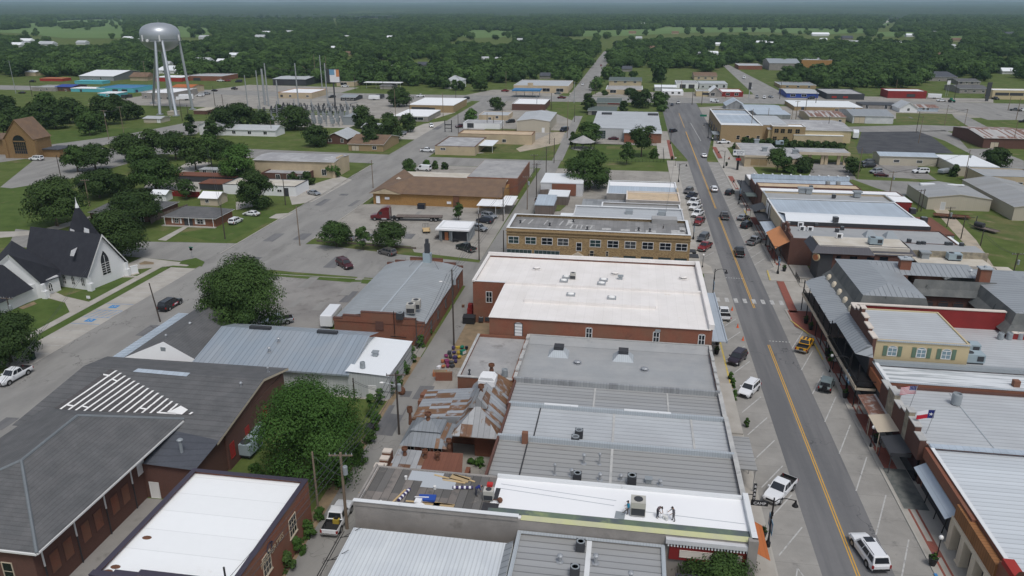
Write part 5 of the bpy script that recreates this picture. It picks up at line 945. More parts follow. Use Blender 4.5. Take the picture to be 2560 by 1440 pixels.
pb('grey workshop with rust flecked roof right of the white gabled house',(2292,2345,279,269,262),'metal_blue_pale','rust_streak','workshop','workshop',None,'x',.9,[(.3,1.2,1),(.5,1.2,1)])
r=pb('red barn with rust streaked metal roof at the right edge',(2455,2600,372,346,312),'brick_brown','rust_streak','barn','barn','the red barn','x',1.5,[(.2,3,2.4,'trim_tan',.1)])
pb('blue fronted shop across the highway',(1966,2045,245,233,222),'royal_blue','metal_light_y','store_building','store','the blue fronted shop','x',1.0,[(.2,3,1.4),(.55,3,1.4)])
pb('dark grey diner with red front windows across the highway',(2066,2160,249,235,222),'hvac_dark','patched_roof','diner','diner','the dark grey diner',w_=[(.2,3,1.2,'red_trim'),(.5,3,1.2,'red_trim')],cop='hvac_dark')
pb('red walled roadside shop with rusty porch',(2218,2315,246,228,222),'red_paint_wall','metal_white','store_building','store','the red roadside shop',w_=[(.6,5,1.8,'hvac_dark')],cop='red_trim')
pb('tan building with dark sign band at the right edge',(2478,2600,249,226,222),'stucco_yellow','membrane_new','store_building','store','the tan building with dark band',w_=[(.2,8,1.6,'hvac_dark',2.5),(.5,8,1.6,'hvac_dark',2.5)])
pb('dark shingled house among trees left of the tan building',(2322,2392,203,192,178),'stucco_grey','shingle_slate','house','house',None,'x',3,hip=3)
pb('low grey house with carport below the trees',(2398,2472,234,222,212),'stucco_grey','shingle_grey','house','house',None,'x',1.4,W3_)
pb('grey shingle house behind the low grey house',(2395,2450,212,204,196),'stucco_grey','shingle_grey','house','house',None,'x',1.4)
pb('tan brick shop with grey rooftop units beside the highway',(1950,2040,222,213,205),'brick_plain_tan','hvac_grey',w_=W3_)
pb('grey arched steel frame building among the trees',(1922,1998,176,158,146),'stucco_grey','hvac_grey','school_building','school','the arched grey roof','x',3)
pb('orange brick school wing with pale flat roof',(2002,2078,172,150,138),'brick_gold','metal_light_y','school_building','school','the orange brick school')
pb('brick school annex with grey flat roof beside the northeast road',(1846,1905,174,164,152),'brick_red','metal_light_y','school_building','school','the brick school annex')
pb('white walled garage with dark bays across the highway',(1690,1745,221,208,201),'white_paint','membrane_grey','garage_building','garage','the white garage',w_=[(.3,4,2.6,'hvac_dark',.1),(.7,4,2.6,'hvac_dark',.1)])
pb('long pale metal store behind the white garage',(1748,1818,222,209,202),'metal_wall','metal_light_y','store_building','store',para=0)
pb('small white office with row of windows at the highway corner',(1655,1708,238,228,222),'white_paint','membrane_new','office_building','office','the small white office',w_=W3_)
pb('grey metal shed behind the small white office',(1637,1690,228,218,212),'metal_wall','metal_white','shed','shed',None,'x',.8)
pb('yellow tan shop with dark awning beside the small gabled store',(1740,1778,241,228,219),'stucco_yellow','membrane_grey',w_=[(.65,5,1.4,'hvac_dark',1)])
pb('small grey gabled store between tan shop and red shop',(1772,1804,242,231,222),'stucco_grey','metal_white','store_building','store',None,'y',3.4,[(.3,2.4,2)])
pb('red fronted shop with white roof beside the highway',(1803,1857,242,230,222),'red_paint_wall','membrane_new','store_building','store','the red fronted shop',w_=[(.3,2.4,1.6),(.7,2.4,1.6)],cop='red_trim')
pb('pink roofed house behind the pale metal store',(1735,1792,200,190,181),'stucco_tan','shingle_brown','house','house',None,'x',2,W3_)
pb('grey galvanised barn with tall gable behind the tan brick corner building',(1815,1862,276,264,248),'metal_galv','metal_blue_pale','barn','barn','the galvanised barn','y',3)
pb('long pale blue roofed warehouse behind the tan brick corner building',(1864,1955,290,277,259),'metal_galv','metal_blue_pale','warehouse','warehouse',None,'x',1.2)
pb('low galvanised shed in front of the long pale blue warehouse',(1890,1975,302,286,275),'metal_galv','metal_blue_pale','shed','shed',para=0)
# middle and far west
r=block('galvanised metal hall with glass roller door',-17.6,12.8,345,398,4.8,'metal_wall','metal_light_y',0,None,name='hall_building',cat='hall',phrase='the galvanised hall',slope=.8)
win(r,'S',-14,.2,5.2,3.4,'steel','glass_teal',5,4,'roller_door');sub(r,'brick_wing','brick_red',(-3,12.9,336,344.6,0,4.2));sub(r,'wing_roof','metal_pale_y',(-3.4,13.2,335.6,360,4.2,4.35));b=MB();[b.box(x,x+5,386,389,4.8,6.2)for x in(-15,7.6)];part(r,'roof_lettering_frame',b,'hvac_dark')
r=gable('tan metal building with pale low gable roof',-53.6,-38,359,392,5.2,6.2,'y','metal_tan_wall','metal_light_y',.2,'metal_building','metal building','the tan metal building',trim='metal_tan_wall');door(r,'S',-41,1.2,2.2,'white_paint')
pb('long low tan workshop with rusty edge beside the alley',(1146,1330,360,336,326),'stucco_tan','membrane_tan','workshop','workshop','the long low tan workshop',cop='rust')
r=pb('tan office with patched pale roof by the west street',(1088,1188,388,366,337),'stucco_tan','patched_roof','office_building','office','the tan office with patched roof',w_=[(.2,2,.7,'glass',2)],cop='brick_brown')
x0,x1,y0,y1,h=pbox(1180,1232,382,366,350);sub(r,'carport_roof','metal_white',(x0,x1,y0,y1,2.8,2.95));b=MB();[b.tube((x,y0+.2,0),(x,y0+.2,2.8),.07,n=5)for x in(x0+.2,x1-.2)];part(r,'carport_post',b,'white_paint')
pb('white walled shop with pale flat roof beside the long tan workshop',(1158,1250,322,308,300),'white_paint','patched_roof',phrase='the white walled shop',w_=[(.2,3,2,'hvac_dark')])
pb('pale grey roofed building behind the white walled shop',(1197,1270,300,288,278),'stucco_tan','metal_light_y',cop='coping_stone')
r=empty('store_building',(-55,224,0),'golden brick store with brown shingle roof around white flat roof','store');EXT[r.name]=(-75.4,-36.4,212.6,238);land('the golden brick store',-55,222,5)
sub(r,'wall','brick_gold',(-75,-36.6,213,237,0,3.5));b=MB();z0,z1=3.5,6.0
b.face([(-66,212.4,z0),(-36,212.4,z0),(-36.6,226,z1),(-66,226,z1)]);b.face([(-76,226,z0),(-76,212,z0),(-66,226,z1),(-72,236,z1)]);b.face([(-76,238,z0),(-76,226,z0),(-72,236,z1),(-72,238,z1)]);b.face([(-76,212,z0),(-71,212,z0+1.6),(-66,226,z1)]);b.face([(-71,212,z0+1.6),(-66,212,z0),(-66,226,z1)]);b.face([(-36,212.4,z0),(-36,214,z0),(-36.6,226,z1)]);part(r,'shingle_roof',b,'shingle_brown')
b=MB();b.face([(-76,212.1,3.4),(-66,212.1,3.4),(-71,212.1,5.0)]);part(r,'gable',b,'stucco_tan');sub(r,'flat_roof','membrane_cream',(-71.8,-50,226.2,237.6,4.8,5.0),(-50,-37,226.2,230,4.8,5.0));sub(r,'rear_wing','brick_red',(-50,-34,230.2,258,0,5.4));sub(r,'rear_roof','gravel_roof',(-49.8,-34.2,230.4,257.8,5.4,5.5));sub(r,'carport','membrane_new',(-42,-34,205,213,2.7,2.85),(-35.8,-32,206,217,2.9,3.05));b=MB();[b.tube((x,y,0),(x,y,2.7),.07,n=5)for x,y in((-41.6,205.4),(-36.6,205.4),(-34.2,205.4))];part(r,'carport_post',b,'white_paint')
win(r,'S',-73.4,.5,1,2,'trim_white','white_paint');win(r,'S',-49.6,.2,1.6,3,'rust','rust',1,1,'door');win(r,'S',-41,.6,1.2,1.6,'trim_tan','stucco_yellow',1,1);sub(r,'notice','flag_white',(-71.4,-70,212.8,212.97,1.6,2.3),(-52.5,-51.2,212.8,212.97,.9,1.6))
r=pb('small pale flat roofed kiosk with open grey doors in truck yard',(1098,1174,602,570,552),'hvac_grey','membrane_new','kiosk','kiosk','the grey kiosk',cop='coping_white',para=.1);x0,x1,y0,y1=EXT[r.name]
sub(r,'roof_slab','membrane_new',(x0-.6,x1+.2,y0-1.2,y1+.4,2.9,3.3));sub(r,'open_bay','dark_trim',(x0+.9,x0+2.6,y0-.05,y0-.01,.1,2.4),(x0+3.6,x1-.4,y0-.05,y0-.01,.1,2.4));sub(r,'open_door','hvac_grey',(x0+.8,x0+.9,y0-1.3,y0-.1,.1,2.4),(x0+3.5,x0+3.6,y0-1.3,y0-.1,.1,2.4),(x1-.4,x1-.3,y0-1.3,y0-.1,.1,2.4));sub(r,'plywood','terracotta',(x0+1.5,x0+2.4,y0-.1,y0-.06,.1,2.2))
r=gable('low red brick house with grey hip roof and white trim',-122.8,-108.4,181.6,191,2.7,4.3,'x','brick_red','shingle_grey',.6,'brick_house','house','the low red brick house',hip=4.5)
for u in(-119.4,-112.6):win(r,'S',u,.8,1.6 if u>-115 else 1.0,1.2,nx=2,nz=2);sub(r,'shutter','trim_white',(u-1.45,u-1.0,181.5,181.58,.7,2.1),(u+1.0,u+1.45,181.5,181.58,.7,2.1))
sub(r,'porch_recess','hvac_dark',(-117.2,-114.8,181.5,181.58,.1,2.4));b=MB();[b.tube((x,181.1,0),(x,181.1,2.6),.08,n=6)for x in(-122.6,-115.6,-108.6)];part(r,'porch_post',b,'white_paint');sub(r,'plinth','pale_concrete',(-123.4,-108,180.6,181.5,0,.2))
r=pb('brown brick house with dark roof half hidden behind the oak',(228,372,552,534,500),'brick_brown','shingle_grey','brick_house','house','the brown brick house','x',1.6,hip=3)
pb('plain white garden shed beside the red fence',(382,416,503,484,477),'white_paint','metal_white','shed','shed','the white garden shed','x',.8)
r=pb('small wooden playhouse with cream roof',(502,545,514,494,482),'trim_tan','membrane_new','playhouse','shed','the wooden playhouse','x',1.2,[(.4,1,.9)]);
r=pb('long tan rendered hall with mottled grey roof by the west street',(640,836,442,402,383),'stucco_tan','patched_roof','hall_building','hall','the long tan rendered hall','x',.6);x0,x1,y0,y1=EXT[r.name];sub(r,'stepped_gable','stucco_tan',(x1-.5,x1+.3,y0-.3,y0+4,0,5.4),(x1-.5,x1+.35,y0+4,y0+9,0,6.4),(x1-.5,x1+.3,y0+9,y1+.3,0,5.4))
pb('flat roofed brick shop in front of the long tan hall',(655,765,452,434,422),'brick_brown','patched_roof',cop='brick_brown')
r=pb('white walled office with tan roof and dark door behind the big oak',(560,740,488,464,446),'white_paint','membrane_cream','office_building','office','the white walled office',w_=[(.78,1.4,.7,'glass',1.3),(.87,1.4,2.4,'hvac_dark',.1)],cop='dark_trim');
r=pb('long carport with brown metal roof behind the wooden playhouse',(440,590,456,449,440),'hvac_dark','rust_red','carport','carport','the brown roofed carport',para=0);
pb('lower brown carport roof beside the white walled office',(500,590,476,468,456),'hvac_dark','rust_red','carport','carport',None,para=0)
pb('white flat roof behind the brown roofed carport',(500,600,440,434,428),'stucco_grey','metal_light_y',para=0)
r=pb('golden brick chapel with tall arched window at the left edge',(22,92,396,345,335),'chapel_brick','shingle_brown','chapel','chapel','the golden brick chapel','y',7,trim='chapel_brick');x0,x1,y0,y1=EXT[r.name]
win(r,'S',(x0+x1)/2,1.8,5.4,4.6,'chapel_brick','glass',6,4,'arched_window',.4,arch=2.6);b=MB();b.box(x0-.8,x0+.6,y0-.4,y0+1,0,7);b.box(x1-.6,x1+.8,y0-.4,y0+1,0,7);part(r,'buttress',b,'chapel_brick');sub(r,'porch','chapel_brick',(x1,x1+7,y0+4,y0+12,0,3));sub(r,'porch_roof','shingle_slate',(x1,x1+7.5,y0+3.5,y0+12,3,3.3));sub(r,'nave','chapel_brick',(x0-20,x0-.8,y0+6,y1+8,0,6));sub(r,'nave_roof','shingle_brown',(x0-21,x0-.8,y0+5,y1+9,6,6.6))
pb('pale metal roofed bungalow below the substation trees',(808,868,360,346,328),'brick_brown','metal_light_y','house','house','the pale roofed bungalow','y',2.4,[(.3,1.4,1.2),(.8,1.2,1.4)])
pb('tan brick house with brown roof and garage by the west street',(872,958,378,360,338),'brick_plain_tan','shingle_brown','house','house','the tan brick house','x',2.2,[(.2,3,2,'trim_tan',.1),(.75,1.6,1.2)])
pb('white cottage behind the dark trees',(500,560,338,312,300),'siding_white','metal_light_y','house','house','the white cottage','y',2.4,[(.4,1,1.4)])
pb('long white house behind the trees near the substation',(560,690,340,324,316),'siding_white','metal_light_y','house','house',None,'x',1.6,W3_)
pb('pale grey shed with white roof among the street trees',(905,945,330,318,308),'metal_wall','metal_light_y','shed','shed',None,'x',1)
r=pb('white roofed bank with broad cream fascia at the street corner',(1024,1134,281,262,244),'brick_plain_tan','membrane_new','bank_building','bank','the white roofed corner bank',w_=[(.5,4,2.4,'hvac_dark',.1),(.25,10,1.8,'hvac_dark')],para=0)
pb('low white flat roofed clinic below the corner bank',(985,1070,304,290,270),'stucco_grey','membrane_new','clinic_building','clinic','the low white clinic',para=0,w_=[(.7,6,1.4)])
pb('black ribbed metal hall beside the highway',(683,765,214,198,189),'hvac_dark','metal_light_y','hall_building','hall','the black metal hall','x',.8,[(.2,8,2,'dark_trim',1)],trim='hvac_dark')
pb('white roofed restaurant with orange end awning beside the highway',(694,780,246,232,221),'stucco_tan','membrane_new','restaurant_building','restaurant','the white roofed highway restaurant',cop='orange_roof')
pb('small tan office with brick end behind the billboard',(842,886,216,204,198),'stucco_tan','membrane_grey','office_building','office',None,w_=[(.4,5,2)])
pb('old filling station office under thin white canopy',(950,980,223,214,208),'stucco_grey','shingle_grey','filling_station','filling station','the old filling station','x',1.6,hip=3)
r=pb('low dark sales office in the gravel lot',(852,888,252,244,237),'hvac_dark','hvac_grey','office_building','office',None,'x',1,W3_)
pb('two storey white house with grey hip roof among trees',(1112,1152,222,202,196),'siding_white','metal_light_y','house','house','the two storey white house','x',3.2,W3_,hip=7)
r=pb('tan deco garage with stepped front across the highway',(1284,1420,232,214,200),'stucco_tan','metal_light_y','garage_building','garage','the tan deco garage',w_=[(.12,6,2.2),(.35,6,2.2),(.6,5,2.2),(.85,5,2.2)]);x0,x1,y0,y1=EXT[r.name];sub(r,'stepped_front','stucco_tan',(x0+(x1-x0)*.26,x0+(x1-x0)*.36,y0-.2,y0,3,6.6))
pb('brick office with wide white roof beside the highway',(1280,1362,276,260,244),'brick_brown','membrane_new','office_building','office','the brick office with white roof')
pb('cream two storey inn with green roof',(1522,1603,218,202,193),'stucco_tan','shingle_green','inn','inn','the cream inn','x',1.4,[(.2,2,1.2,'glass',4),(.5,2,1.2,'glass',4),(.8,2,1.2,'glass',4)])
pb('tan front building with small gable before the cream inn',(1514,1606,236,224,214),'stucco_tan','gravel_roof','inn','inn',w_=[(.2,4,2,'glass'),(.6,3,2,'hvac_dark')])
pb('drive-in restaurant with dark green roof and red awning',(1492,1552,266,257,244),'stucco_grey','shingle_green','restaurant_building','restaurant','the green roofed drive-in','x',1.5,[(.7,7,.7,'red_trim',1.8)])
pb('open shelter with dark green roof behind the galvanised hall',(1470,1540,288,277,266),'stucco_grey','shingle_green','shelter','shelter',None,'x',1.2,[(.3,5,2,'hvac_dark',.1)])
pb('teal painted garage row in the commercial lots',(243,335,231,220,211),'teal_wall','blue_metal','garage_building','garage','the teal garage row',w_=[(.5,4,2,'hvac_dark',.1),(.75,4,2,'hvac_dark',.1)],cop='teal_wall')
pb('small teal hut with white roof in front of teal garages',(246,292,243,233,228),'teal_wall','metal_white','hut','hut',None,para=0,w_=[(.5,1.4,.8),(.85,1.4,.8)])
pb('teal shop under white canopy roof left of small hut',(178,262,230,221,217),'teal_wall','membrane_new','store_building','store',para=0,w_=[(.3,1.4,1.4,'hvac_dark',.2)])
pb('teal walled roadside stall further left',(187,256,210,203,200),'teal_wall','teal_wall','roadside_stall','stall',para=0)
pb('grey block workshop with flat roof left of blue awning',(80,140,228,218,212),'stucco_grey','membrane_grey','workshop','workshop','the grey block workshop')
pb('brick shop with royal blue awning',(140,180,228,217,211),'brick_brown','royal_blue','store_building','store',None,'x',1,trim='royal_blue')
pb('white roofed gabled house beyond the teal garages',(200,285,202,190,177),'metal_slate_x','metal_white','house','house','the white gabled house','x',3)
pb('white shed with pale roof at the far left',(64,90,190,180,176),'stucco_tan','metal_white','shed','shed',None,'x',1)
pb('red and white filling station canopy at the far left',(100,157,203,197,194),'red_trim','terracotta','canopy','canopy',para=0)
pb('tan fast food restaurant with orange awning behind the water tower',(430,480,232,218,212),'stucco_tan','orange_roof','restaurant_building','restaurant','the orange awning restaurant','x',1.2,trim='orange_roof')
pb('white roofed brick block between the tower legs',(356,430,248,232,216),'stucco_grey','membrane_new','restaurant_building','restaurant',para=.3)
pb('brick convenience store behind the water tower',(466,556,202,190,183),'brick_red','metal_light_y','store_building','store','the brick convenience store',w_=[(.3,6,2,'hvac_dark',.1)])
pb('red striped fuel canopy in front of brick convenience store',(390,455,204,193,188),'red_trim','membrane_new','canopy','canopy',para=0)
pb('white roofed church hall behind the fuel canopy',(388,445,184,176,166),'siding_white','metal_white','hall_building','hall',None,'x',3)
pb('tan pump shed with white roller door below the water tower',(360,402,307,297,291),'metal_tan_wall','metal_light_y','pump_shed','shed','the tan pump shed','x',.7,[(.9,2,2,'white_paint',.1)])
pb('small tan valve box beside the tower leg',(419,438,289,280,277),'metal_tan_wall','metal_tan_wall','valve_box','utility box',para=0)
pb('small brown shed near the tower foot',(485,516,286,276,268),'brick_brown','metal_tan_wall','shed','shed',para=0)
pb('grey transformer house beside the substation',(858,890,313,292,282),'hvac_grey','hvac_grey','utility_building','utility building',para=0)
far=[(52,84,107,'white'),(100,140,115,'grey'),(30,60,118,'white'),(310,332,100,'white'),(330,352,105,'grey'),(655,690,86,'white'),(715,736,84,'grey'),(858,876,96,'white'),(858,874,110,'white'),(968,990,98,'white'),(980,1006,175,'white'),(856,880,138,'brown'),(740,752,180,'brown'),(500,525,98,'grey'),(575,600,142,'white'),(545,560,158,'white'),(2030,2070,90,'white'),(2050,2066,102,'white'),(1920,1934,112,'white'),(2264,2284,92,'white'),(2380,2394,126,'white'),(2500,2536,184,'white'),(2325,2350,86,'grey'),(2052,2070,131,'white'),(1448,1456,142,'brown'),(1350,1376,196,'slate'),(1555,1580,178,'slate'),(1788,1798,114,'white'),(1890,1915,112,'white'),(490,530,160,'grey'),(335,382,200,'brown'),(410,425,165,'grey'),(140,170,28.5,'barn'),(172,200,30,'barn'),(1500,1512,20+2,'barn'),(1565,1585,26,'barn'),(1655,1662,23,'barn'),(2300,2326,17+8,'barn'),(2118,2135,27,'barn'),(1600,1612,62,'white'),(1520,1526,58,'white'),(2240,2248,110,'white')]
HOUSE={}
rh=random.Random(21)
for i in range(34):
 px=rh.uniform(20,2540);py=rh.uniform(82,168)
 if not(1400<px<1560 or 340<px<500 or 1790<px<2080):far.append((px,px+rh.uniform(14,26),py,rh.choice(('white','grey','grey','brown','slate'))))
for i,(xa,xb,yb,kd)in enumerate(far):
 x0=G(xa,yb)[0];x1=G(xb,yb)[0];y=G((xa+xb)/2,yb)[1];wd=max(8,min(abs(x1-x0),90));z=0
 if kd not in HOUSE:
  b=MB();b.box(-.5,.5,-.35,.35,0,.22);b.mesh([(-.54,-.4,.2),(.54,-.4,.2),(.54,.4,.2),(-.54,.4,.2),(-.5,0,.42),(.5,0,.42)],[(0,1,5,4),(2,3,4,5),(1,2,5),(3,0,4)],1)
  HOUSE[kd]=b.data('house_'+kd,{'white':['siding_white','metal_white'],'grey':['siding_white','metal_light_y'],'brown':['stucco_tan','shingle_brown'],'slate':['stucco_grey','shingle_slate'],'barn':['metal_white','metal_white']}[kd])
 o=link('house' if kd!='barn' else 'farm_building',HOUSE[kd],None,(x0+wd/2,y,3.0 if kd!='barn' else 8),0);o.scale=(wd,min(wd,14)*1.2,max(12,min(wd,18))*.95);o.location.z=.0
 col={'white':'white roofed house','grey':'grey roofed house','brown':'brown roofed house','slate':'slate roofed house','barn':'long white farm building'}[kd]
 tag(o,'','house' if kd!='barn' else 'farm building','houses scattered among the trees' if kd!='barn' else 'farm buildings in the far woods');LATER.append((o,'distant '+col))
 if kd=='barn':o.scale=(wd,40,22)
 # ================================================================== vehicles
def loft(b,st,mi=0,open_top=None):
 """st: (x, half width, z bottom, z top); open_top=(i0, i1): stations between which the top stays open"""
 n=len(st);prof=[]
 for x,hw,zb,zt in st:prof.append([(x,-hw*.93,zb),(x,-hw,zb+.18),(x,-hw,zb+(zt-zb)*.72),(x,-hw*.92,zt),(x,hw*.92,zt),(x,hw,zb+(zt-zb)*.72),(x,hw,zb+.18),(x,hw*.93,zb)])
 v=[p for q in prof for p in q];F=[]
 for i in range(n-1):
  for k in range(7):
   if k==3 and open_top and open_top[0]<=i<open_top[1]:continue
   F.append((i*8+k,i*8+k+1,(i+1)*8+k+1,(i+1)*8+k))
  F.append((i*8+7,i*8,(i+1)*8,(i+1)*8+7))
 F.append(tuple(range(8)));F.append(tuple((n-1)*8+k for k in range(7,-1,-1)));b.mesh(v,F,mi)
def cabin(kind,L,W,z0,z1,xb0,xb1,xt0,xt1,tp=.80):
 """greenhouse: (painted roof and pillars, panes)"""
 hb,ht=W/2*.93,W/2*tp;b=MB()
 B=[(xb0,-hb,z0),(xb1,-hb,z0),(xb1,hb,z0),(xb0,hb,z0)];T=[(xt0,-ht,z1-.05),(xt1,-ht,z1-.05),(xt1,ht,z1-.05),(xt0,ht,z1-.05)];C=[(xt0+.12,-ht+.14,z1),(xt1-.14,-ht+.14,z1),(xt1-.14,ht-.14,z1),(xt0+.12,ht-.14,z1)]
 b.mesh(B+T+C,[(0,1,5,4),(1,2,6,5),(2,3,7,6),(3,0,4,7),(4,5,9,8),(5,6,10,9),(6,7,11,10),(7,4,8,11),(8,9,10,11)])
 def pane(P,nrm,mu,mv0,mv1):
  P=[Vector(p)for p in P];o=Vector(nrm)*.015;q=[]
  for u,v_ in((mu,mv0),(1-mu,mv0),(1-mu,mv1),(mu,mv1)):q.append((P[0].lerp(P[1],u)).lerp(P[3].lerp(P[2],u),v_)+o)
  m=MB();m.face(q);return m
 wd=pane([B[1],B[2],T[2],T[1]],(1,0,.5),.06,.06,.95);rw=pane([B[3],B[0],T[0],T[3]],(-1,0,.4),.08,.15 if kind!='pickup' else.1,.92);sides=[]
 cuts={'pickup':((.05,.48),(.53,.93)),'sedan':((.12,.5),(.54,.9)),'van':((.74,.95),)}.get(kind,((.05,.3),(.33,.62),(.65,.93)))
 for a,c in cuts:
  for P,nr in(([B[0],B[1],T[1],T[0]],(0,-1,.3)),([B[2],B[3],T[3],T[2]],(0,1,.3))):
   if nr[1]>0:a_,c_=1-c,1-a
   else:a_,c_=a,c
   P=[Vector(p)for p in P];o=Vector(nr)*.015;m=MB()
   m.face([(P[0].lerp(P[1],u)).lerp(P[3].lerp(P[2],u),v_)+o for u,v_ in((a_,.1),(c_,.1),(c_,.88),(a_,.88))]);sides.append(m)
 return b,wd,rw,sides
KIND={'sedan':(4.8,1.82,1.45,.95,.70,.24,1.05,.35,-1.15,-1.85,.33),'suv':(4.85,1.92,1.75,1.08,.86,.28,1.15,.5,-2.05,-2.34,.37),'long_suv':(5.6,2.04,1.92,1.15,.95,.3,1.3,.62,-2.45,-2.74,.40),'pickup':(5.85,2.0,1.92,1.16,1.0,.38,1.2,.52,-.75,-.95,.41),'minivan':(5.1,1.98,1.76,1.02,.8,.24,1.5,.72,-2.2,-2.48,.35),'van':(5.7,2.02,2.15,1.2,1.0,.3,1.75,1.25,-2.7,-2.8,.36),'jeep':(4.2,1.86,1.85,1.12,1.02,.42,.75,.5,-1.9,-1.95,.42)}
CARP={}
def car_parts(kind):
 if kind in CARP:return CARP[kind]
 L,W,H,zb,zf,gc,xw,xr,xq,xe,wr=KIND[kind];h=L/2;hw=W/2;b=MB()
 rear=zb-(.02 if kind!='sedan' else-.02)
 st=[(-h,hw*.86,gc+.14,rear-.14),(-h+.1,hw*.95,gc+.06,rear),(-h+.75,hw,gc,zb),(-.2,hw,gc,zb+.01),(xw,hw,gc,zb),(h-.6,hw*.98,gc,(zb+zf)/2+.04),(h-.12,hw*.9,gc+.04,zf),(h,hw*.8,gc+.12,zf-.16)]
 if kind=='pickup':st=[(-h,hw*.95,gc+.2,zb-.02),(-h+.08,hw*.98,gc+.1,zb),(xe-.12,hw,gc,zb),(xe,hw,gc,zb)]+st[4:];loft(b,st,0,(1,2))
 else:loft(b,st)
 cb,wd,rw,sides=cabin(kind,L,W,zb-.01,H,xe,xw,xq,xr,.84 if kind in('jeep','van')else.78)
 b.mesh(cb.v,cb.f)
 parts=[('body',b,['PAINT'])]
 if kind=='pickup':
  m=MB();x0,x1,w0=-h+.1,xe-.14,hw*.86;m.box(x0,x1,-w0,w0,.72,.76,bottom=False);m.face([(x0,-w0,.76),(x1,-w0,.76),(x1,-hw*.915,zb+.005),(x0,-hw*.915,zb+.005)]);m.face([(x1,w0,.76),(x0,w0,.76),(x0,hw*.915,zb+.005),(x1,hw*.915,zb+.005)]);m.face([(x1,-w0,.76),(x1,w0,.76),(x1,w0,zb),(x1,-w0,zb)]);m.face([(x0,w0,.76),(x0,-w0,.76),(x0,-w0,zb),(x0,w0,zb)]);parts.append(('cargo_bed',m,['bed_liner']))
 parts+=[('windscreen',wd,['car_glass']),('rear_window',rw,['car_glass'])]+[('side_window',m,['car_glass'])for m in sides]
 for s in(-1,1):
  m=MB();m.box(h-.2,h-.02,s*hw*.78-.17,s*hw*.78+.17,zf-.3,zf-.1);parts.append(('headlight',m,['lamp_clear']))
  m=MB();y=s*hw*.9;m.box(-h-.02,-h+.12,y-.1,y+.1,rear-.42,rear-.08);parts.append(('tail_light',m,['lamp_red']))
  m=MB();m.box(xw-.25,xw-.05,s*(hw+.03)-.1,s*(hw+.03)+.1,zb+.02,zb+.2);parts.append(('wing_mirror',m,['PAINT']))
 m=MB();m.box(h-.05,h+.05,-hw*.72,hw*.72,gc+.1,gc+.26);m.box(h-.03,h+.03,-hw*.5,hw*.5,zf-.36,zf-.14,1);parts.append(('front_bumper',m,['chrome' if kind=='pickup' else 'plastic_black','plastic_black']))
 m=MB();m.box(-h-.07,-h+.05,-hw*.86,hw*.86,gc+.14,gc+.34);parts.append(('rear_bumper',m,['chrome' if kind=='pickup' else 'plastic_black']))
 wb={'sedan':(-1.4,1.4),'suv':(-1.42,1.45),'long_suv':(-1.65,1.65),'pickup':(-1.75,1.9),'minivan':(-1.5,1.55),'van':(-1.7,1.8),'jeep':(-1.3,1.4)}[kind]
 m=MB()
 for x in wb:
  for s in(-1,1):m.tube((x,s*(hw*.80),wr+.03),(x,s*(hw+.004),wr+.03),wr+.09,n=16)
 m.box(wb[0],wb[1],-hw*.9,hw*.9,gc-.06,gc+.05);parts.append(('underbody',m,['plastic_black']))
 if kind=='jeep':m=MB();m.tube((-h-.18,0,.98),(-h+.02,0,.98),.38,n=16);parts.append(('spare_wheel',m,['tyre']))
 if kind in('suv','long_suv'):m=MB();[m.tube((xq+.3,s*hw*.66,H+.03),(xr-.4,s*hw*.66,H+.03),.025,n=5)for s in(-1,1)];parts.append(('roof_rail',m,['plastic_black']))
 t=MB();t.tube((0,-.12,0),(0,.12,0),wr,n=18);rm=MB();rm.tube((0,-.128,0),(0,.128,0),wr*.62,n=12)
 wheels=[(x,s*(hw-.10),wr)for x in wb for s in(-1,1)]
 CARP[kind]=(parts,t.data('wheel','tyre'),rm.data('rim','rim'),wheels,[m.data(nm,[MAT['car_white']if q=='PAINT' else q for q in ms])for nm,m,ms in parts]);return CARP[kind]
CARM={};CARFAR={}
def recol(me,color):
 k=(me.name,color)
 if k not in CARM:
  c=me.copy()
  for i,q in enumerate(c.materials):
   if q==MAT['car_white']:c.materials[i]=MAT['car_'+color]
  CARM[k]=c
 return CARM[k]
def car(kind,color,front,rear,label,cat='car',group='vehicles parked and driving in the town',far=False,z=0.034,phrase=None,name=None):
 (fx,fy),(rx,ry)=G(*front),G(*rear);a=math.atan2(fy-ry,fx-rx);c=((fx+rx)/2,(fy+ry)/2)
 parts,tm,rm,wheels,datas=car_parts(kind);nm=name or{'sedan':'saloon_car','suv':'sport_utility_vehicle','long_suv':'sport_utility_vehicle','pickup':'pickup_truck','minivan':'minivan','van':'panel_van','jeep':'off_road_vehicle'}[kind]
 if far:
  if(kind,color)not in CARFAR:
   b=MB();ms=[]
   for(n_,m,mm)in parts:
    base=len(ms);ms+=['car_'+color if q=='PAINT' else q for q in mm];k=len(b.v);b.v+=m.v;b.f+=[tuple(i+k for i in f)for f in m.f];b.m+=[base+i for i in m.m]
   base=len(ms);ms.append('tyre');wr=KIND[kind][-1]
   for x,y,zz in wheels:b.tube((x,y-.12,zz),(x,y+.12,zz),wr,n=10,mi=base)
   CARFAR[(kind,color)]=b.data(nm,ms)
  o=link(nm,CARFAR[(kind,color)],None,(*c,z),a);tag(o,label,cat,group);return o
 r=empty(nm,(*c,z),label,cat,group,a)
 for(n_,m,mm),me in zip(parts,datas):link(n_,recol(me,color),r)
 for wpos in wheels:wo=link('wheel',tm,r,wpos);link('rim',rm,wo)
 if phrase:land(phrase,*c,1)
 return r
V=car
suv_b=V('long_suv','white',(2142,1352),(2198,1432),'long white SUV with sunroof driving away at the bottom right','SUV');b=MB();b.box(-.1,.75,-.5,.5,1.915,1.93);link('sunroof',b.data('sunroof','car_glass'),suv_b)
V('pickup','white',(1922,1264),(1974,1208),'white crew pickup with bed rack nosed to the kerb beside orange awning','pickup')
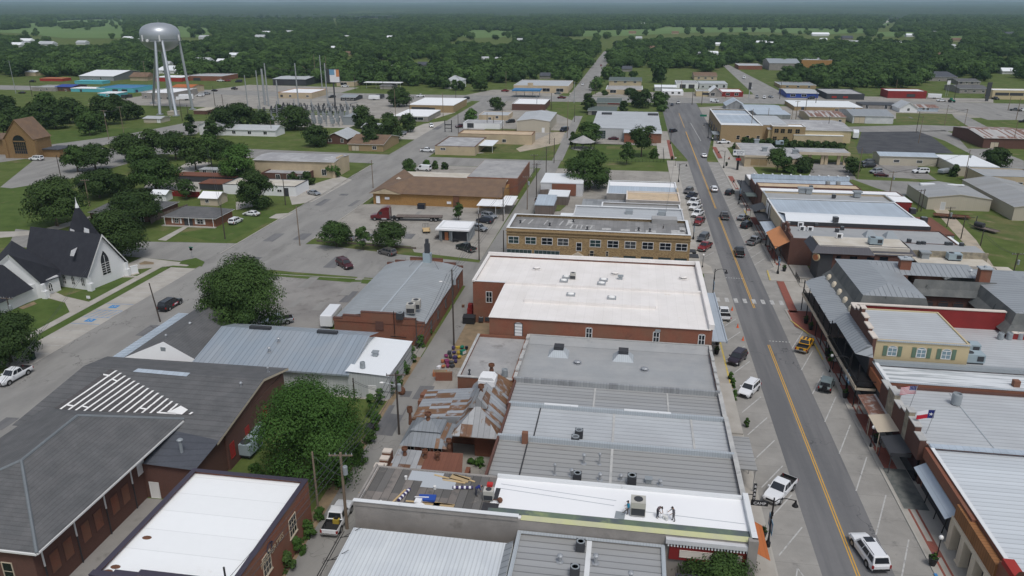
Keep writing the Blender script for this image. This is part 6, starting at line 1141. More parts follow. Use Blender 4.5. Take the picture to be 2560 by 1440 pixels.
V('suv','white',(1851,1002),(1892,962),'white SUV with black grille nosed in beside the vine covered pavement','SUV')
V('suv','plum',(1824,921),(1860,886),'dark plum SUV nosed in just above the white SUV','SUV')
V('pickup','white',(1800,772),(1816,812),'white pickup parked beside the big white roofed brick building','pickup')
y_=V('pickup','yellow',(2025,852),(1998,890),'yellow pickup with black stripes parked before the black balcony','pickup');b=MB();[b.box(-.7,.5,s-.17,s+.17,1.925,1.932)for s in(-.3,.3)];[b.box(1.2,2.7,s-.17,s+.17,1.13,1.175)for s in(-.3,.3)];b.box(-2.96,-2.93,-.35,.35,.6,1.1);link('stripe',b.data('stripe','dark_trim'),y_)
V('jeep','sage',(2074,950),(2056,992),'sage roofed off-roader with spare wheel parked beside the pavement','off-roader')
V('pickup','black',(1843,619),(1853,655),'black pickup driving away just past the crossing','pickup')
V('pickup','silver',(1902,600),(1868,618),'silver pickup nosed to the kerb near black restaurant entrance','pickup')
V('suv','black',(1880,560),(1852,576),'black SUV parked opposite the red pickup, below silver saloon','SUV')
V('sedan','silver',(1868,543),(1846,554),'silver saloon nosed in beside pale awning on the right kerb','saloon car')
V('suv','black',(1834,480),(1814,492),'black SUV on the right kerb beside green awning','SUV')
V('pickup','pewter',(1805,531),(1817,561),'muddy grey flatbed pickup driving away in the middle of the street','pickup')
V('suv','white',(1780,470),(1789,486),'small white SUV driving away in the main street','SUV')
V('sedan','white',(1755,388),(1764,398),'white saloon driving up the main street beyond the bank sign','saloon car')
V('suv','pewter',(1712,487),(1729,478),'dark brown SUV first in the row of parked pickups','SUV')
V('pickup','navy',(1716,502),(1741,489),'navy pickup second in the row of parked pickups','pickup')
V('pickup','white',(1720,517),(1747,504),'white pickup third in the kerb row, beside the navy pickup','pickup')
V('pickup','white',(1724,530),(1752,516),'white pickup in the middle of the kerb row between white pickups','pickup')
V('pickup','white',(1731,548),(1756,532),'white pickup in the kerb row next to the red pickup','pickup')
V('pickup','red',(1736,570),(1759,549),'red pickup at the end of the kerb row by tan brick building','pickup')
V('minivan','grey',(1744,611),(1770,590),'grey minivan parked at the corner of the tan brick building','minivan')
V('pickup','red',(1746,634),(1776,613),'dusty red pickup parked next to the grey minivan','pickup')
rp=V('pickup','white',(868,1264),(822,1350),'white pickup in the alley with yellow machine in its bed','pickup',z=.03)
V('pickup','white',(2,968),(70,930),'white crew pickup parked under the tree at the left edge','pickup',z=.03)
pc=V('long_suv','black',(450,755),(404,782),'black patrol SUV with red and white door markings','SUV',z=.03);b=MB();[b.mesh([(-.9,s*1.026,.62),(.9,s*1.026,.62),(1.1,s*1.026,.98),(-.6,s*1.026,.98)],[(0,1,2,3)],0)or b.mesh([(-.2,s*1.03,.66),(.7,s*1.03,.66),(.8,s*1.03,.92),(-.1,s*1.03,.92)],[(0,1,2,3)],1)for s in(-1,1)];link('door_marking',b.data('door_marking',['flag_red','flag_white']),pc)
V('pickup','silver',(664,815),(722,806),'silver pickup in the lot behind the grey warehouse','pickup',z=.014)
V('long_suv','maroon',(884,680),(842,655),'maroon SUV driving along the cross street','SUV',z=.03)
V('suv','pewter',(947,631),(990,642),'brown and tan SUV parked under the three street trees','SUV',z=.026)
V('pickup','green',(1140,618),(1190,634),'very dark green pickup parked below the grey kiosk','pickup',z=.014)
V('pickup','silver',(832,596),(888,603),'silver pickup in shade behind the three street trees','pickup',z=.014)
V('suv','silver',(1242,549),(1203,541),'silver SUV topmost of three cars by the white carport','SUV',z=.014)
V('suv','navy',(1190,553),(1234,560),'dark blue SUV between two silver SUVs by the kiosk','SUV',z=.014)
V('suv','silver',(1217,580),(1178,572),'silver SUV right beside the grey kiosk','SUV',z=.014)
V('suv','silver',(1364,517),(1340,505),'silver SUV on gravel beside the wooden fence','SUV',z=.01)
V('sedan','silver',(800,490),(770,484),'silver saloon parked on the west street forecourt','saloon car',z=.05)
V('van','white',(1040,425),(1078,428),'white panel van parked beside shrubs and the brick rear wing','van',z=.014)
V('pickup','white',(1086,381),(1050,379),'white pickup with black bed parked beside the tan office','pickup',z=.02)
V('suv','white',(604,551),(575,565),'white hatchback on grass beside the low brick house','car',z=.01)
V('sedan','white',(606,537),(652,541),'white sports saloon on grass behind the low brick house','saloon car',z=.01)
V('long_suv','white',(72,400),(112,402),'white SUV parked before the golden brick chapel','SUV',z=.03)
F_=lambda k,c,f,r_,lb,cat='car',z=.035:V(k,c,f,r_,lb,cat,far=True,z=z)
F_('sedan','white',(384,351),(399,351),'white car on the back road among trees')
F_('suv','white',(1081,321),(1076,314),'small white SUV on the west street below the corner bank','SUV')
F_('pickup','white',(1828,359),(1788,359),'white pickup parked beside the tan brick corner building','pickup')
F_('suv','grey',(2153,410),(2186,409),'dark grey SUV upper of two beside the office car park tree','SUV');F_('suv','black',(2154,419),(2188,418),'black SUV lower of two beside the office car park tree','SUV')
F_('suv','silver',(2172,435),(2206,431),'silver SUV beside the maroon saloon in the office car park','SUV');F_('sedan','maroon',(2222,442),(2184,440),'maroon saloon nearest the road in the office car park','saloon car');F_('long_suv','white',(2280,433),(2322,433),'white SUV alone in the office car park','SUV')
F_('pickup','silver',(2504,438),(2520,434),'silver pickup beside the tan garage at right','pickup')
F_('suv','navy',(1514,340),(1548,341),'dark blue SUV parked behind the gazebo, upper one','SUV');F_('sedan','maroon',(1520,349),(1546,350),'maroon saloon parked behind the gazebo','saloon car');F_('van','navy',(1404,330),(1416,327),'navy van at the mouth of the gravel alley','van')
F_('suv','navy',(1692,329),(1674,332),'dark blue SUV parked beside the galvanised hall front','SUV');F_('sedan','navy',(1679,267),(1681,262),'dark blue car waiting at the main street junction');F_('pickup','silver',(1697,263),(1694,256),'silver pickup crossing at the main street junction','pickup')
F_('pickup','darkred',(1392,246),(1416,247),'dark red pickup on the highway before the tan deco garage','pickup');F_('sedan','sage',(1384,235),(1404,236),'pale green car parked before the tan deco garage');F_('sedan','white',(1456,215),(1457,211),'white car beside the wooded street north');F_('pickup','black',(1486,215),(1483,210),'black pickup on the wooded street north','pickup')
F_('suv','maroon',(1372,256),(1364,252),'maroon SUV beside the brick office with white roof','SUV');F_('van','white',(1800,257),(1772,255),'white delivery van on the highway near red fronted shop','van')
F_('van','white',(1862,201),(1858,193),'white delivery truck on the northeast road','delivery truck');F_('sedan','white',(1878,225),(1876,219),'white car on the northeast road');F_('pickup','silver',(1891,248),(1893,242),'silver pickup at the highway junction on the right','pickup');F_('suv','white',(1911,249),(1910,243),'white SUV at the highway junction on the right','SUV');F_('sedan','silver',(1934,246),(1920,243),'silver car left of the blue fronted shop')
F_('suv','navy',(2020,248),(2036,247),'dark blue SUV before the blue fronted shop','SUV');F_('suv','silver',(2077,250),(2078,244),'silver SUV parked before the dark grey diner','SUV');F_('pickup','white',(2344,254),(2362,254),'white pickup beside the camping trailer and tractor','pickup');F_('pickup','black',(2500,251),(2476,247),'black pickup before the tan building with dark band','pickup');F_('pickup','grey',(2530,277),(2545,278),'grey pickup at the right edge of the highway','pickup');F_('suv','white',(2548,278),(2566,278),'white SUV at the right edge of the highway','SUV');F_('pickup','black',(2548,306),(2575,308),'black pickup on the side road at the right edge','pickup')
F_('pickup','black',(70,205),(94,206),'black pickup on the highway at the far left','pickup');F_('sedan','black',(50,234),(60,234),'black car beside the grey block workshop');F_('suv','blue',(328,230),(346,231),'blue SUV right of the teal garages','SUV');F_('sedan','white',(344,227),(360,228),'white car right of the blue SUV at teal garages')
F_('suv','silver',(478,233),(496,234),'silver SUV behind the white box truck','SUV');F_('long_suv','white',(490,241),(512,241),'white SUV beside the white box truck','SUV');F_('pickup','silver',(508,238),(524,236),'silver pickup right of the box truck','pickup');F_('sedan','navy',(528,228),(544,229),'dark blue car in the open highway lot');F_('pickup','black',(576,223),(596,225),'black pickup in the open highway lot','pickup')
F_('pickup','white',(542,204),(562,204),'white pickup before the brick convenience store','pickup');F_('suv','red',(560,204),(578,204),'red SUV before the brick convenience store','SUV');F_('van','petrol' if 0 else 'navy',(590,206),(604,206),'navy van right of the brick convenience store','van')
F_('pickup','white',(853,218),(873,218),'white pickup before the small tan office','pickup');F_('suv','black',(822,245),(838,244),'black SUV in the gravel lot under the billboard','SUV');F_('pickup','white',(1042,243),(1060,242),'white pickup left of the corner bank on the highway','pickup');F_('pickup','white',(1140,255),(1154,252),'white pickup right of the corner bank','pickup');F_('suv','black',(1158,249),(1172,248),'black SUV right of the corner bank','SUV');F_('pickup','maroon',(1142,320),(1162,318),'maroon pickup beside the white walled shop','pickup');F_('suv','silver',(990,340),(1018,336),'silver SUV under trees on the west street','SUV');F_('suv','black',(1262,308),(1290,306),'black SUV behind the tan metal building','SUV');F_('pickup','red',(1255,229),(1270,230),'red tow truck beside the blue canopy','tow truck')
F_('suv','grey',(1572,290),(1566,285),'dark car parked behind the galvanised hall on the left');F_('suv','black',(1594,290),(1588,285),'black car parked behind the galvanised hall in the middle');F_('suv','navy',(1606,290),(1602,285),'navy car parked behind the galvanised hall on the right');F_('sedan','white',(1508,145),(1510,141),'white car high up on the wooded street');F_('suv','red',(1502,168),(1503,163),'red car driving on the wooded street')
(ax,ay),(bx_,by_)=G(928,549),G(1106,552);a_=math.atan2(ay-by_,ax-bx_);ln=math.hypot(ax-bx_,ay-by_)
r=empty('articulated_lorry',((ax+bx_)/2,(ay+by_)/2,.02),'red sleeper cab lorry with empty flat trailer in the truck yard','lorry',None,a_);land('the red lorry',(ax+bx_)/2,(ay+by_)/2,2);h=ln/2
b=MB();loft(b,[(h-2.0,1.1,.6,1.75),(h-.9,1.08,.5,1.62),(h-.1,.9,.5,1.4),(h,.8,.55,1.2)]);loft(b,[(h-5.4,1.2,.6,3.75),(h-4.6,1.2,.6,3.85),(h-3.2,1.2,.6,3.4),(h-2.3,1.15,.6,2.5),(h-1.9,1.1,.6,1.75)]);link('cab',b.data('cab','car_darkred'),r)
b=MB();b.face([(h-2.25,-1.0,1.8),(h-2.25,1.0,1.8),(h-2.75,.95,2.75),(h-2.75,-.95,2.75)]);link('windscreen',b.data('windscreen','car_glass'),r)
for s in(-1,1):b=MB();b.box(h-3.4,h-2.5,s*1.21-.01,s*1.21+.01,1.8,2.6);link('side_window',b.data('side_window','car_glass'),r);b=MB();b.tube((h-5.55,s*1.0,.8),(h-5.55,s*1.0,3.4),.1,n=8);link('exhaust_stack',b.data('exhaust_stack','chrome'),r);b=MB();b.tube((h-4.6,s*1.05,.55),(h-3.2,s*1.05,.55),.3,n=10);link('fuel_tank',b.data('fuel_tank','chrome'),r)
b=MB();b.box(-h,h-7.2,-1.28,1.28,1.15,1.3);b.box(-h,h-7,-.5,.5,.8,1.15,1);link('trailer_deck',b.data('trailer_deck',['wood_grey','plastic_black']),r);b=MB();b.box(h-9,h-1,-.45,.45,.6,.9);link('chassis',b.data('chassis','plastic_black'),r)
t=MB();t.tube((0,-.28,0),(0,.28,0),.5,n=18);tw=t.data('wheel','tyre');t=MB();t.tube((0,-.285,0),(0,.285,0),.28,n=12);tr=t.data('rim','rim')
for x in(h-1.3,h-6.2,h-7.5,-h+1.6,-h+2.9):
 for s in(-1,1):wo=link('wheel',tw,r,(x,s*.98,.5));link('rim',tr,wo)
def trailer(label,front,rear,L_,W_,H_,m,nm='box_trailer',cat='trailer',z0=.55,open_=False):
 (fx,fy),(rx,ry)=G(*front),G(*rear);a=math.atan2(fy-ry,fx-rx);r=empty(nm,((fx+rx)/2,(fy+ry)/2,.02),label,cat,None,a);b=MB()
 if open_:
  b.box(-L_/2,L_/2,-W_/2,W_/2,z0,z0+.1);[b.box(-L_/2,L_/2,s*W_/2-.04,s*W_/2+.04,z0+.1,z0+H_)for s in(-1,1)]
 else:
  loft(b,[(-L_/2,W_/2,z0,z0+H_-.1),(-L_/2+.2,W_/2,z0,z0+H_),(L_/2-.4,W_/2,z0,z0+H_),(L_/2,W_/2*.9,z0+.1,z0+H_-.25)])
 link('deck' if open_ else 'body',b.data('body',m),r);b=MB();b.box(L_/2,L_/2+1.2,-.06,.06,z0,z0+.1);link('tow_bar',b.data('tow_bar','plastic_black'),r)
 t=MB();t.tube((0,-.12,0),(0,.12,0),.36,n=14);td=t.data('wheel','tyre')
 for x in(-.45,.45):
  for s in(-1,1):link('wheel',td,r,(x,s*(W_/2-.02),.36))
 return r
trailer('white enclosed trailer behind the grey barrel roofed building',(842,792),(818,822),6.2,2.3,2.1,'car_white')
r=trailer('small flat trailer with tan deck beside the kiosk',(1068,590),(1064,570),3.6,1.8,.3,'fresh_wood','utility_trailer',open_=True);b=MB();[b.tube((-1.8,y,.6),(-1.8,y,1.8),.03,n=5)for y in(-.8,-.4,0,.4,.8)];b.tube((-1.8,-.8,1.8),(-1.8,.8,1.8),.03,n=5);link('ramp',b.data('ramp','black_metal'),r)
r=trailer('rusty low trailer in the east yard nearer the metal building',(2412,548),(2345,543),9,2.3,.35,'rust','flat_trailer',open_=True)
r=trailer('trailer with black tank on grass at the right',(2442,572),(2484,583),6.5,2.2,.2,'wood_grey','flat_trailer',open_=True);b=MB();b.tube((.6,0,1.3),(3.0,0,1.3),.65,n=14);link('tank',b.data('tank','hvac_dark'),r);b=MB();b.tube((2.9,0,.7),(2.9,0,3.3),.12,n=6);link('post',b.data('post','hvac_dark'),r)
trailer('white box trailer at the edge of the black car park',(2139,357),(2137,334),8.5,2.5,2.7,'metal_white');trailer('white camping trailer beside the red roadside shop',(2322,246),(2348,247),8,2.4,2.5,'car_white','camping_trailer');trailer('white camping trailer in the gravel lot',(924,250),(948,250),7,2.4,2.4,'car_white','camping_trailer');trailer('black box trailer right of the white camping trailer',(944,247),(958,246),5,2.2,2.2,'hvac_dark');trailer('grey boat trailer with covered boat beside the tan garage',(2352,436),(2376,432),7,2.2,1.2,'hvac_grey','boat_trailer')
r=trailer('white box truck behind the water tower legs',(441,251),(492,250),8.5,2.5,2.9,'car_white','box_truck','box truck',.8);b=MB();b.box(4.3,6.0,-1.05,1.05,.5,2.3);link('cab',b.data('cab','car_white'),r)
r=empty('tractor',(*G(2378,256),0),'green farm tractor with tall tyres beside the white pickup','tractor');b=MB();b.box(-1,2,-.4,.4,.8,1.6);b.box(-1,.3,-.7,.7,1.6,2.7);link('body',b.data('body','sign_green'),r)
for x,wr_ in((-.9,.85),(1.6,.5)):
 for s in(-1,1):t=MB();t.tube((x,s*.75-.2,wr_),(x,s*.75+.2,wr_),wr_,n=14);link('wheel',t.data('wheel','tyre'),r)
 # ================================================================== roof units
def unit_mesh(kind):
 b=MB()
 if kind=='condenser':b.box(-.45,.45,-.45,.45,.08,.95);b.lathe((0,0,.95),[(.42,0),(.42,.06),(.3,.06),(.28,.0),(.02,0)],14,1);ms=['hvac_dark','hvac_grey']
 elif kind=='round':b.lathe((0,0,.05),[(.5,0),(.5,1.1),(.46,1.2),(.38,1.2),(.34,1.0),(.02,1.0)],16,0);ms=['hvac_grey']
 elif kind=='package':b.box(-1.2,1.2,-.8,.8,.25,1.4);b.box(-1.1,1.1,-.7,.7,0,.25,1);b.lathe((-.55,0,1.4),[(.5,0),(.5,.07),(.42,.07),(.4,.01),(.02,.01)],14,1);b.box(.2,1.0,-.85,-.8,.5,1.2,1);ms=['hvac_blue','hvac_dark']
 elif kind=='split':b.box(-.5,.5,-.2,.2,.05,.85);b.box(-.35,.2,-.215,-.2,.15,.75,1);ms=['white_paint','hvac_dark']
 elif kind=='tall':b.box(-.65,.65,-.6,.6,.12,1.5);b.box(-.6,.6,-.62,-.6,.2,.9,1);b.lathe((0,0,1.5),[(.4,0),(.4,.05),(.02,.05)],14,1);ms=['hvac_beige','hvac_dark']
 elif kind=='hood':b.box(-.5,.5,-.5,.5,0,.8);b.box(-.7,.7,-.6,.6,.8,1.0);ms=['hvac_grey']
 return b.data(kind,ms)
UM={}
def unit(kind,px,py,z,label,rz=0,sc=1.0,name=None,cat='air conditioner',group='air conditioning units on the roofs'):
 if kind not in UM:UM[kind]=unit_mesh(kind)
 x,y=G(px,py,z);o=link(name or{'split':'split_unit','hood':'exhaust_hood'}.get(kind,'air_conditioner'),UM[kind],None,(x,y,z-.0),rz);o.scale=(sc,)*3
 if label:tag(o,label,cat,group)
 else:tag(o,'',cat,group);LATER.append((o,{'split':'white split unit','hood':'grey exhaust hood','condenser':'dark box condenser','round':'round grey condenser','package':'blue grey rooftop unit','tall':'beige roof unit'}[kind]))
 return o
unit('condenser',1447,1093,5.25,'upper of twin condensers on the pale ribbed roof',sc=1.1);unit('condenser',1438,1110,5.25,'lower of twin condensers on the pale ribbed roof',sc=1.1)
unit('condenser',1443,1200,5.5,'condenser at the roofers parapet, left one of two',sc=1.0);unit('condenser',1579,1208,5.5,'taller condenser at the roofers parapet, right one of two',sc=1.1);unit('hood',1621,1206,5.5,'small grey exhaust hood right of the taller condenser',sc=.6,cat='exhaust hood')
unit('tall',1594,1283,6.25,'beige air conditioner on the new white membrane beside roofer',sc=1.15);unit('tall',1222,1247,6.3,'beige air conditioner with red box at edge of stripped deck',sc=.8)
unit('condenser',1451,1373,5.0,'condenser on the grey roofed shop at the bottom',sc=1.0);unit('condenser',1437,1437,5.0,None,sc=1.0);unit('round',1262,940,4.55,'round condenser on low grey roof by the alley',sc=.9)
for px,py in((1041,772),(1028,782)):unit('tall',px,py,5.2,None,sc=1.15,rz=.1)
unit('condenser',1001,798,4.8,'dark condenser left of twin white units on barrel roof',sc=1.3)
unit('tall',1432,697,7.8,'beige condenser on the big white roof',sc=.8);unit('hood',1551,698,7.8,'dark topped vent box on the big white roof',sc=.75,cat='vent box')
unit('hood',939,889,4.2,'square vent box on white lean-to roof',sc=.75,cat='vent box');unit('round',907,920,4.2,'round white topped fan on white lean-to roof',sc=.8,cat='roof fan')
unit('round',2389,1010,5.4,'round dark condenser on the flag topped shop roof',sc=1.25)
unit('package',2420,880,6.0,'big white rooftop unit behind the yellow wall',sc=1.1,rz=-.05);unit('package',2430,905,6.0,'blue grey rooftop unit right of the yellow wall',sc=1.1)
for px in(2500,2522,2548):unit('round',px,848,6.0,None,sc=.9)
unit('package',2187,611,7.9,'blue rooftop unit on the restaurant roof',sc=1.1);unit('package',2383,650,5.2,'blue rooftop unit on the low rear wing',sc=1.1);unit('hood',2310,645,5.2,'tall metal kitchen extractor on the low rear wing',sc=1.5,cat='extractor');unit('split',2098,596,7.9,'white split unit on the restaurant roof',sc=1.3)
for px,py in((2001,567),(2005,577),(2025,578)):unit('split',px,py,6.2,None,sc=1.3)
for px,py in((2040,567),(2092,580),(2105,575),(2272,606),(2296,612),(2308,612),(2366,614),(2375,614),(2403,616)):unit('condenser',px,py,6.2,None,sc=.85)
unit('condenser',2088,555,7.4,'dark condenser on the curved white roof',sc=1.3)
for px,py in((2004,482),(2021,483),(2142,492)):unit('hood',px,py,6.7,None,sc=1.6,cat='roof fan')
for px,py in((2084,495),(2027,472)):unit('condenser',px,py,6.6,None,sc=1.0)
for px,py in((2068,466),(2094,467)):unit('round',px,py,6.3,None,sc=1.3)
unit('condenser',2280,535,4.0,None,sc=1.6);unit('condenser',2308,558,4.0,None,sc=1.6)
unit('hood',1891,358,4.2,None,sc=1.6);unit('hood',1911,378,4.2,None,sc=1.6);unit('hood',1987,384,4.2,None,sc=1.6);unit('package',1948,362,4.2,None,sc=1.2)
g=[unit('package',625,1128,.4,'green grey condenser pair on the lawn behind brick hall, nearer one',rz=1.5,sc=1.3,name='condenser_pair'),unit('package',632,1098,.4,'green grey condenser pair on the lawn behind brick hall, farther one',rz=1.5,sc=1.3,name='condenser_pair')]
# ================================================================== street furniture
def lamp_mesh():
 p=MB();p.lathe((0,0,0),[(.28,0),(.28,.5),(.16,.7),(.1,1.2),(.08,6.2)],10);p.box(-.12,.12,-.12,.12,4.0,4.4);a=MB();pts=[(0,0,5.6),(.5,0,6.1),(1.2,0,6.25),(2.2,0,6.1)];[a.tube(pts[i],pts[i+1],.05,n=6)for i in range(3)];hd=MB();hd.lathe((2.2,0,5.4),[(.02,.75),(.1,.7),(.12,.4),(.3,.12),(.34,0),(.3,0)],12);gl=MB();gl.ell((2.2,0,5.42),(.26,.26,.14));return p.data('post','black_metal'),a.data('arm','black_metal'),hd.data('lamp_head','black_metal'),gl.data('lamp_glass','globe')
LM=lamp_mesh()
b=MB();b.box(-.02,.02,-.45,.45,-.75,.75);b.box(-.024,.024,-.3,.3,-.35,.35,1);BN=b.data('banner',['banner_blue','flag_white'])
def street_lamp(px,py,rz,label,banner=0):
 r=empty('street_lamp',(*G(px,py,.15),.15),label,'street lamp','black street lamps along the main street',rz)
 for n_,m in zip(('post','arm','lamp_head'),LM):link(n_,m,r)
 h_=r.children[-1];link('lamp_glass',LM[3],[c for c in COL.objects if c.parent==r and c.name.startswith('lamp_head')][0])
 if banner:link('banner',BN,r,(0,-.65,2.9));link('banner',BN,r,(0,.65,2.9))
 return r
street_lamp(1919,1365,0,'tall street lamp with blue banners below the white pickup',1);street_lamp(1781,745,0,'tall street lamp beside the big white roofed brick building',1);street_lamp(1733,598,0,'tall street lamp by the grey minivan',1);street_lamp(1696,455,0,'tall street lamp above the row of parked pickups');street_lamp(2112,985,math.pi,'tall street lamp with blue banner beside the streaky white roof',1);street_lamp(1944,684,math.pi,'tall street lamp with banner by the restaurant corner',1);street_lamp(1862,560,math.pi,'street lamp beside the silver saloon',0);street_lamp(1848,500,math.pi,'street lamp by the green awning',1);street_lamp(1809,420,math.pi,'tall street lamp beside the bank pole sign');street_lamp(1676,360,0,'street lamp beside the galvanised hall');street_lamp(1770,345,math.pi,'street lamp before the tan brick corner building')
b=MB();b.lathe((0,0,0),[(.16,0),(.14,.3),(.06,.5),(.05,2.7)],8);GP=b.data('post','black_metal');b=MB();b.ell((0,0,2.9),(.24,.24,.26),0,12,8);GG=b.data('globe','globe')
for px,py,lb in((2340,1400,'globe lamp on the brick paving beside the blue kerb'),(2176,1116,'globe lamp in front of the dark awning'),(2074,930,'globe lamp before the black balcony near the yellow planter'),(1874,548,'globe lamp before the pale awning'),(1913,614,'globe lamp beside the orange awning'),(1756,668,'globe lamp on the corner by tan brick building'),(1688,414,'globe lamp far up on the left pavement'),(1780,363,'globe lamp far up on the right pavement')):
 r=empty('globe_lamp',(*G(px,py,.15),.15),lb,'globe lamp','white globe lamps along the pavement');link('post',GP,r);link('globe',GG,r)
b=MB();b.lathe((0,0,0),[(.24,0),(.36,.6),(.4,.75),(.34,.78),(.3,.66),(.02,.66)],14);PT=b.data('pot','plastic_black');b=MB();rp2=random.Random(9)
for i in range(90):a,q=rp2.uniform(0,6.28),rp2.uniform(0,.4);c=Vector((q*math.cos(a),q*math.sin(a),.75+rp2.uniform(0,.5)));d1,d2=[Vector((rp2.uniform(-1,1),rp2.uniform(-1,1),rp2.uniform(-1,1))).normalized()*.1 for _ in 'ab'];b.face([c-d1,c-d2,c+d1,c+d2],1 if i%7==0 else 0)
PL=b.data('plant',['leaf_bright','flower'])
for px,py,lb in((2330,1412,'black planter at the globe lamp by the blue kerb'),(1905,1345,'big dark planter under the orange awning'),(1793,862,'black planter on the pavement beside the brick building, upper one'),(1791,885,'black planter on the pavement beside the brick building, lower one'),(2112,994,'black planter beside the bannered lamp on the right'),(2014,808,'white potted shrub under the balcony, upper one'),(2026,824,'potted shrub under the balcony, lower one'),(2068,890,'bushy planter beneath the balcony near its south end'),(1735,640,'planter on the corner before tan brick building'),(1680,400,'red leaved planter far up on the left pavement'),(1816,415,'planter at the foot of lamp beside the bank sign'),(1960,678,'planter at the restaurant corner'),(2190,1106,'tall dark planter before the dark awning')):
 r=empty('planter',(*G(px,py,.15),.15),lb,'planter','planters along the pavement');r.scale=(1.25,)*3;link('pot',PT,r);link('plant',PL,r)
def bench(px,py,rz,lb):
 r=empty('bench',(*G(px,py,.15),.15),lb,'bench','benches along the pavement',rz);b=MB();b.box(-.8,.8,-.22,.22,.42,.47);link('seat',b.data('seat','terracotta'),r);b=MB();b.box(-.8,.8,.2,.25,.5,.9);link('backrest',b.data('backrest','terracotta'),r)
 for x in(-.65,.65):b=MB();b.box(x-.04,x+.04,-.2,.24,0,.42);link('leg',b.data('leg','black_metal'),r)
bench(1853,1122,R(90),'bench against the shopfront above the black hanging sign');bench(1850,492,R(-90),'bench beside the green awning');bench(1822,398,R(-90),'bench near the bank pole sign')
def flag(px,py,z,lb,kind):
 x,y=36.6,G(px,py,z)[1];r=empty('flag',(x+1.6,y,5.4),lb,'flag','flags on the roof front');b=MB();b.tube((0,0,0),(.5,0,3.4),.035,n=6);link('pole',b.data('pole','steel'),r);b=MB();W_,H_=2.0,1.15;wv=lambda u:.12*math.sin(u*5)
 def q(u0,u1,v0,v1,mi,o=0):
  n=6
  for i in range(n):a,c=u0+(u1-u0)*i/n,u0+(u1-u0)*(i+1)/n;b.face([(.45-a*W_,wv(a)-o,3.3-v1*H_-a*.25),(.45-c*W_,wv(c)-o,3.3-v1*H_-c*.25),(.45-c*W_,wv(c)-o,3.3-v0*H_-c*.25),(.45-a*W_,wv(a)-o,3.3-v0*H_-a*.25)],mi)
 if kind=='us':
  for i in range(13):q(.42 if i<7 else 0,1,i/13,(i+1)/13,0 if i%2==0 else 1)
  q(0,.42,0,7/13,2);[q(.03+.08*i,.06+.08*i,.05+.12*j,.09+.12*j,1,.02)for i in range(5)for j in range(4)]
 else:
  q(0,.34,0,1,2);q(.34,1,0,.5,1);q(.34,1,.5,1,0);cx_,cz_=.17,.5;st=[(cx_+(.13 if i%2==0 else.05)*math.sin(i*math.pi/5),cz_-(.22 if i%2==0 else.09)*math.cos(i*math.pi/5))for i in range(10)]
  P=[(.45-u*W_,wv(u)-.03,3.3-v*H_-u*.25)for u,v in st];[b.face([(.45-cx_*W_,wv(cx_)-.03,3.3-cz_*H_-cx_*.25),P[i],P[(i+1)%10]],1)for i in range(10)]
 link('cloth',b.data('cloth',['flag_red','flag_white','flag_blue']),r)
flag(2290,1020,5.5,'striped flag with blue starred corner flying over the shopfront','us');flag(2322,1082,5.5,'red white and blue single star flag over the shopfront','tx')
r=empty('pole_sign',(*G(1843,425),.1),'white bank sign on a black pole with red clock panel','sign');land('the bank pole sign',*G(1843,425),3);b=MB();b.box(-.35,.35,-.35,.35,0,5.2);link('pole',b.data('pole','black_metal'),r);b=MB();b.box(-2.1,2.1,-.3,.3,5.2,7.3);b.box(-2,2,-.32,-.3,5.3,7.2,1);sg=link('sign_panel',b.data('sign_panel',['hvac_grey','white_paint']),r);b=MB();b.box(-.9,.9,-.4,-.36,3.4,4.3);link('clock_panel',b.data('clock_panel','maroon' if 0 else 'red_trim'),r)
for s,z in(('LEGEND',6.55),('BANK',5.8)):
 o=text(None,s,(0,0,0),.8,FS,'car_blue');o.parent=sg;o.location=(.35,-.33,z)
b=MB();b.mesh([(-1.8,-.34,6.9),(-1.2,-.34,6.9),(-1.2,-.34,6.4),(-1.5,-.34,6.05),(-1.8,-.34,6.4)],[(0,1,2,3,4)]);o=link('shield_emblem',b.data('shield_emblem','car_blue'),sg)
r=empty('billboard',(*G(838,262),0),'tall billboard with bright picture panel on single post','billboard');land('the billboard',*G(838,262),9);b=MB();b.tube((0,0,0),(0,0,14),.45,n=10);link('post',b.data('post','hvac_dark'),r);b=MB();b.box(-4,4.2,-.4,.4,13,21);b.box(-1.9,4.1,-.45,-.41,13.3,20.6,1);b.box(2.2,4.1,-.5,-.46,16.5,20.6,2);b.box(-1.9,1.2,-.5,-.46,17.5,20.6,3);link('panel',b.data('panel',['hvac_dark','flag_white','orange_awning','banner_blue']),r)
r=empty('pole_sign',(*G(2182,254+0),0),'tall dark slab sign by the tan building with dark band','sign');r.location=(*G(2466,253),0);b=MB();b.box(-.9,.9,-.3,.3,0,3);b.box(-1.3,1.3,-.3,.3,3,11.5);link('panel',b.data('panel','hvac_dark'),r)
r=empty('pole_sign',(*G(1872,246),0),'dark digital sign pole at the red fronted shop','sign');b=MB();b.box(-.25,.25,-.2,.2,0,8);b.box(-.9,.9,-.25,.25,5.5,10,1);link('panel',b.data('panel',['steel','hvac_dark']),r)
r=empty('pole_sign',(*G(2366,240),0),'white square sign on twin posts above camping trailer','sign');b=MB();[b.tube((x,0,0),(x,0,9),.12,n=5)for x in(-.6,.6)];b.box(-1,1,-.15,.15,7.4,10,1);link('panel',b.data('panel',['steel','white_paint']),r)
for px,lb in((1755,'left green road sign at the highway end of main street'),(1760,'right green road sign at the highway end of main street')):
 r=empty('road_sign',(*G(px,302),0),lb,'road sign','green road signs');b=MB();b.tube((0,0,0),(0,0,3),.06,n=5);link('post',b.data('post','steel'),r);b=MB();b.box(-1.2,1.2,-.08,-.06,2.2,3.2);link('panel',b.data('panel','sign_green'),r)
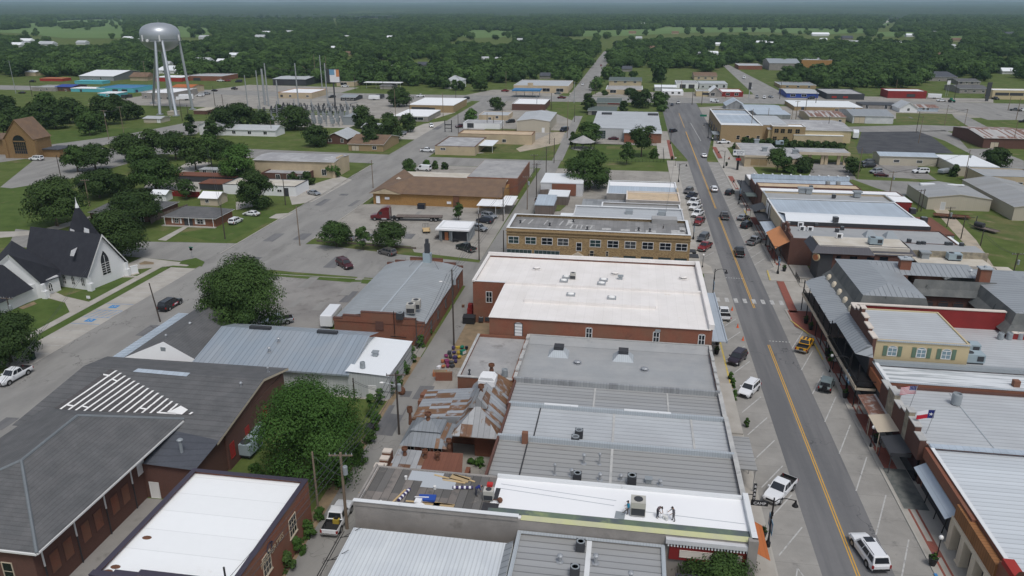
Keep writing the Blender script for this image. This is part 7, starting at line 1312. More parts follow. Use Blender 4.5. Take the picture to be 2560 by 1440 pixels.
r=empty('street_sign',(*G(481,645),0),'street name sign pole on the church corner island','street sign');b=MB();b.tube((0,0,0),(0,0,2.8),.05,n=6);link('post',b.data('post','steel'),r);b=MB();b.box(-.5,.5,-.03,.03,2.5,2.75);link('blade',b.data('blade','sign_green'),r);b=MB();b.lathe((0,0,0),[(.01,0),(.4,0)],8);o=link('stop_plate',b.data('stop_plate','steel'),r,(0,-.06,2.2));o.rotation_euler=(R(90),0,0)
r=empty('church_sign',(*G(338,686),0),'small white church notice sign on the lawn','sign');b=MB();b.box(-.7,.7,-.15,.15,.3,1.9);b.box(-.8,.8,-.2,.2,1.9,2.05);link('panel',b.data('panel','white_paint'),r);b=MB();b.box(-.8,.8,-.3,.3,0,.3);link('base',b.data('base','coping_stone'),r);r.rotation_euler=(0,0,R(60))
r=empty('yard_sign',(*G(222,750),0),'small white lawn placard beside the church path','sign');b=MB();b.box(-.4,.4,-.02,.02,.3,.9);link('panel',b.data('panel','white_paint'),r);b=MB();b.tube((0,0,0),(0,0,.35),.03,n=4);link('stake',b.data('stake','steel'),r)
r=empty('sign_frame',(*G(1121,330),0),'empty dark sign frame on two posts by the west street','sign frame');b=MB();[b.box(x-.15,x+.15,-.15,.15,0,5.6)for x in(-1.6,1.6)];b.box(-1.6,1.6,-.1,.1,3.2,3.6);b.box(-1.6,1.6,-.1,.1,1.6,1.9);link('frame',b.data('frame','black_metal'),r)
def bin_(px,py,m,lb,s=(2.2,1.4,1.3),rz=0,nm='dumpster',cat='dumpster'):
 r=empty(nm,(*G(px,py),.02),lb,cat,None,rz);a,c,h_=s;b=MB();b.prism([(-a/2,-c/2*.9),(a/2,-c/2*.9),(a/2,c/2),(-a/2,c/2)],.1,h_);link('body',b.data('body',m),r);b=MB();b.face([(-a/2-.05,-c/2-.05,h_+.02),(a/2+.05,-c/2-.05,h_+.02),(a/2+.05,c/2,h_+.25),(-a/2-.05,c/2,h_+.25)]);b.box(-a/2,a/2,c/2-.1,c/2,h_,h_+.24);link('lid',b.data('lid','plastic_black'),r);return r
bin_(1054,522,'car_navy','navy dumpster against the golden brick wall');bin_(1173,808,'plastic_black','black dumpster beside the brick building in the alley');bin_(82,900,'deep_green','green wheeled bin under the tree at left',(.7,.7,1.1),nm='wheeled_bin',cat='bin');bin_(207,915-10,'white_paint','white litter box on the verge at left',(.9,.6,.2),nm='utility_cover',cat='cover')if 0 else None
bin_(310,245,'hvac_dark','left of twin dark dumpsters below the teal hut',(3,2,1.8));bin_(324,244,'hvac_dark','right of twin dark dumpsters below the teal hut',(3,2,1.8));bin_(925,1085,'plastic_black','black bin among shrubs beside the alley',(1.0,.9,1.2),nm='wheeled_bin',cat='bin')
r=empty('outdoor_unit',(*G(1177,787),.02),'red wheeled machine beside the brick building wall','machine');b=MB();b.box(-.5,.5,-.9,.9,.3,1.6);b.box(-.4,.4,-.6,.4,1.6,2.3);link('body',b.data('body','red_trim'),r);b=MB();[b.tube((x,y-.1,.3),(x,y+.1,.3),.3,n=10)for x in(-.45,.45)for y in(-.7,.7)];link('wheel',b.data('wheel','tyre'),r)
for px,py in((1203,803),(1219,802)):unit('condenser',px,py,.3,None,sc=.9)
for px,py,lb in((1830,776,'orange cone beside the parked white pickup'),(1844,819,'orange cone in the empty bay, upper one'),(1857,851,'orange cone in the empty bay, lower one')):
 r=empty('traffic_cone',(*G(px,py),.04),lb,'traffic cone','orange traffic cones');b=MB();b.box(-.2,.2,-.2,.2,0,.04);b.lathe((0,0,.04),[(.16,0),(.04,.7),(.01,.72)],10);link('cone',b.data('cone','cone'),r)
def fence(label,pts,h_,m,px=True,posts=2.4,name='fence'):
 P=[G(*p)if px else p for p in pts];r=empty(name,(*P[0],0),label,'fence');b=MB();pb_=MB()
 for(x0,y0),(x1,y1)in zip(P,P[1:]):
  d=math.hypot(x1-x0,y1-y0);a=math.atan2(y1-y0,x1-x0);b.obox(((x0+x1)/2,(y0+y1)/2),a,d,.05,.05,h_);k=int(d/posts)
  for i in range(k+1):t=i/max(k,1);pb_.obox((x0+(x1-x0)*t,y0+(y1-y0)*t),a,.1,.14,0,h_+.08)
 part(r,'panel',b,m);part(r,'post',pb_,m);return r
fence('tall weathered wooden fence beside the gravel drive',[(1350,490),(1440,484),(1452,480)],2.0,'wood_grey');fence('dark red board fence behind the white garden shed',[(416,490),(500,494),(500,500)],1.8,'red_paint_wall');fence('low dark board fence beside the low brick house',[(378,560),(390,552),(470,524)],1.6,'wood_grey');fence('rail barrier along the truck yard under the three trees',[(792,604),(1040,623)],.5,'wood_grey',name='rail_barrier');fence('chain fence round the substation',[(560,316),(860,316),(885,300),(700,262),(620,268),(560,316)],1.6,'steel')if 0 else None
r=empty('park_fence',(*G(1440,400),0),'black iron railing around the park','fence');b=MB();P=[G(1445,404),G(1660,406),G(1658,376)]
for(x0,y0),(x1,y1)in zip(P,P[1:]):
 n=24;[b.tube((x0+(x1-x0)*i/n,y0+(y1-y0)*i/n,0),(x0+(x1-x0)*i/n,y0+(y1-y0)*i/n,1.2),.04,n=4)for i in range(n+1)];[b.tube((x0,y0,z),(x1,y1,z),.03,n=4)for z in(.2,1.1)]
part(r,'railing',b,'black_metal')
gx,gy=G(1457,372);r=empty('gazebo',(gx,gy,0),'round gazebo with brown shingle roof in the park','gazebo');land('the gazebo',gx,gy,3);b=MB();n=8;q=[(5.2*math.cos(2*math.pi*i/n),5.2*math.sin(2*math.pi*i/n))for i in range(n)]
[b.face([(*q[i],3.0),(*q[(i+1)%n],3.0),(0,0,5.6)])for i in range(n)];link('roof',b.data('roof','gravel_roof'),r);b=MB();[b.tube((x*.9,y*.9,0),(x*.9,y*.9,3.2),.12,n=6)for x,y in q];link('column',b.data('column','black_metal'),r);b=MB();b.lathe((0,0,0),[(4.9,0),(4.9,.3),(.02,.3)],8);link('floor',b.data('floor','pale_concrete'),r);b=MB();[b.tube((q[i][0]*.88,q[i][1]*.88,1.1),(q[(i+1)%n][0]*.88,q[(i+1)%n][1]*.88,1.1),.05,n=4)for i in range(n)];link('rail',b.data('rail','black_metal'),r)
b=MB();x0,x1,y0,y1,h_=pbox(1280,1350,244,236,231);r=empty('canopy',((x0+x1)/2,(y0+y1)/2,0),'blue filling station canopy before the tan deco garage','canopy');b.box(x0,x1,y0,y0+12,4,4.9);part(r,'roof',b,'blue_metal');b=MB();[b.tube((x0+(x1-x0)*t,y0+6,0),(x0+(x1-x0)*t,y0+6,4),.2,n=6)for t in(.1,.4,.7,.95)];part(r,'column',b,'steel')
x0,x1,y0,y1,h_=pbox(910,1002,222,215,211);r=empty('canopy',((x0+x1)/2,y0,0),'thin white canopy of the old filling station','canopy');b=MB();b.box(x0,x1,y0,y0+7,4,4.4);part(r,'roof',b,'white_paint');b=MB();[b.tube((x0+(x1-x0)*t,y0+3,0),(x0+(x1-x0)*t,y0+3,4),.15,n=6)for t in(.04,.3,.65,.96)];part(r,'column',b,'white_paint')
# ================================================================== water tower
tx,ty=-262,410;r=empty('water_tower',(tx,ty,0),'silver water tower on tall slanted legs','water tower');land('the water tower',tx,ty,8)
s1=1/.96;zc=40.5
b=MB();b.lathe((0,0,zc),[(.3,-8.4),(3.4,-8.0),(6.6,-6.6),(8.9,-4.8),(9.9,-3.2),(10.35,-1.6),(10.5,.2),(10.4,1.8),(9.8,3.4),(8.5,4.9),(6.4,6.0),(3.4,6.75),(.02,7.0)],40);link('tank',b.data('tank','tank_silver',True),r)
b=MB();b.lathe((0,0,zc),[(9.6,-2.7),(10.6,-2.7),(10.6,-2.5),(9.6,-2.5)],32);n=32;[b.tube((10.6*math.cos(2*math.pi*i/n),10.6*math.sin(2*math.pi*i/n),zc-2.6),(10.6*math.cos(2*math.pi*i/n),10.6*math.sin(2*math.pi*i/n),zc-1.5),.05,n=4)for i in range(n)];b.lathe((0,0,zc-1.5),[(10.55,0),(10.65,0),(10.65,.1),(10.55,.1)],32);link('walkway',b.data('walkway','steel'),r)
for px,py,tpx in((400,287,373),(441,290,412),(482,274,449),(383,259,378)):
 gx_,gy_=G(px,py);b=MB();dx,dy=gx_-tx,gy_-ty;L_=math.hypot(dx,dy);b.tube((dx,dy,0),(dx/L_*9.7,dy/L_*9.7,zc-2.4),.8,.68,12);b.box(dx-1.4,dx+1.4,dy-1.4,dy+1.4,0,.5);link('leg',b.data('leg','tank_silver'),r)
b=MB();b.tube((0,0,0),(0,0,zc-7.2),.8,n=12);link('riser_pipe',b.data('riser_pipe','tank_silver'),r)
b=MB()
for a in(R(-115),R(-60),R(-178),R(5)):b.box(10.7*math.cos(a)-.3,10.7*math.cos(a)+.3,10.7*math.sin(a)-.3,10.7*math.sin(a)+.3,zc-2.6,zc+.6)
link('antenna_panel',b.data('antenna_panel','white_paint'),r);b=MB();b.tube((.8-2,-10.4,zc-2.2),(.8-2,-10.9,zc-2.2),.75,n=14);link('dish',b.data('dish','white_paint'),r);b=MB();b.tube((0,0,zc+6.9),(0,0,zc+8.6),.1,n=5);link('beacon',b.data('beacon','steel'),r)
# ================================================================== substation
bx0,by0=G(650,312);bx1,by1=G(860,312)
r=empty('substation_frame',((bx0+bx1)/2,by0+10,0),'grey lattice of switchgear and busbars in the fenced substation','substation');land('the substation',(bx0+bx1)/2,by0+10,4);rs=random.Random(2);b=MB();pb_=MB()
for j in range(5):
 yy=by0+j*7
 for i in range(14):
  xx=bx0+(bx1-bx0)*i/13;hh_=6.5 if(i+j)%3 else 9.5;b.box(xx-.18,xx+.18,yy-.18,yy+.18,0,hh_)
  if i<13:xn=bx0+(bx1-bx0)*(i+1)/13;b.box(xx,xn,yy-.12,yy+.12,6.2,6.5)
  for k in range(3):q=xx+rs.uniform(-.9,.9);pb_.lathe((q,yy+rs.uniform(-1,1),6.5),[(.14,0),(.28,.35),(.14,.5),(.28,.9),(.12,1.3)],6)
  if rs.random()<.5:pb_.box(xx-.8,xx+.8,yy-.8,yy+.8,1.4,3.4,1)
part(r,'steel_frame',b,'steel');part(r,'insulator',pb_,['hvac_dark','hvac_grey'])['kind']='stuff'
sheet('substation_gravel',[rc(min(bx0,bx1)-3,max(bx0,bx1)+6,by0-4,by0+40)],.02,'pale_concrete')
# ================================================================== poles and wires
POLES={}
def pole(key,px,pyb,pyt,arms=0,m='pole_wood',tr=0,lamp=0,rad=.16,lean=0.0,noun='wooden utility pole',xr=0.0,label=None,z=0.0):
 x,y=G(px,pyb);h_=HGT(px,pyb,pyt);r=empty('utility_pole' if m!='steel' else 'steel_pole',(x,y,z),label or '','pole','utility poles');b=MB();tp=(lean*h_,0,h_);b.tube((0,0,0),tp,rad,rad*.7,8);link('pole',b.data('pole',m),r);POLES[key]=(x+tp[0],y,h_)
 for k in range(arms):b=MB();ca=math.cos(xr);sa=math.sin(xr);zz=h_-.4-k*.9;b.obox((tp[0],0),xr,2.6,.12,zz,zz+.14);[b.tube((tp[0]+ca*u,sa*u,zz+.14),(tp[0]+ca*u,sa*u,zz+.36),.06,n=5,mi=1)for u in(-1.2,-.6,.6,1.2)];link('crossarm',b.data('crossarm',[m if m!='pole_dark' else 'wood_grey','hvac_grey']),r)
 if tr:b=MB();b.lathe((tp[0]+.42,-.1,h_-2.6),[(.02,0),(.27,0),(.27,.95),(.2,1.05),(.02,1.08)],12);link('transformer',b.data('transformer','hvac_grey'),r)
 if lamp:b=MB();b.tube((tp[0]*.8,0,h_*.8),(tp[0]*.8-1.8,-.4,h_*.86),.05,n=5);b.ell((tp[0]*.8-1.9,-.4,h_*.85),(.3,.18,.12),1);link('lamp_arm',b.data('lamp_arm',['steel','globe']),r)
 if not label:LATER.append((r,noun))
 return r
D='pole_dark'
pole('a1',797,1288,1130,0,lean=.0,rad=.15,label='bare brown pole left of the alley pickup');r=pole('a2',868,1322,1132,1,tr=1,rad=.2,xr=.15,label='stout pole with double white crossarms beside the alley pickup')
pole('a3',998,1086,932,1,D,1,1,.16,xr=.2,label='dark pole with lamp arm beside rusty roofed restaurant');pole('a4',1135,864,674,0,D,1,1,.16,label='tall dark pole with transformers beside the brick barrel roofed building');pole('a5',887,1003,945,0,D,rad=.14,label='short dark pole before the white lean-to wall');pole('a6',1043,872,795,0,D,rad=.12,label='thin dark pole at the brick gable corner')
pole('b1',401,805,708,0,D,rad=.14,lean=-.12,label='leaning dark pole at the edge of the west street');pole('b2',30,800,742,1,D,1,rad=.14,label='dark pole with transformer before the church gable');pole('b3',1652,655,565,0,D,rad=.16,label='dark pole before the two storey tan brick building')
for i,q in enumerate(((146,566,478,1,'pole_wood',1),(224,515,448,1,'pole_wood',0),(152,443,388,0,D,0),(563,598,512,0,D,0),(524,422,362,0,'pole_wood',1),(750,614,516,0,'pole_wood',0),(933,470,400,0,'pole_wood',0),(714,513,434,0,D,0),(1198,650,534,0,D,0),(1258,553,468,0,D,0),(1259,640,576,0,D,0),(1341,494,408,1,D,0),(1365,448,366,0,D,0),(1318,524,440,1,'pole_wood',1),(1385,408,345,0,D,0),(1335,432,386,1,D,0),(2530,697,632,1,D,1),(2144,447,370,0,'pole_wood',0),(2224,485,428,1,'pole_wood',1),(2293,530,474,1,D,0),(2302,528,472,0,D,0),(2367,568,517,1,D,1),(2402,597,540,0,D,0),(2451,614,577,0,D,0),(2409,456,375,0,'pole_wood',1),(2412,458,414,0,D,0),(2296,358,290,0,'pole_wood',0),(2290,332,279,0,D,0),(2361,314,262,0,'pole_wood',0),(2407,334,272,0,'pole_wood',0),(1875,348,272,0,'pole_wood',0),(1917,322,270,0,'pole_wood',0),(1976,322,272,0,'pole_wood',0),(2067,345,284,0,D,0),(2012,290,246,0,D,0),(2038,268,226,0,D,0),(2060,348,318,0,D,0),(1989,300,252,1,'pole_wood',0),(272,349,275,1,'pole_wood',1),(310,335,266,1,'pole_wood',0),(40,234,152,0,'steel',0),(81,242,206,0,D,0),(70,172,150,0,'pole_wood',0),(366,205,153,1,'pole_wood',0),(323,172,157,0,'pole_wood',0),(538,265,216,0,D,0),(558,266,236,0,D,0),(456,303,250,0,D,0),(470,285,262,0,D,0),(385,268,232,0,D,0),(680,340,302,0,'pole_wood',0),(790,208,136,0,'pole_wood',0),(818,205,140,0,'pole_wood',0),(888,226,186,0,D,0),(900,222,212,0,D,0),(958,225,201,0,D,0),(992,345,222,0,'pole_wood',0),(1108,292,232,0,'pole_wood',0),(1026,305,250,0,D,0),(1140,262,226,0,D,0),(1146,336,285,0,D,0),(1101,190,154,0,'pole_wood',0),(1265,216,178,0,'pole_wood',0),(1218,322,282,0,D,0),(1234,322,292,0,D,0),(1256,330,268,0,D,0),(1418,345,252,0,'pole_wood',0),(1436,305,262,0,D,0),(1374,360,318,0,D,0),(1435,258,205,0,'steel',0),(1378,275,232,0,D,0),(1342,275,238,0,'steel',0),(1489,236,205,0,D,0),(1541,124,102,0,'steel',0),(1730,262,212,0,D,0),(1754,262,228,0,D,0),(1652,240,204,0,D,0),(1702,232,202,0,'pole_wood',0),(2126,222,194,0,'pole_wood',0),(2240,222,198,0,'pole_wood',0),(2385,250,202,0,D,0),(2520,276,240,0,'pole_wood',0),(2540,300,246,0,'pole_wood',0),(1949,248,206,0,D,0),(2530,370,300,0,'pole_wood',0))):
 pole('p%d'%i,q[0],q[1],q[2],q[3],q[4],q[5],rad=.15 if q[1]>300 else.2,xr=.2,noun={'pole_wood':'brown utility pole',D:'dark utility pole','steel':'tall grey steel pole'}[q[4]])
for i,q in enumerate(((663,262,172,.8),(672,266,158,.5),(697,264,200,.45),(747,268,158,.45),(820,270,158,.45),(620,268,188,.35),(651,280,176,.4),(806,225,138,.4))):pole('s%d'%i,q[0],q[1],q[2],0,'steel',rad=q[3],noun='tall grey substation pole')
NW=[0]
def wire(p,q,label,n=3,sag=.9,sp=.55,r_=.03):
 p,q=Vector(p),Vector(q);d=(q-p);s_=Vector((-d.y,d.x,0)).normalized();b=MB()
 for k in range(n):
  o=s_*(k-(n-1)/2)*sp;pts=[p.lerp(q,i/10)+o-Vector((0,0,sag*4*(i/10)*(1-i/10)+k*.05))for i in range(11)]
  for i in range(10):b.tube(pts[i],pts[i+1],r_,n=4,cap=False)
 o=b.build('overhead_wire','hvac_dark');tag(o,label,'overhead wire','overhead wires')
pt=lambda k,dz=0:(POLES[k][0],POLES[k][1],POLES[k][2]-dz)
wire(pt('a2',.2),pt('a3',.2),'wires from the stout alley pole to the pole at the rusty restaurant',4,1.0);wire(pt('a3',.2),pt('a4',.6),'wires from the rusty restaurant pole up to the tall transformer pole',4,1.2);wire(pt('a4',.4),(-30,190,10),'wires from the tall transformer pole towards the kiosk',3,1.2);wire(pt('a2',.2),(-33,30,10),'wires from the stout alley pole over the bottom edge',4,.6);wire(pt('a1',.4),pt('a2',3),'sagging cable between the bare pole and the stout alley pole',1,.3);wire(pt('a5',.5),pt('a3',3),'cable from the short dark pole to the rusty restaurant pole',2,.4,.4)
wire(pt('b3',.5),(17,290,8),'thin wire above the pavement beyond the tan brick building',1,.6);wire((-30,300,9.5),pt('p13',.3),'wires along the back alley by the park',3,1.2);wire(pt('p0',.3),pt('p1',.3),'wires between the two crossarm poles behind the church',3,1);wire(pt('p38',.3),pt('p39',.3),'wires between poles on the lawn by the chapel',3,1);wire(pt('s1',1),pt('s4',1),'high wires over the substation',3,3,1.5,.04);wire(pt('p16',.3),pt('p23',.3),'wires over the east yard grass',2,1)
for k_,(a,c)in enumerate((('a4','p8'),('p8','p9'),('p9','p13'),('p13','p11'),('p11','p14'),('p5','p6'),('p3','p4'),('p22','p23'),('p21','p22'),('p26','p27'),('p27','p29'),('p28','p29'),('p17','p18'),('p18','p24'))):wire(pt(a,.3),pt(c,.3),['wires over the truck yard past the kiosk','wires from the kiosk pole to the white carport pole','wires from the white carport pole to the alley fence pole','wires along the alley beside the wooden fence','wires along the alley past the tin lean-to','wires beside the west street past the brown shingle store','wires over the brown roofed carport','wires over the far side of the east yard','wires over the rusty trailer in the east yard','wires over the black car park','wires beyond the black car park','wires over the grass beyond the grey barn','wires over the office car park entrance','wires from the car park crossarm pole to the tan garage'][k_],2,1.0,.5,.03)
wire((-107,131,6),(-74,60,7),'wire running from the white church across the west street',2,.5,.3)
# ================================================================== trees
def crown(name,w_,h_,leaf,n,ls,seed,shape='round',clumps=26,lm='leaf_mid',trunk=None,flat=.75,rj=.36):
 """leaf sprays spread over many uneven clumps; base of the crown at z 0"""
 rg=np.random.RandomState(seed);cl=[];UU=rg.permutation(np.linspace(.05,1,clumps)**.9)
 for i in range(clumps):
  a=i*2.4+rg.uniform(-.4,.4);t=rg.uniform(.7,1)if i%5 else rg.uniform(0,.6);u=min(1,max(.06,UU[i]+rg.uniform(-.04,.05)))
  rmax={'round':math.sin(math.pi*min(max(.18+.74*u,0),1))**.8,'cone':1.02-u,'vase':.45+.6*u if u<.75 else 1.6-u*.9,'flat':(1-abs(u-.55)*.8)}[shape]
  c=(w_/2*.72*rmax*t*math.cos(a),w_/2*.72*rmax*t*math.sin(a),h_*(.1+.78*u));s=w_*rg.uniform(*((.10,.19)if trunk is None else(.13,.21)))
  cl.append((c,s))
 cl.append(((0,0,h_*.5),w_*.24));cl.append(((0,0,h_*.72),w_*.22))
 wts=np.array([s*s for _,s in cl]);wts*=rg.uniform(.45,1.3,len(wts));wts/=wts.sum();pick=rg.choice(len(cl),n,p=wts)
 C=np.array([c for c,_ in cl])[pick];S=np.array([s for _,s in cl])[pick]
 d=rg.normal(size=(n,3));d/=np.linalg.norm(d,axis=1)[:,None];d[:,2]=np.where((d[:,2]<-.35)&(rg.rand(n)<.7),-d[:,2],d[:,2])
 rr=S*(rg.uniform(.55,1.06,n));p=C+d*rr[:,None]*np.array([1,1,flat]);q_=np.percentile(np.hypot(p[:,0],p[:,1]),96)/(w_/2);p[:,:2]/=q_;z0_,z1_=np.percentile(p[:,2],1),np.percentile(p[:,2],99.3);p[:,2]=(p[:,2]-z0_)/(z1_-z0_)*h_
 nr=d+(p-np.array([0,0,h_*.4]))/(w_*.6)+rg.normal(size=(n,3))*rj+np.array([0,0,.3]);nr/=np.linalg.norm(nr,axis=1)[:,None]
 t=np.cross(nr,rg.normal(size=(n,3)));t/=np.linalg.norm(t,axis=1)[:,None];bt=np.cross(nr,t)
 L=ls*rg.uniform(.6,1.35,n)[:,None];W=L*rg.uniform(.5,.8,n)[:,None]
 V_=np.empty((n,4,3));V_[:,0]=p-t*L/2;V_[:,1]=p-bt*W/2+nr*L*.1;V_[:,2]=p+t*L/2;V_[:,3]=p+bt*W/2+nr*L*.1
 v=V_.reshape(-1,3);F=np.arange(n*4).reshape(n,4);tone=np.repeat(np.clip(rg.normal(.42,.24,n)+.33*rg.uniform(-1,1,len(cl))[pick],0,1),4)
 extra_v,extra_f=[],[]
 if trunk:
  m=MB();r0,zb=trunk;m.tube((0,0,-zb),(rg.uniform(-.2,.2),rg.uniform(-.2,.2),h_*.3),r0,r0*.6,7)
  for c,s in cl[:9]:m.tube((0,0,h_*rg.uniform(-.02,.2)),c,r0*.42,r0*.12,5)
  extra_v,extra_f=m.v,m.f
 me=bpy.data.meshes.new(name);k=len(v);me.from_pydata(v.tolist()+[tuple(q)for q in extra_v],[],F.tolist()+[tuple(k+i for i in f)for f in extra_f])
 me.materials.append(MAT[lm]);me.materials.append(MAT['bark']);me.polygons.foreach_set('material_index',[0]*n+[1]*len(extra_f))
 at=me.attributes.new('tone','FLOAT','POINT');at.data.foreach_set('value',np.concatenate([tone,np.full(len(extra_v),.5)]).astype(np.float32));me.update();return me
def trunk_mesh(h_,r0,cr_w,seed):
 rg=random.Random(seed);m=MB();z=h_;m.tube((0,0,-.1),(0,0,z*.75),r0,r0*.75,8)
 for i in range(6):a=i*1.05+rg.uniform(-.3,.3);q=rg.uniform(.2,.38)*cr_w;m.tube((0,0,z*rg.uniform(.55,.75)),(q*math.cos(a),q*math.sin(a),z*rg.uniform(1.3,1.9)),r0*.5,r0*.15,6)
 return m.data('trunk','bark')
TREES=[]
LM_=['leaf_dark','leaf_mid','leaf_bright']
def tree(px,pyb,pyt,pw,lm,label,kind='tree',shape='round',dens=1.0,cb=.25,n=None,phrase=None,x=None,group=None):
 """trunk foot at px,pyb; crown top at row pyt; crown pw pixels wide; cb: share of the height below the crown"""
 pw=pw*(.76 if label is None and kind=='tree' and px<560 else.82 if label is None and kind=='tree' else.87);gx_,gy_=G(px,pyb);h_=max(HGT(px,pyb,pyt),.8);dist=math.sqrt(gx_**2+gy_**2+HC**2);wd=pw*dist/_f/1.02;near=1900/dist
 r=empty(kind,(gx_,gy_,0),label,'shrub' if kind=='shrub' else 'tree',group);ch=h_*(1-cb)
 ls=max(.27,min(1.2,dist*.0025))*(1 if dens>=1 else.9);cnt=n or int(min(42000,max(700,dens*5.6*(wd*wd+1.4*wd*ch)/(ls*ls*.55))))
 sd_=int(px*7+pyb)%9999;me=crown('crown',wd,ch,None,cnt,ls,sd_,shape,44 if wd>9 else 30 if wd>5 else 18,lm);link('crown',me,r,(0,0,h_*cb))
 if kind=='tree':link('trunk',trunk_mesh(h_*cb+ch*.25,max(.12,wd*.028),wd,sd_),r)
 TREES.append((gx_,gy_,wd));
 if phrase:land(phrase,gx_,gy_,h_*.6)
 if not label:LATER.append((r,{'leaf_dark':'dark','leaf_mid':'green','leaf_bright':'bright green'}[lm]+(' shrub' if kind=='shrub' else ' tree')))
 return r
d_,m_,b_g=LM_
tree(612,838,655,212,m_,'large dense round oak beside the west street',phrase='the big round oak',cb=.14,dens=1.5);tree(784,1196,955,290,b_g,'largest bright green tree behind the brick hall',phrase='the biggest bright tree',cb=.1,dens=1.25);tree(28,905,790,150,d_,'dark broad tree cut off by the left edge above white pickup',cb=.14,dens=1.2)
tree(1788,1500,1392,200,m_,'leafy shrub tree rising at the bottom edge below the sign band',cb=.2,n=9000)
tree(292,650,528,150,d_,'dark oak right behind the church spire',cb=.16,dens=1.2);tree(346,566,478,125,d_,'spreading oak before the brown brick house',cb=.3);tree(143,565,448,140,d_,'dark tree left of the crossarm poles on the lawn',cb=.2);tree(195,430,365,70,m_,'left one of two trees beside the back road bend');tree(240,426,362,84,d_,'right one of two trees beside the back road bend');tree(392,480,398,125,m_,'bright rounded tree above the white garden shed',cb=.22);tree(250,495,425,110,d_,'dark tree left of the bright rounded tree');tree(300,480,440,90,d_,'dark low tree between lawn poles and bright rounded tree')
for q in((325,405,335,90,d_),(385,395,325,85,d_),(440,400,330,90,d_),(490,425,345,85,d_),(530,420,335,80,m_),(355,430,365,90,m_),(560,395,348,60,d_)):tree(*q,None)
tree(598,452,362,96,b_g,'bright green tree behind the white walled office',cb=.1);tree(642,520,428,100,d_,'dark dense oak before the white walled office',cb=.1,dens=1.2);tree(833,443,406,42,b_g,'bright bush at the corner of the tan rendered hall',cb=.1);tree(770,462,430,40,d_,'round dark bush beside the white walled office','shrub',cb=0);tree(735,452,432,40,d_,'dark bush behind white walled office corner','shrub',cb=0);tree(467,498,448,55,m_,'wispy small tree beside the wooden playhouse',dens=.5)
tree(842,618,556,88,m_,'left of the three street trees by the truck yard',cb=.25);tree(908,626,568,48,m_,'smallest, middle of the three street trees by the truck yard',cb=.25);tree(972,622,558,96,d_,'right and broadest of the three street trees by the truck yard',cb=.25)
tree(1147,552,508,34,m_,'small tree beside the red lorry trailer',cb=.25,dens=.7);tree(1024,436,398,42,m_,'bush left of the white panel van','shrub',cb=.05);tree(1067,416,400,22,b_g,'small bush behind the white panel van','shrub',cb=0);tree(1088,423,402,18,m_,'bush just right of the white panel van','shrub',cb=0);tree(1112,423,406,20,d_,'rightmost bush near the white panel van','shrub',cb=0)
tree(1474,472,374,128,m_,'broad green tree behind the roofs north of the painted flag',cb=.12,dens=1.2,phrase='the park edge tree');tree(1566,412,356,44,m_,'slim tree in the park beside the lawn',cb=.3);tree(1603,392,316,68,d_,'dark pine before the galvanised hall',shape='vase',cb=.35);tree(1470,358,306,76,m_,'tree behind the gazebo',cb=.12);tree(1432,362,330,22,d_,'small dark tree left of the gazebo',cb=.1);tree(1660-25,396,372,26,m_,None,cb=.1)
for q in((560,335,268,80,d_),(600,325,258,96,d_),(660,330,278,58,d_),(738,325,264,92,d_),(790,366,312,76,d_),(905,320,264,56,d_),(930,348,290,60,d_),(975,352,284,74,d_),(1020,330,284,50,d_),(925,372,322,50,d_),(998,266,220,74,d_),(1178,306,272,40,b_g),(1240,276,244,46,d_),(478,340,286,36,d_),(530,345,300,50,d_),(700,300,262,40,m_),(1110,222,192,40,m_),(1136,226,200,26,m_),(1152,226,202,30,d_),(1080,218,190,40,m_),(1200,228,186,50,m_),(1470,282,234,42,d_),(1560,278,252,26,d_),(1606,270,224,54,d_),(1648,266,230,52,m_),(1576,238,220,40,d_),(1512,238,226,20,d_),(1585,266,228,36,d_),(1655,278,262,34,m_)):tree(*q,None,cb=.12)
for q in((48,322,268,70,d_),(95,318,258,76,d_),(140,322,262,70,d_),(175,308,245,80,d_),(215,320,266,60,m_),(265,312,240,84,d_),(318,300,250,64,d_),(225,338,280,56,m_),(252,330,284,40,m_),(75,336,285,60,m_),(20,300,238,60,d_),(120,290,232,60,m_),(345,296,262,40,d_),(290,285,236,50,d_),(10,336,286,50,d_)):tree(*q,None,cb=.15)
tree(1942,430,372,68,m_,'young tree on the bank lawn',cb=.3,dens=.9);tree(2010,430,394,52,d_,'dark shrub at the bank wall','shrub',cb=0);tree(2125,432,394,44,d_,'small tree beside the bank drive',cb=.2);tree(2136,440,405,34,d_,'low small tree at the car park corner',cb=.25);tree(2488,418,370,62,d_,'round dark tree behind the tan garage',cb=.1,dens=1.2);tree(2385,442,412,26,d_,'bush beside the boat trailer','shrub',cb=0);tree(1842,372,356,26,d_,'shrub beside the white pickup at the tan brick building','shrub',cb=0);tree(1975,432,412,40,m_,'shrub below the young bank tree','shrub',cb=0)
for i in range(13):tree(1862+i*20,366+i*1.0,343+i*.9+(i*7%5),30,d_,None,'shrub',cb=0,group='hedge bushes behind the bank')
for px,py,pt_,w_ in((1052,868,838,30),(1070,840,812,26),(1092,800,776,24),(1108,775,752,22),(1030,908,868,34),(1010,938,900,36),(992,968,928,36),(975,990,950,30),(950,1010,972,30),(900,978,962,30),(868,972,955,30),(930,1040,985,34),(940,1075,1030,34),(770,1345,1300,44),(745,1385,1340,46),(722,1425,1380,44),(800,1300,1270,30),(860,1210,1160,50),(900,1160,1110,50),(925,1110,1070,40),(690,1235,1200,50),(640,1190,1160,40),(1836,1000,975,14),(1866,1068,1045,14),(1826,950,930,13),(1832,970,945,14),(1200,1165,1145,30),(1180,1160,1150,24),(2080,905,880,22),(1120,745,728,20)):
 tree(px,py,pt_,w_,b_g if py%3 else m_,None,'shrub',cb=0,dens=.8,group='shrubs along the alley' if px<1130 else 'shrubs')
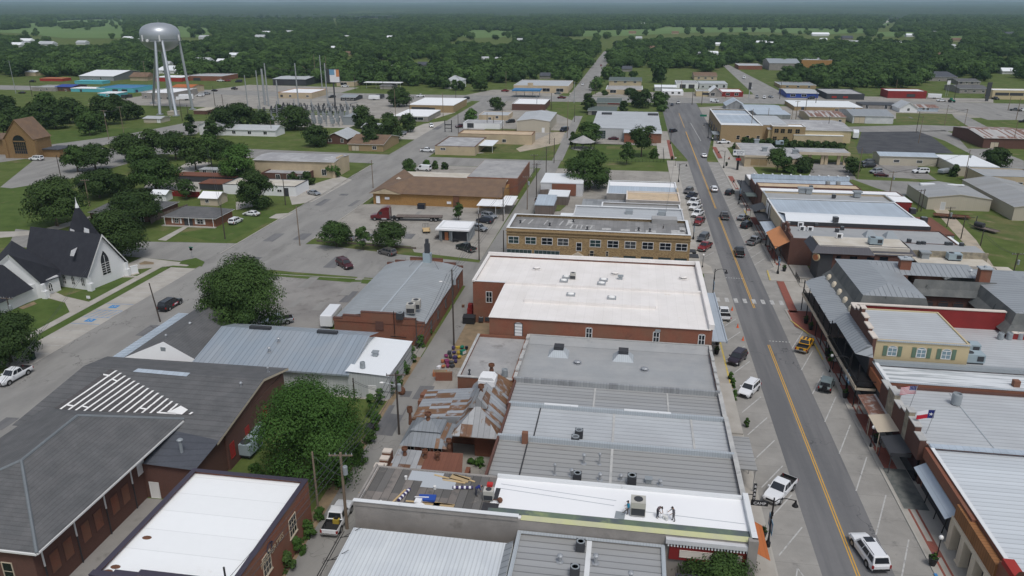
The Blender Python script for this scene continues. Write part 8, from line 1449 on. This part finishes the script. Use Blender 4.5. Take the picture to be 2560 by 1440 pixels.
 # the wood beyond the highway: nearest 170 trees one by one, the rest as one wood
VAR=[]
for i,(w_,h_,sh)in enumerate(((15,9.6,'round'),(12.5,9.2,'round'),(17,9.0,'flat'),(11,9.6,'vase'))):VAR.append(crown('tree',w_,h_,None,1300,1.7,50+i,sh,16,'leaf_far',trunk=(.3,1.6),flat=.85,rj=.12))
EDGE=[(-200,184),(0,184),(60,176),(95,180),(180,176),(300,178),(335,192),(560,176),(690,184),(770,196),(840,196),(900,206),(1010,212),(1060,216),(1180,206),(1280,200),(1420,198),(1428,214),(1440,222),(1510,222),(1520,196),(1600,196),(1640,205),(1690,196),(1735,182),(1795,182),(1806,160),(1822,160),(1840,152),(1905,152),(1940,180),(1960,204),(2050,216),(2160,218),(2300,212),(2330,178),(2400,188),(2470,204),(2560,214),(2800,214)]
def edge(px):
 for(a,ya),(c,yc)in zip(EDGE,EDGE[1:]):
  if a<=px<=c:return ya+(yc-ya)*(px-a)/(c-a)
 return 184
def inpoly(px,py,P):
 c=False;j=len(P)-1
 for i in range(len(P)):
  if(P[i][1]>py)!=(P[j][1]>py)and px<(P[j][0]-P[i][0])*(py-P[i][1])/(P[j][1]-P[i][1])+P[i][0]:c=not c
  j=i
 return c
OPEN=[((-40,68),(60,60),(150,52),(310,46),(318,70),(300,94),(160,94),(60,82),(-40,78)),((440,66),(520,70),(545,80),(500,92),(440,94)),((1120,86),(1180,75),(1290,79),(1280,92),(1180,96)),((1320,76),(1480,77),(1640,73),(1660,68),(1910,70),(2160,73),(2180,83),(2060,87),(1900,80),(1720,82),(1560,90),(1440,92)),((2190,80),(2290,80),(2300,92),(2200,92)),((2360,92),(2420,90),(2400,103),(2370,103)),((560,38.5),(700,39.5),(990,42.5),(1010,47),(760,46),(560,44)),((1240,34),(1320,36),(1330,41),(1230,41)),((470,36),(560,38),(560,42),(470,40)),((2168,86),(2200,86),(2230,62),(2264,48),(2296,26),(2266,26),(2220,46),(2194,57)),((830,55),(845,55),(860,75),(845,80)),((0,28),(60,31),(60,35),(0,34))]
OPEN=[tuple((a,c if c<(min(q[1]for q in P)+max(q[1]for q in P))/2 else 20+(c-20)*1.36)for a,c in P)for P in OPEN]
ISL=[((150,66),(205,62),(208,70),(152,73)),((205,66),(255,60),(260,66),(215,70)),((0,58),(70,60),(75,72),(0,76)),((1320,82),(1450,83),(1455,92),(1320,92)),((95,62),(140,60),(140,66),(95,68))]
STREET=((1412,245),(1482,245),(1548,108),(1508,108))
KEEP=[]
for o,_ in LATER:
 if o.name.startswith(('house','farm_building')):KEEP.append((o.location.x,o.location.y,o.scale.x*.62+3))
for nme,(x0,x1,y0,y1)in EXT.items():
 if y1>500:KEEP.append(((x0+x1)/2,y0,(x1-x0)/2+4))
KX=np.array(KEEP);rg=np.random.RandomState(11);cand=[]
def band(y0,y1,step,sc,keep=1.0):
 y=y0
 while y<y1:
  hw0,hw1=-y*.92-60,y*.58+60;xs=np.arange(hw0,hw1,step)
  for x in xs:
   qx,qy=x+rg.uniform(-.45,.45)*step,y+rg.uniform(-.45,.45)*step;px,py=PX(qx,qy)
   if not-90<px<2650 or py>edge(px)+(15 if px<900 else 6)or rg.rand()>keep:continue
   if y0<3000 and math.sin(qx*.021+1.3*math.sin(qy*.011))+math.sin(qy*.017+qx*.006+2)>1.22:continue
   if inpoly(px,py,STREET)or(any(inpoly(px,py,P)for P in OPEN)and not any(inpoly(px,py,P)for P in ISL)and rg.rand()<.985):continue
   dx=np.abs(KX[:,0]*qy/KX[:,1]-qx);dy=KX[:,1]-qy
   if((dx<KX[:,2])&(dy>-8)&(dy<np.maximum(22,qy*.12))).any():continue
   cand.append((qx,qy,sc*rg.uniform(.62,1.28),px,py))
  y+=step
band(520,1450,11.5,.9,.9);band(1450,3000,13.5,1.05,.93);band(3000,6400,21,1.45)
cand.sort(key=lambda c:c[1]-c[2]*8)
NEAR=cand[:170];FAR=cand[170:]
for i,(x,y,s,px,py)in enumerate(NEAR):
 o=link('tree',VAR[i%4],None,(x,y,1.4*s),rg.uniform(0,6.28));o.scale=(s*1.05,s*1.05,s*rg.uniform(.95,1.25));tag(o,'','tree','trees at the edge of the wood');LATER.append((o,('tall ' if s>1.1 else 'small ' if s<.75 else 'leafy ')+'edge-of-wood tree'))
me=bpy.data.meshes.new('woodland');n=len(FAR);me.from_pydata([(x,y,1.3*s)for x,y,s,_,_ in FAR],[],[])
for nm,ty,dat in(('scl','FLOAT',[s for*_,s,_,_ in[(a,b_,s,0,0)for a,b_,s,_,_ in FAR]]),('rot','FLOAT',rg.uniform(0,6.28,n)),('kindno','INT',rg.randint(0,4,n))):
 at=me.attributes.new(nm,ty,'POINT');at.data.foreach_set('value',np.array(dat,dtype=np.float32 if ty=='FLOAT' else np.int32))
wo=link('woodland',me);wo['kind']='stuff';wo['label']='dark green wood covering the land beyond the town to the horizon';wo['category']='wood'
gn=bpy.data.node_groups.new('woodland','GeometryNodeTree');gn.interface.new_socket('Geometry',in_out='INPUT',socket_type='NodeSocketGeometry');gn.interface.new_socket('Geometry',in_out='OUTPUT',socket_type='NodeSocketGeometry')
N=gn.nodes.new;L=gn.links.new;gi=N('NodeGroupInput');go=N('NodeGroupOutput');jn=N('GeometryNodeJoinGeometry')
def attr(nm,ty):a=N('GeometryNodeInputNamedAttribute');a.data_type=ty;a.inputs[0].default_value=nm;return[o for o in a.outputs if o.enabled][0]
src=[o for o in COL.objects if o.data in VAR][:4]
for k in range(4):
 oi=N('GeometryNodeObjectInfo');oi.transform_space='ORIGINAL';oi.inputs['Object'].default_value=next(o for o in COL.objects if o.data==VAR[k]);oi.inputs['As Instance'].default_value=True
 ip=N('GeometryNodeInstanceOnPoints');cmp_=N('FunctionNodeCompare');cmp_.data_type='INT';cmp_.operation='EQUAL';L(attr('kindno','INT'),[s for s in cmp_.inputs if s.enabled][0]);[s for s in cmp_.inputs if s.enabled][1].default_value=k
 L(gi.outputs[0],ip.inputs['Points']);L(cmp_.outputs[0],ip.inputs['Selection']);L(oi.outputs['Geometry'],ip.inputs['Instance'])
 cx_=N('ShaderNodeCombineXYZ');L(attr('rot','FLOAT'),cx_.inputs[2]);L(cx_.outputs[0],ip.inputs['Rotation']);sx=attr('scl','FLOAT');L(sx,ip.inputs['Scale']);L(ip.outputs[0],jn.inputs[0])
L(jn.outputs[0],go.inputs[0]);md=wo.modifiers.new('scatter','NODES');md.node_group=gn
print('trees',len(TREES),'wood',n)
# ================================================================== people on the roof
def person(px,py,z,rz,pose,cols,label):
 """one continuous body; joints in metres, facing +x; cols = shirt, trousers, boots, cap"""
 x,y=G(px,py,z);J=dict(pel=(0,0,.95),che=(.02,0,1.28),nec=(.03,0,1.48),hea=(.05,0,1.56),top=(.06,0,1.70),lh=(0,.1,.9),lk=(.03,.11,.5),lf=(0,.12,.09),lt=(.17,.13,.05),rh=(0,-.1,.9),rk=(.03,-.11,.5),rf=(0,-.12,.09),rt=(.17,-.13,.05),ls=(.02,.19,1.42),le=(.02,.26,1.14),lw=(.1,.27,.9),rs=(.02,-.19,1.42),re=(.02,-.26,1.14),rw=(.1,-.27,.9));J.update(pose)
 RAD=dict(pel=.15,che=.155,nec=.06,hea=.075,top=.085,lh=.095,lk=.065,lf=.05,lt=.045,rh=.095,rk=.065,rf=.05,rt=.045,ls=.07,le=.048,lw=.033,rs=.07,re=.048,rw=.033);ks=list(J);E_=[('pel','che'),('che','nec'),('nec','hea'),('hea','top'),('pel','lh'),('lh','lk'),('lk','lf'),('lf','lt'),('pel','rh'),('rh','rk'),('rk','rf'),('rf','rt'),('che','ls'),('ls','le'),('le','lw'),('che','rs'),('rs','re'),('re','rw')]
 me=bpy.data.meshes.new('body');me.from_pydata([J[k]for k in ks],[(ks.index(a),ks.index(c))for a,c in E_],[]);o=bpy.data.objects.new('body',me);COL.objects.link(o);sk_=o.modifiers.new('s','SKIN');o.modifiers.new('u','SUBSURF').levels=2
 for i,k in enumerate(ks):me.skin_vertices[0].data[i].radius=(RAD[k],)*2;me.skin_vertices[0].data[i].use_root=k=='pel'
 dg=bpy.context.evaluated_depsgraph_get();m2=bpy.data.meshes.new_from_object(o.evaluated_get(dg));bpy.data.objects.remove(o)
 m=MB()
 for e_,w_ in(('le','lw'),('re','rw')):
  W_=Vector(J[w_]);d=(W_-Vector(J[e_])).normalized();s_=d.cross(Vector((0,0,1))).normalized()if abs(d.z)<.95 else Vector((1,0,0));m.tube(W_-d*.03,W_+d*.09,.03,.036,8)
  for i,ln in enumerate((.065,.075,.07,.055)):b0=W_+d*.085+s_*(i-1.5)*.018;k1=b0+d*ln*.55;m.tube(b0,k1,.0095,.009,6);m.tube(k1,k1+(d*.6+s_.cross(d)*.5)*ln*.6,.009,.007,6)
  m.tube(W_+d*.03+s_*.03,W_+d*.075+s_*.065,.011,.009,6)
 bm=bmesh.new();bm.from_mesh(m2);hm=m.data('h','skin');bm.from_mesh(hm);me=bpy.data.meshes.new('body');bm.to_mesh(me);bm.free();me.materials.clear()
 for c in(cols[0],cols[1],cols[2],'skin'):me.materials.append(MAT[c])
 seg=[(Vector(J[a]),Vector(J[c]),a,c)for a,c in E_]
 for p in me.polygons:
  c=p.center;best=min(seg,key=lambda q:(c-(q[0]+(q[1]-q[0])*max(0,min(1,(c-q[0]).dot(q[1]-q[0])/max((q[1]-q[0]).length_squared,1e-6))))).length);k=best[3]
  p.material_index=3 if k in('hea','top')else 2 if k in('lt','rt')else 1 if k in('lh','rh','lk','rk','lf','rf')else 3 if k in('lw','rw')and(c-best[0]).length>.12 else 0
  p.use_smooth=True
 r=empty('person',(x,y,z),label,'person','roofers',rz);link('body',me,r);H_=Vector(J['top']);N_=Vector(J['nec']);u=(H_-N_).normalized();f_=Vector((0,1,0)).cross(u).normalized();c0=H_-u*.03
 b=MB();b.ell(c0+u*.05,(.1,.095,.085),0,12,8);b.mesh([c0+f_*.07+Vector((0,s,0))+u*.05 for s in(-.07,.07)]+[c0+f_*.19+Vector((0,s,0))+u*.03 for s in(.06,-.06)],[(0,1,2,3),(3,2,1,0)]);link('cap',b.data('cap',cols[3],True),r)
 b=MB();e0=c0+f_*.085-u*.02;[b.ell(e0+Vector((0,s,0)),(.012,.014,.01),0,6,4)for s in(-.032,.032)];b.box(e0.x-.01,e0.x+.014,-.028+e0.y,.028+e0.y,e0.z-.085,e0.z-.075,0);link('eyes_and_mouth',b.data('eyes_and_mouth','cap_dark'),r);b=MB();b.mesh([e0+Vector((.005,-.014,-.045)),e0+Vector((.005,.014,-.045)),e0+f_*.03+Vector((0,0,-.04)),e0+Vector((.005,0,.0))],[(0,2,3),(2,1,3),(0,1,2)]);link('nose',b.data('nose','skin'),r)
 b=MB();[b.ell(c0+Vector((0,s,0))-u*.04,(.02,.012,.03),0,6,4)for s in(-.088,.088)];link('ear',b.data('ear','skin'),r);return r
ZR=6.235
person(1570,1288,ZR,R(195),dict(lk=(.28,.12,.72),lf=(.52,.13,.48),lt=(.66,.14,.55),le=(.1,.33,1.18),lw=(.3,.3,1.1),rw=(.24,-.3,.98)),('shirt_blue','trouser_grey','boot','cap_dark'),'person in bright blue shirt striding with one leg raised beside beige unit')
person(1643,1294,ZR,R(-35),dict(che=(.14,0,1.24),nec=(.3,0,1.38),hea=(.37,0,1.42),top=(.47,0,1.50),ls=(.18,.19,1.36),rs=(.18,-.19,1.36),le=(.36,.22,1.1),lw=(.5,.12,.9),re=(.3,-.24,1.08),rw=(.46,-.1,.86)),('shirt_plum','jeans','boot','cap_dark'),'person in dusky checked shirt bending over a bucket with a pole')
person(1683,1302,ZR,R(200),dict(lf=(-.12,.16,.09),lt=(.05,.17,.05),lk=(0,.14,.5),che=(.06,0,1.27),nec=(.12,0,1.46),hea=(.15,0,1.53),top=(.2,0,1.66),le=(.2,.25,1.16),lw=(.42,.2,.98),re=(.24,-.25,1.2),rw=(.46,-.2,1.08)),('shirt_grey','shirt_grey','boot','cap_dark'),'person in grey overalls leaning on a long roller')
person(1190,1240,6.27,R(30),dict(che=(.3,0,1.12),nec=(.5,0,1.16),hea=(.57,0,1.13),top=(.69,0,1.08),ls=(.36,.19,1.12),rs=(.36,-.19,1.12),le=(.42,.22,.84),lw=(.5,.2,.6),re=(.42,-.22,.84),rw=(.5,-.18,.6)),('navy' if 0 else 'flag_blue','jeans','boot','cap_dark'),'person in dark navy bent double over a wrapped roll at the deck edge')
def stuff_(nm,label,cat,b,m,px,py,z,rz=0,group=None,smooth=False):
 o=b.build(nm,m,None,smooth,(*G(px,py,z),z),rz);return tag(o,label,cat,group)
b=MB();b.tube((-1.1,0,.17),(1.1,0,.17),.17,n=14);[b.tube((-1.1+.55*i+.12,0,.17),(-1.1+.55*i+.34,0,.17),.174,n=14,mi=1)for i in range(4)];ROLLM=['wrap_purple','flag_white']
stuff_('membrane_roll','purple wrapped roll lying lengthways on the stripped deck','roll',b,ROLLM,1010,1240,6.27,R(74),'wrapped roofing rolls');stuff_('membrane_roll','purple wrapped roll lying across the deck beside bending roofer','roll',b,ROLLM,1157,1222,6.27,R(8),'wrapped roofing rolls')
b=MB();b.lathe((0,0,0),[(.14,0),(.16,.38),(.165,.4),(.02,.4)],12)
for px,py,lb in((946,1262,'white bucket nearest the deck corner, left of two'),(952,1260,'white bucket nearest the deck corner, right of two'),(1015,1198,'white bucket beside the grey sheets on the deck'),(1087,1223,'white bucket in the middle of the deck'),(1660,1296,'open bucket at the feet of the bending roofer, left one'),(1666,1300,'open bucket at the feet of the bending roofer, right one')):stuff_('bucket',lb,'bucket',b,'bucket_white',px,py,6.27,0,'buckets on the roof')
b=MB();b.box(-.9,.9,-.5,.5,0,.25);b.box(-1.3,.2,-.12,0,.26,.33,1);stuff_('tarpaulin_pack','blue tarpaulin pack with white tube on the stripped deck','tarpaulin',b,['tarp_blue','flag_white'],1068,1248,6.27,.1)
rw_=random.Random(8)
for px,py,a,L_,lb in((1120,1196,-.25,3.4,'longest new plank among boards at the deck edge'),(1135,1204,-.1,2.6,'short plank under the boards at the deck edge'),(1160,1196,-.35,2.8,'tilted plank right of the boards at the deck edge'),(1075,1258,.02,5.2,'long plank lying before the blue tarpaulin pack'),(998,1240,1.28,2.4,'plank beside the lengthways purple roll')):b=MB();b.box(-L_/2,L_/2,-.1,.1,0,.06);stuff_('plank',lb,'plank',b,'fresh_wood',px,py,6.28,a,'loose planks on the deck')
for px,py,a,c,lb in((1075,1264,.1,1.0,'left sheet of brown board at the deck front'),(1108,1266,-.1,1.1,'right sheet of brown board at the deck front'),(1150,1196,-.2,1.1,'sheet of brown board under the planks'),(929,1222,1.0,1.5,'tan board leaning over the alley edge of the deck')):b=MB();b.box(-c,c,-.5,.5,0,.04);stuff_('board',lb,'board',b,'cardboard',px,py,6.3 if px>950 else 3.0,a,'loose boards on the deck')
b=MB();b.ell((0,0,.2),(.6,.35,.3),0,10,6);stuff_('plastic_bag','crumpled white plastic sheeting at the deck front','plastic sheeting',b,'white_paint',1050,1268,6.28);b=MB();b.box(-.35,.35,-.35,.35,0,.5);stuff_('box','white box beside the crumpled plastic sheeting','box',b,'white_paint',1046,1260,6.28)
b=MB();b.box(-.3,.3,-.25,.25,0,.3);stuff_('petrol_can','bright red case on top of the beige unit at deck edge','case',b,'kitchen_red',1225,1214,7.55)
b=MB();b.ell((0,0,.3),(.3,.3,.3),0,10,6);b.tube((0,0,.3),(-1.6,0,.15),.04,n=6);stuff_('leaf_blower','dark blower with long nozzle on the white membrane','blower',b,'rust',1250,1256,6.25);b=MB();b.box(-.5,.5,-.6,.6,0,.02);stuff_('membrane_offcut','dark square offcut before the striding roofer','offcut',b,'hvac_grey',1550,1288,6.26,-.1)
for px,py,q,lb in((1655,1284,(.35,-.1,.9),'roller pole held by the bending roofer'),(1672,1288,(.3,-.1,.95),'long roller pole held by the roofer in grey')):b=MB();b.tube((0,0,0),q,.018,n=5);stuff_('roller_pole',lb,'pole',b,'steel',px-4,py+12,6.26,R(120),'roller poles')
b=MB();b.box(-.35,.35,-.3,.3,0,.55);b.box(-.2,.2,-.2,.2,.55,.75,1);o=stuff_('machine','yellow engine in the bed of the alley pickup','machine',b,['yellow_machine','plastic_black'],842,1306,.8)
cl=[('wrap_purple','purple'),('navy_' if 0 else 'car_navy','navy'),('flower','magenta'),('yellow_machine','yellow'),('flag_white','white'),('hvac_dark','dark'),('sign_green','green'),('terracotta','orange')]
rc_=random.Random(6);where=['at the top of the alley heap','in the upper alley heap','in the middle of the alley heap','in the lower alley heap','at the bottom of the alley heap']
for i in range(20):
 py=872+(i//4)*12+rc_.uniform(-3,3);px=1150-(i//4)*9+(i%4-1.5)*11;b=MB();s=rc_.uniform(.22,.5);c,cn=cl[(i*3+i//4)%8]
 if i%3==0:b.lathe((0,0,0),[(.2,0),(.3,.35),(.24,.6),(.02,.62)],10);nm='clay_pot'
 elif i%3==1:b.box(-s,s,-.35,.35,0,s*1.6);b.box(-s*.9,s*.9,-.37,-.35,s*.3,s*1.4,1);nm='crate'
 else:b.ell((0,0,.35),(s,.35,.28),0,8,6);nm='bundle'
 stuff_(nm,'%s %s %s, %s in its row'%(cn,nm.replace('_',' '),where[i//4],('leftmost','second','third','rightmost')[i%4]),nm.replace('_',' '),b,[c,'flag_white'],px,py,.03,rc_.uniform(0,3),'wares heaped beside the alley')
for i,(px,py,s,m_2,nm,lb)in enumerate(((1100,938,(2.2,1.1,.7),'terracotta','brick_planter','upper brick planter below the alley heap'),(1110,950,(2.6,.5,1.4),'brick_red','brick_planter','lower brick planter below the alley heap'),(1005,985,(.9,.9,1.1),'rust','water_barrel','round rusty barrel beside the alley pole'),(1158,648+120,(.5,.5,.5),'rust','box','small rusty box beside brick building'),(1115,598,(1.6,1.2,.9),'fresh_wood','timber_pile','larger timber scrap pile left of the kiosk'),(1100,594,(1.5,1.0,.5),'wood_grey','timber_pile','smaller timber scrap pile far left of the kiosk'),(1140,604,(1.2,.8,.6),'hvac_dark','scrap_pile','dark scrap heap before the kiosk doors'))):
 b=MB();a,c,h_=s
 if nm=='water_barrel':b.lathe((0,0,0),[(.4,0),(.55,.4),(.52,.8),(.36,1.05),(.02,1.08)],14)
 elif 'pile' in nm:rq=random.Random(i);[b.obox((rq.uniform(-a,a)/2,rq.uniform(-c,c)/2),rq.uniform(0,3.1),rq.uniform(.8,2),.2,z,z+.08)for z in[h_*k/14 for k in range(14)]]
 else:b.box(-a/2,a/2,-c/2,c/2,0,h_);b.box(-a/2+.1,a/2-.1,-c/2+.1,c/2-.1,h_,h_+.05,1)
 stuff_(nm,lb,nm.replace('_',' '),b,[m_2,'dirt'],px,py,.03,.15)
 # ================================================================== labels for repeats, from what stands near them
ORD='first second third fourth fifth sixth seventh eighth ninth tenth eleventh twelfth thirteenth fourteenth fifteenth sixteenth seventeenth eighteenth nineteenth twentieth'.split()
BOX={}
for o,noun in LATER:
 p=PX(o.location.x,o.location.y,o.location.z+1)
 best=None
 for ph,lx,ly in LAND:
  d=math.hypot((p[0]-lx),(p[1]-ly)*2.2)
  if best is None or d<best[0]:best=(d,ph,lx,ly)
 d,ph,lx,ly=best;dx,dy=p[0]-lx,(p[1]-ly)*2.2
 rel='on' if(o.location.z>3 and d<110)else('right of' if dx>0 else 'left of')if abs(dx)>abs(dy)*1.1 else('behind' if dy<0 else 'in front of')
 BOX.setdefault((noun,rel,ph),[]).append((p[0],o))
for(noun,rel,ph),L_ in BOX.items():
 L_.sort(key=lambda q:q[0]);n=len(L_)
 for i,(_,o)in enumerate(L_):
  o['label']='%s %s %s'%(noun,rel,ph)if n==1 else '%s %s %s, %s from left%s'%(noun,rel,ph,ORD[i]if i<20 else str(i+1)+'th','' if n<3 else ' of %d'%n)
  o['label']=' '.join(o['label'].split()[:16])
  # ================================================================== the air
hz=MB();hz.box(-13500,14500,-60,17900,-1.2,320);ho=hz.build('haze','white_paint');ho['kind']='stuff';ho['label']='thin blue haze over the far woods';ho['category']='haze'
hm=bpy.data.materials.new('haze');hm.use_nodes=True;t=hm.node_tree;t.nodes.remove(t.nodes['Principled BSDF']);pv=t.nodes.new('ShaderNodeVolumePrincipled');pv.inputs['Color'].default_value=(.60,.82,1,1);pv.inputs['Density'].default_value=5.6e-5;pv.inputs['Anisotropy'].default_value=0;t.links.new(pv.outputs[0],t.nodes['Material Output'].inputs['Volume']);ho.data.materials.clear();ho.data.materials.append(hm)
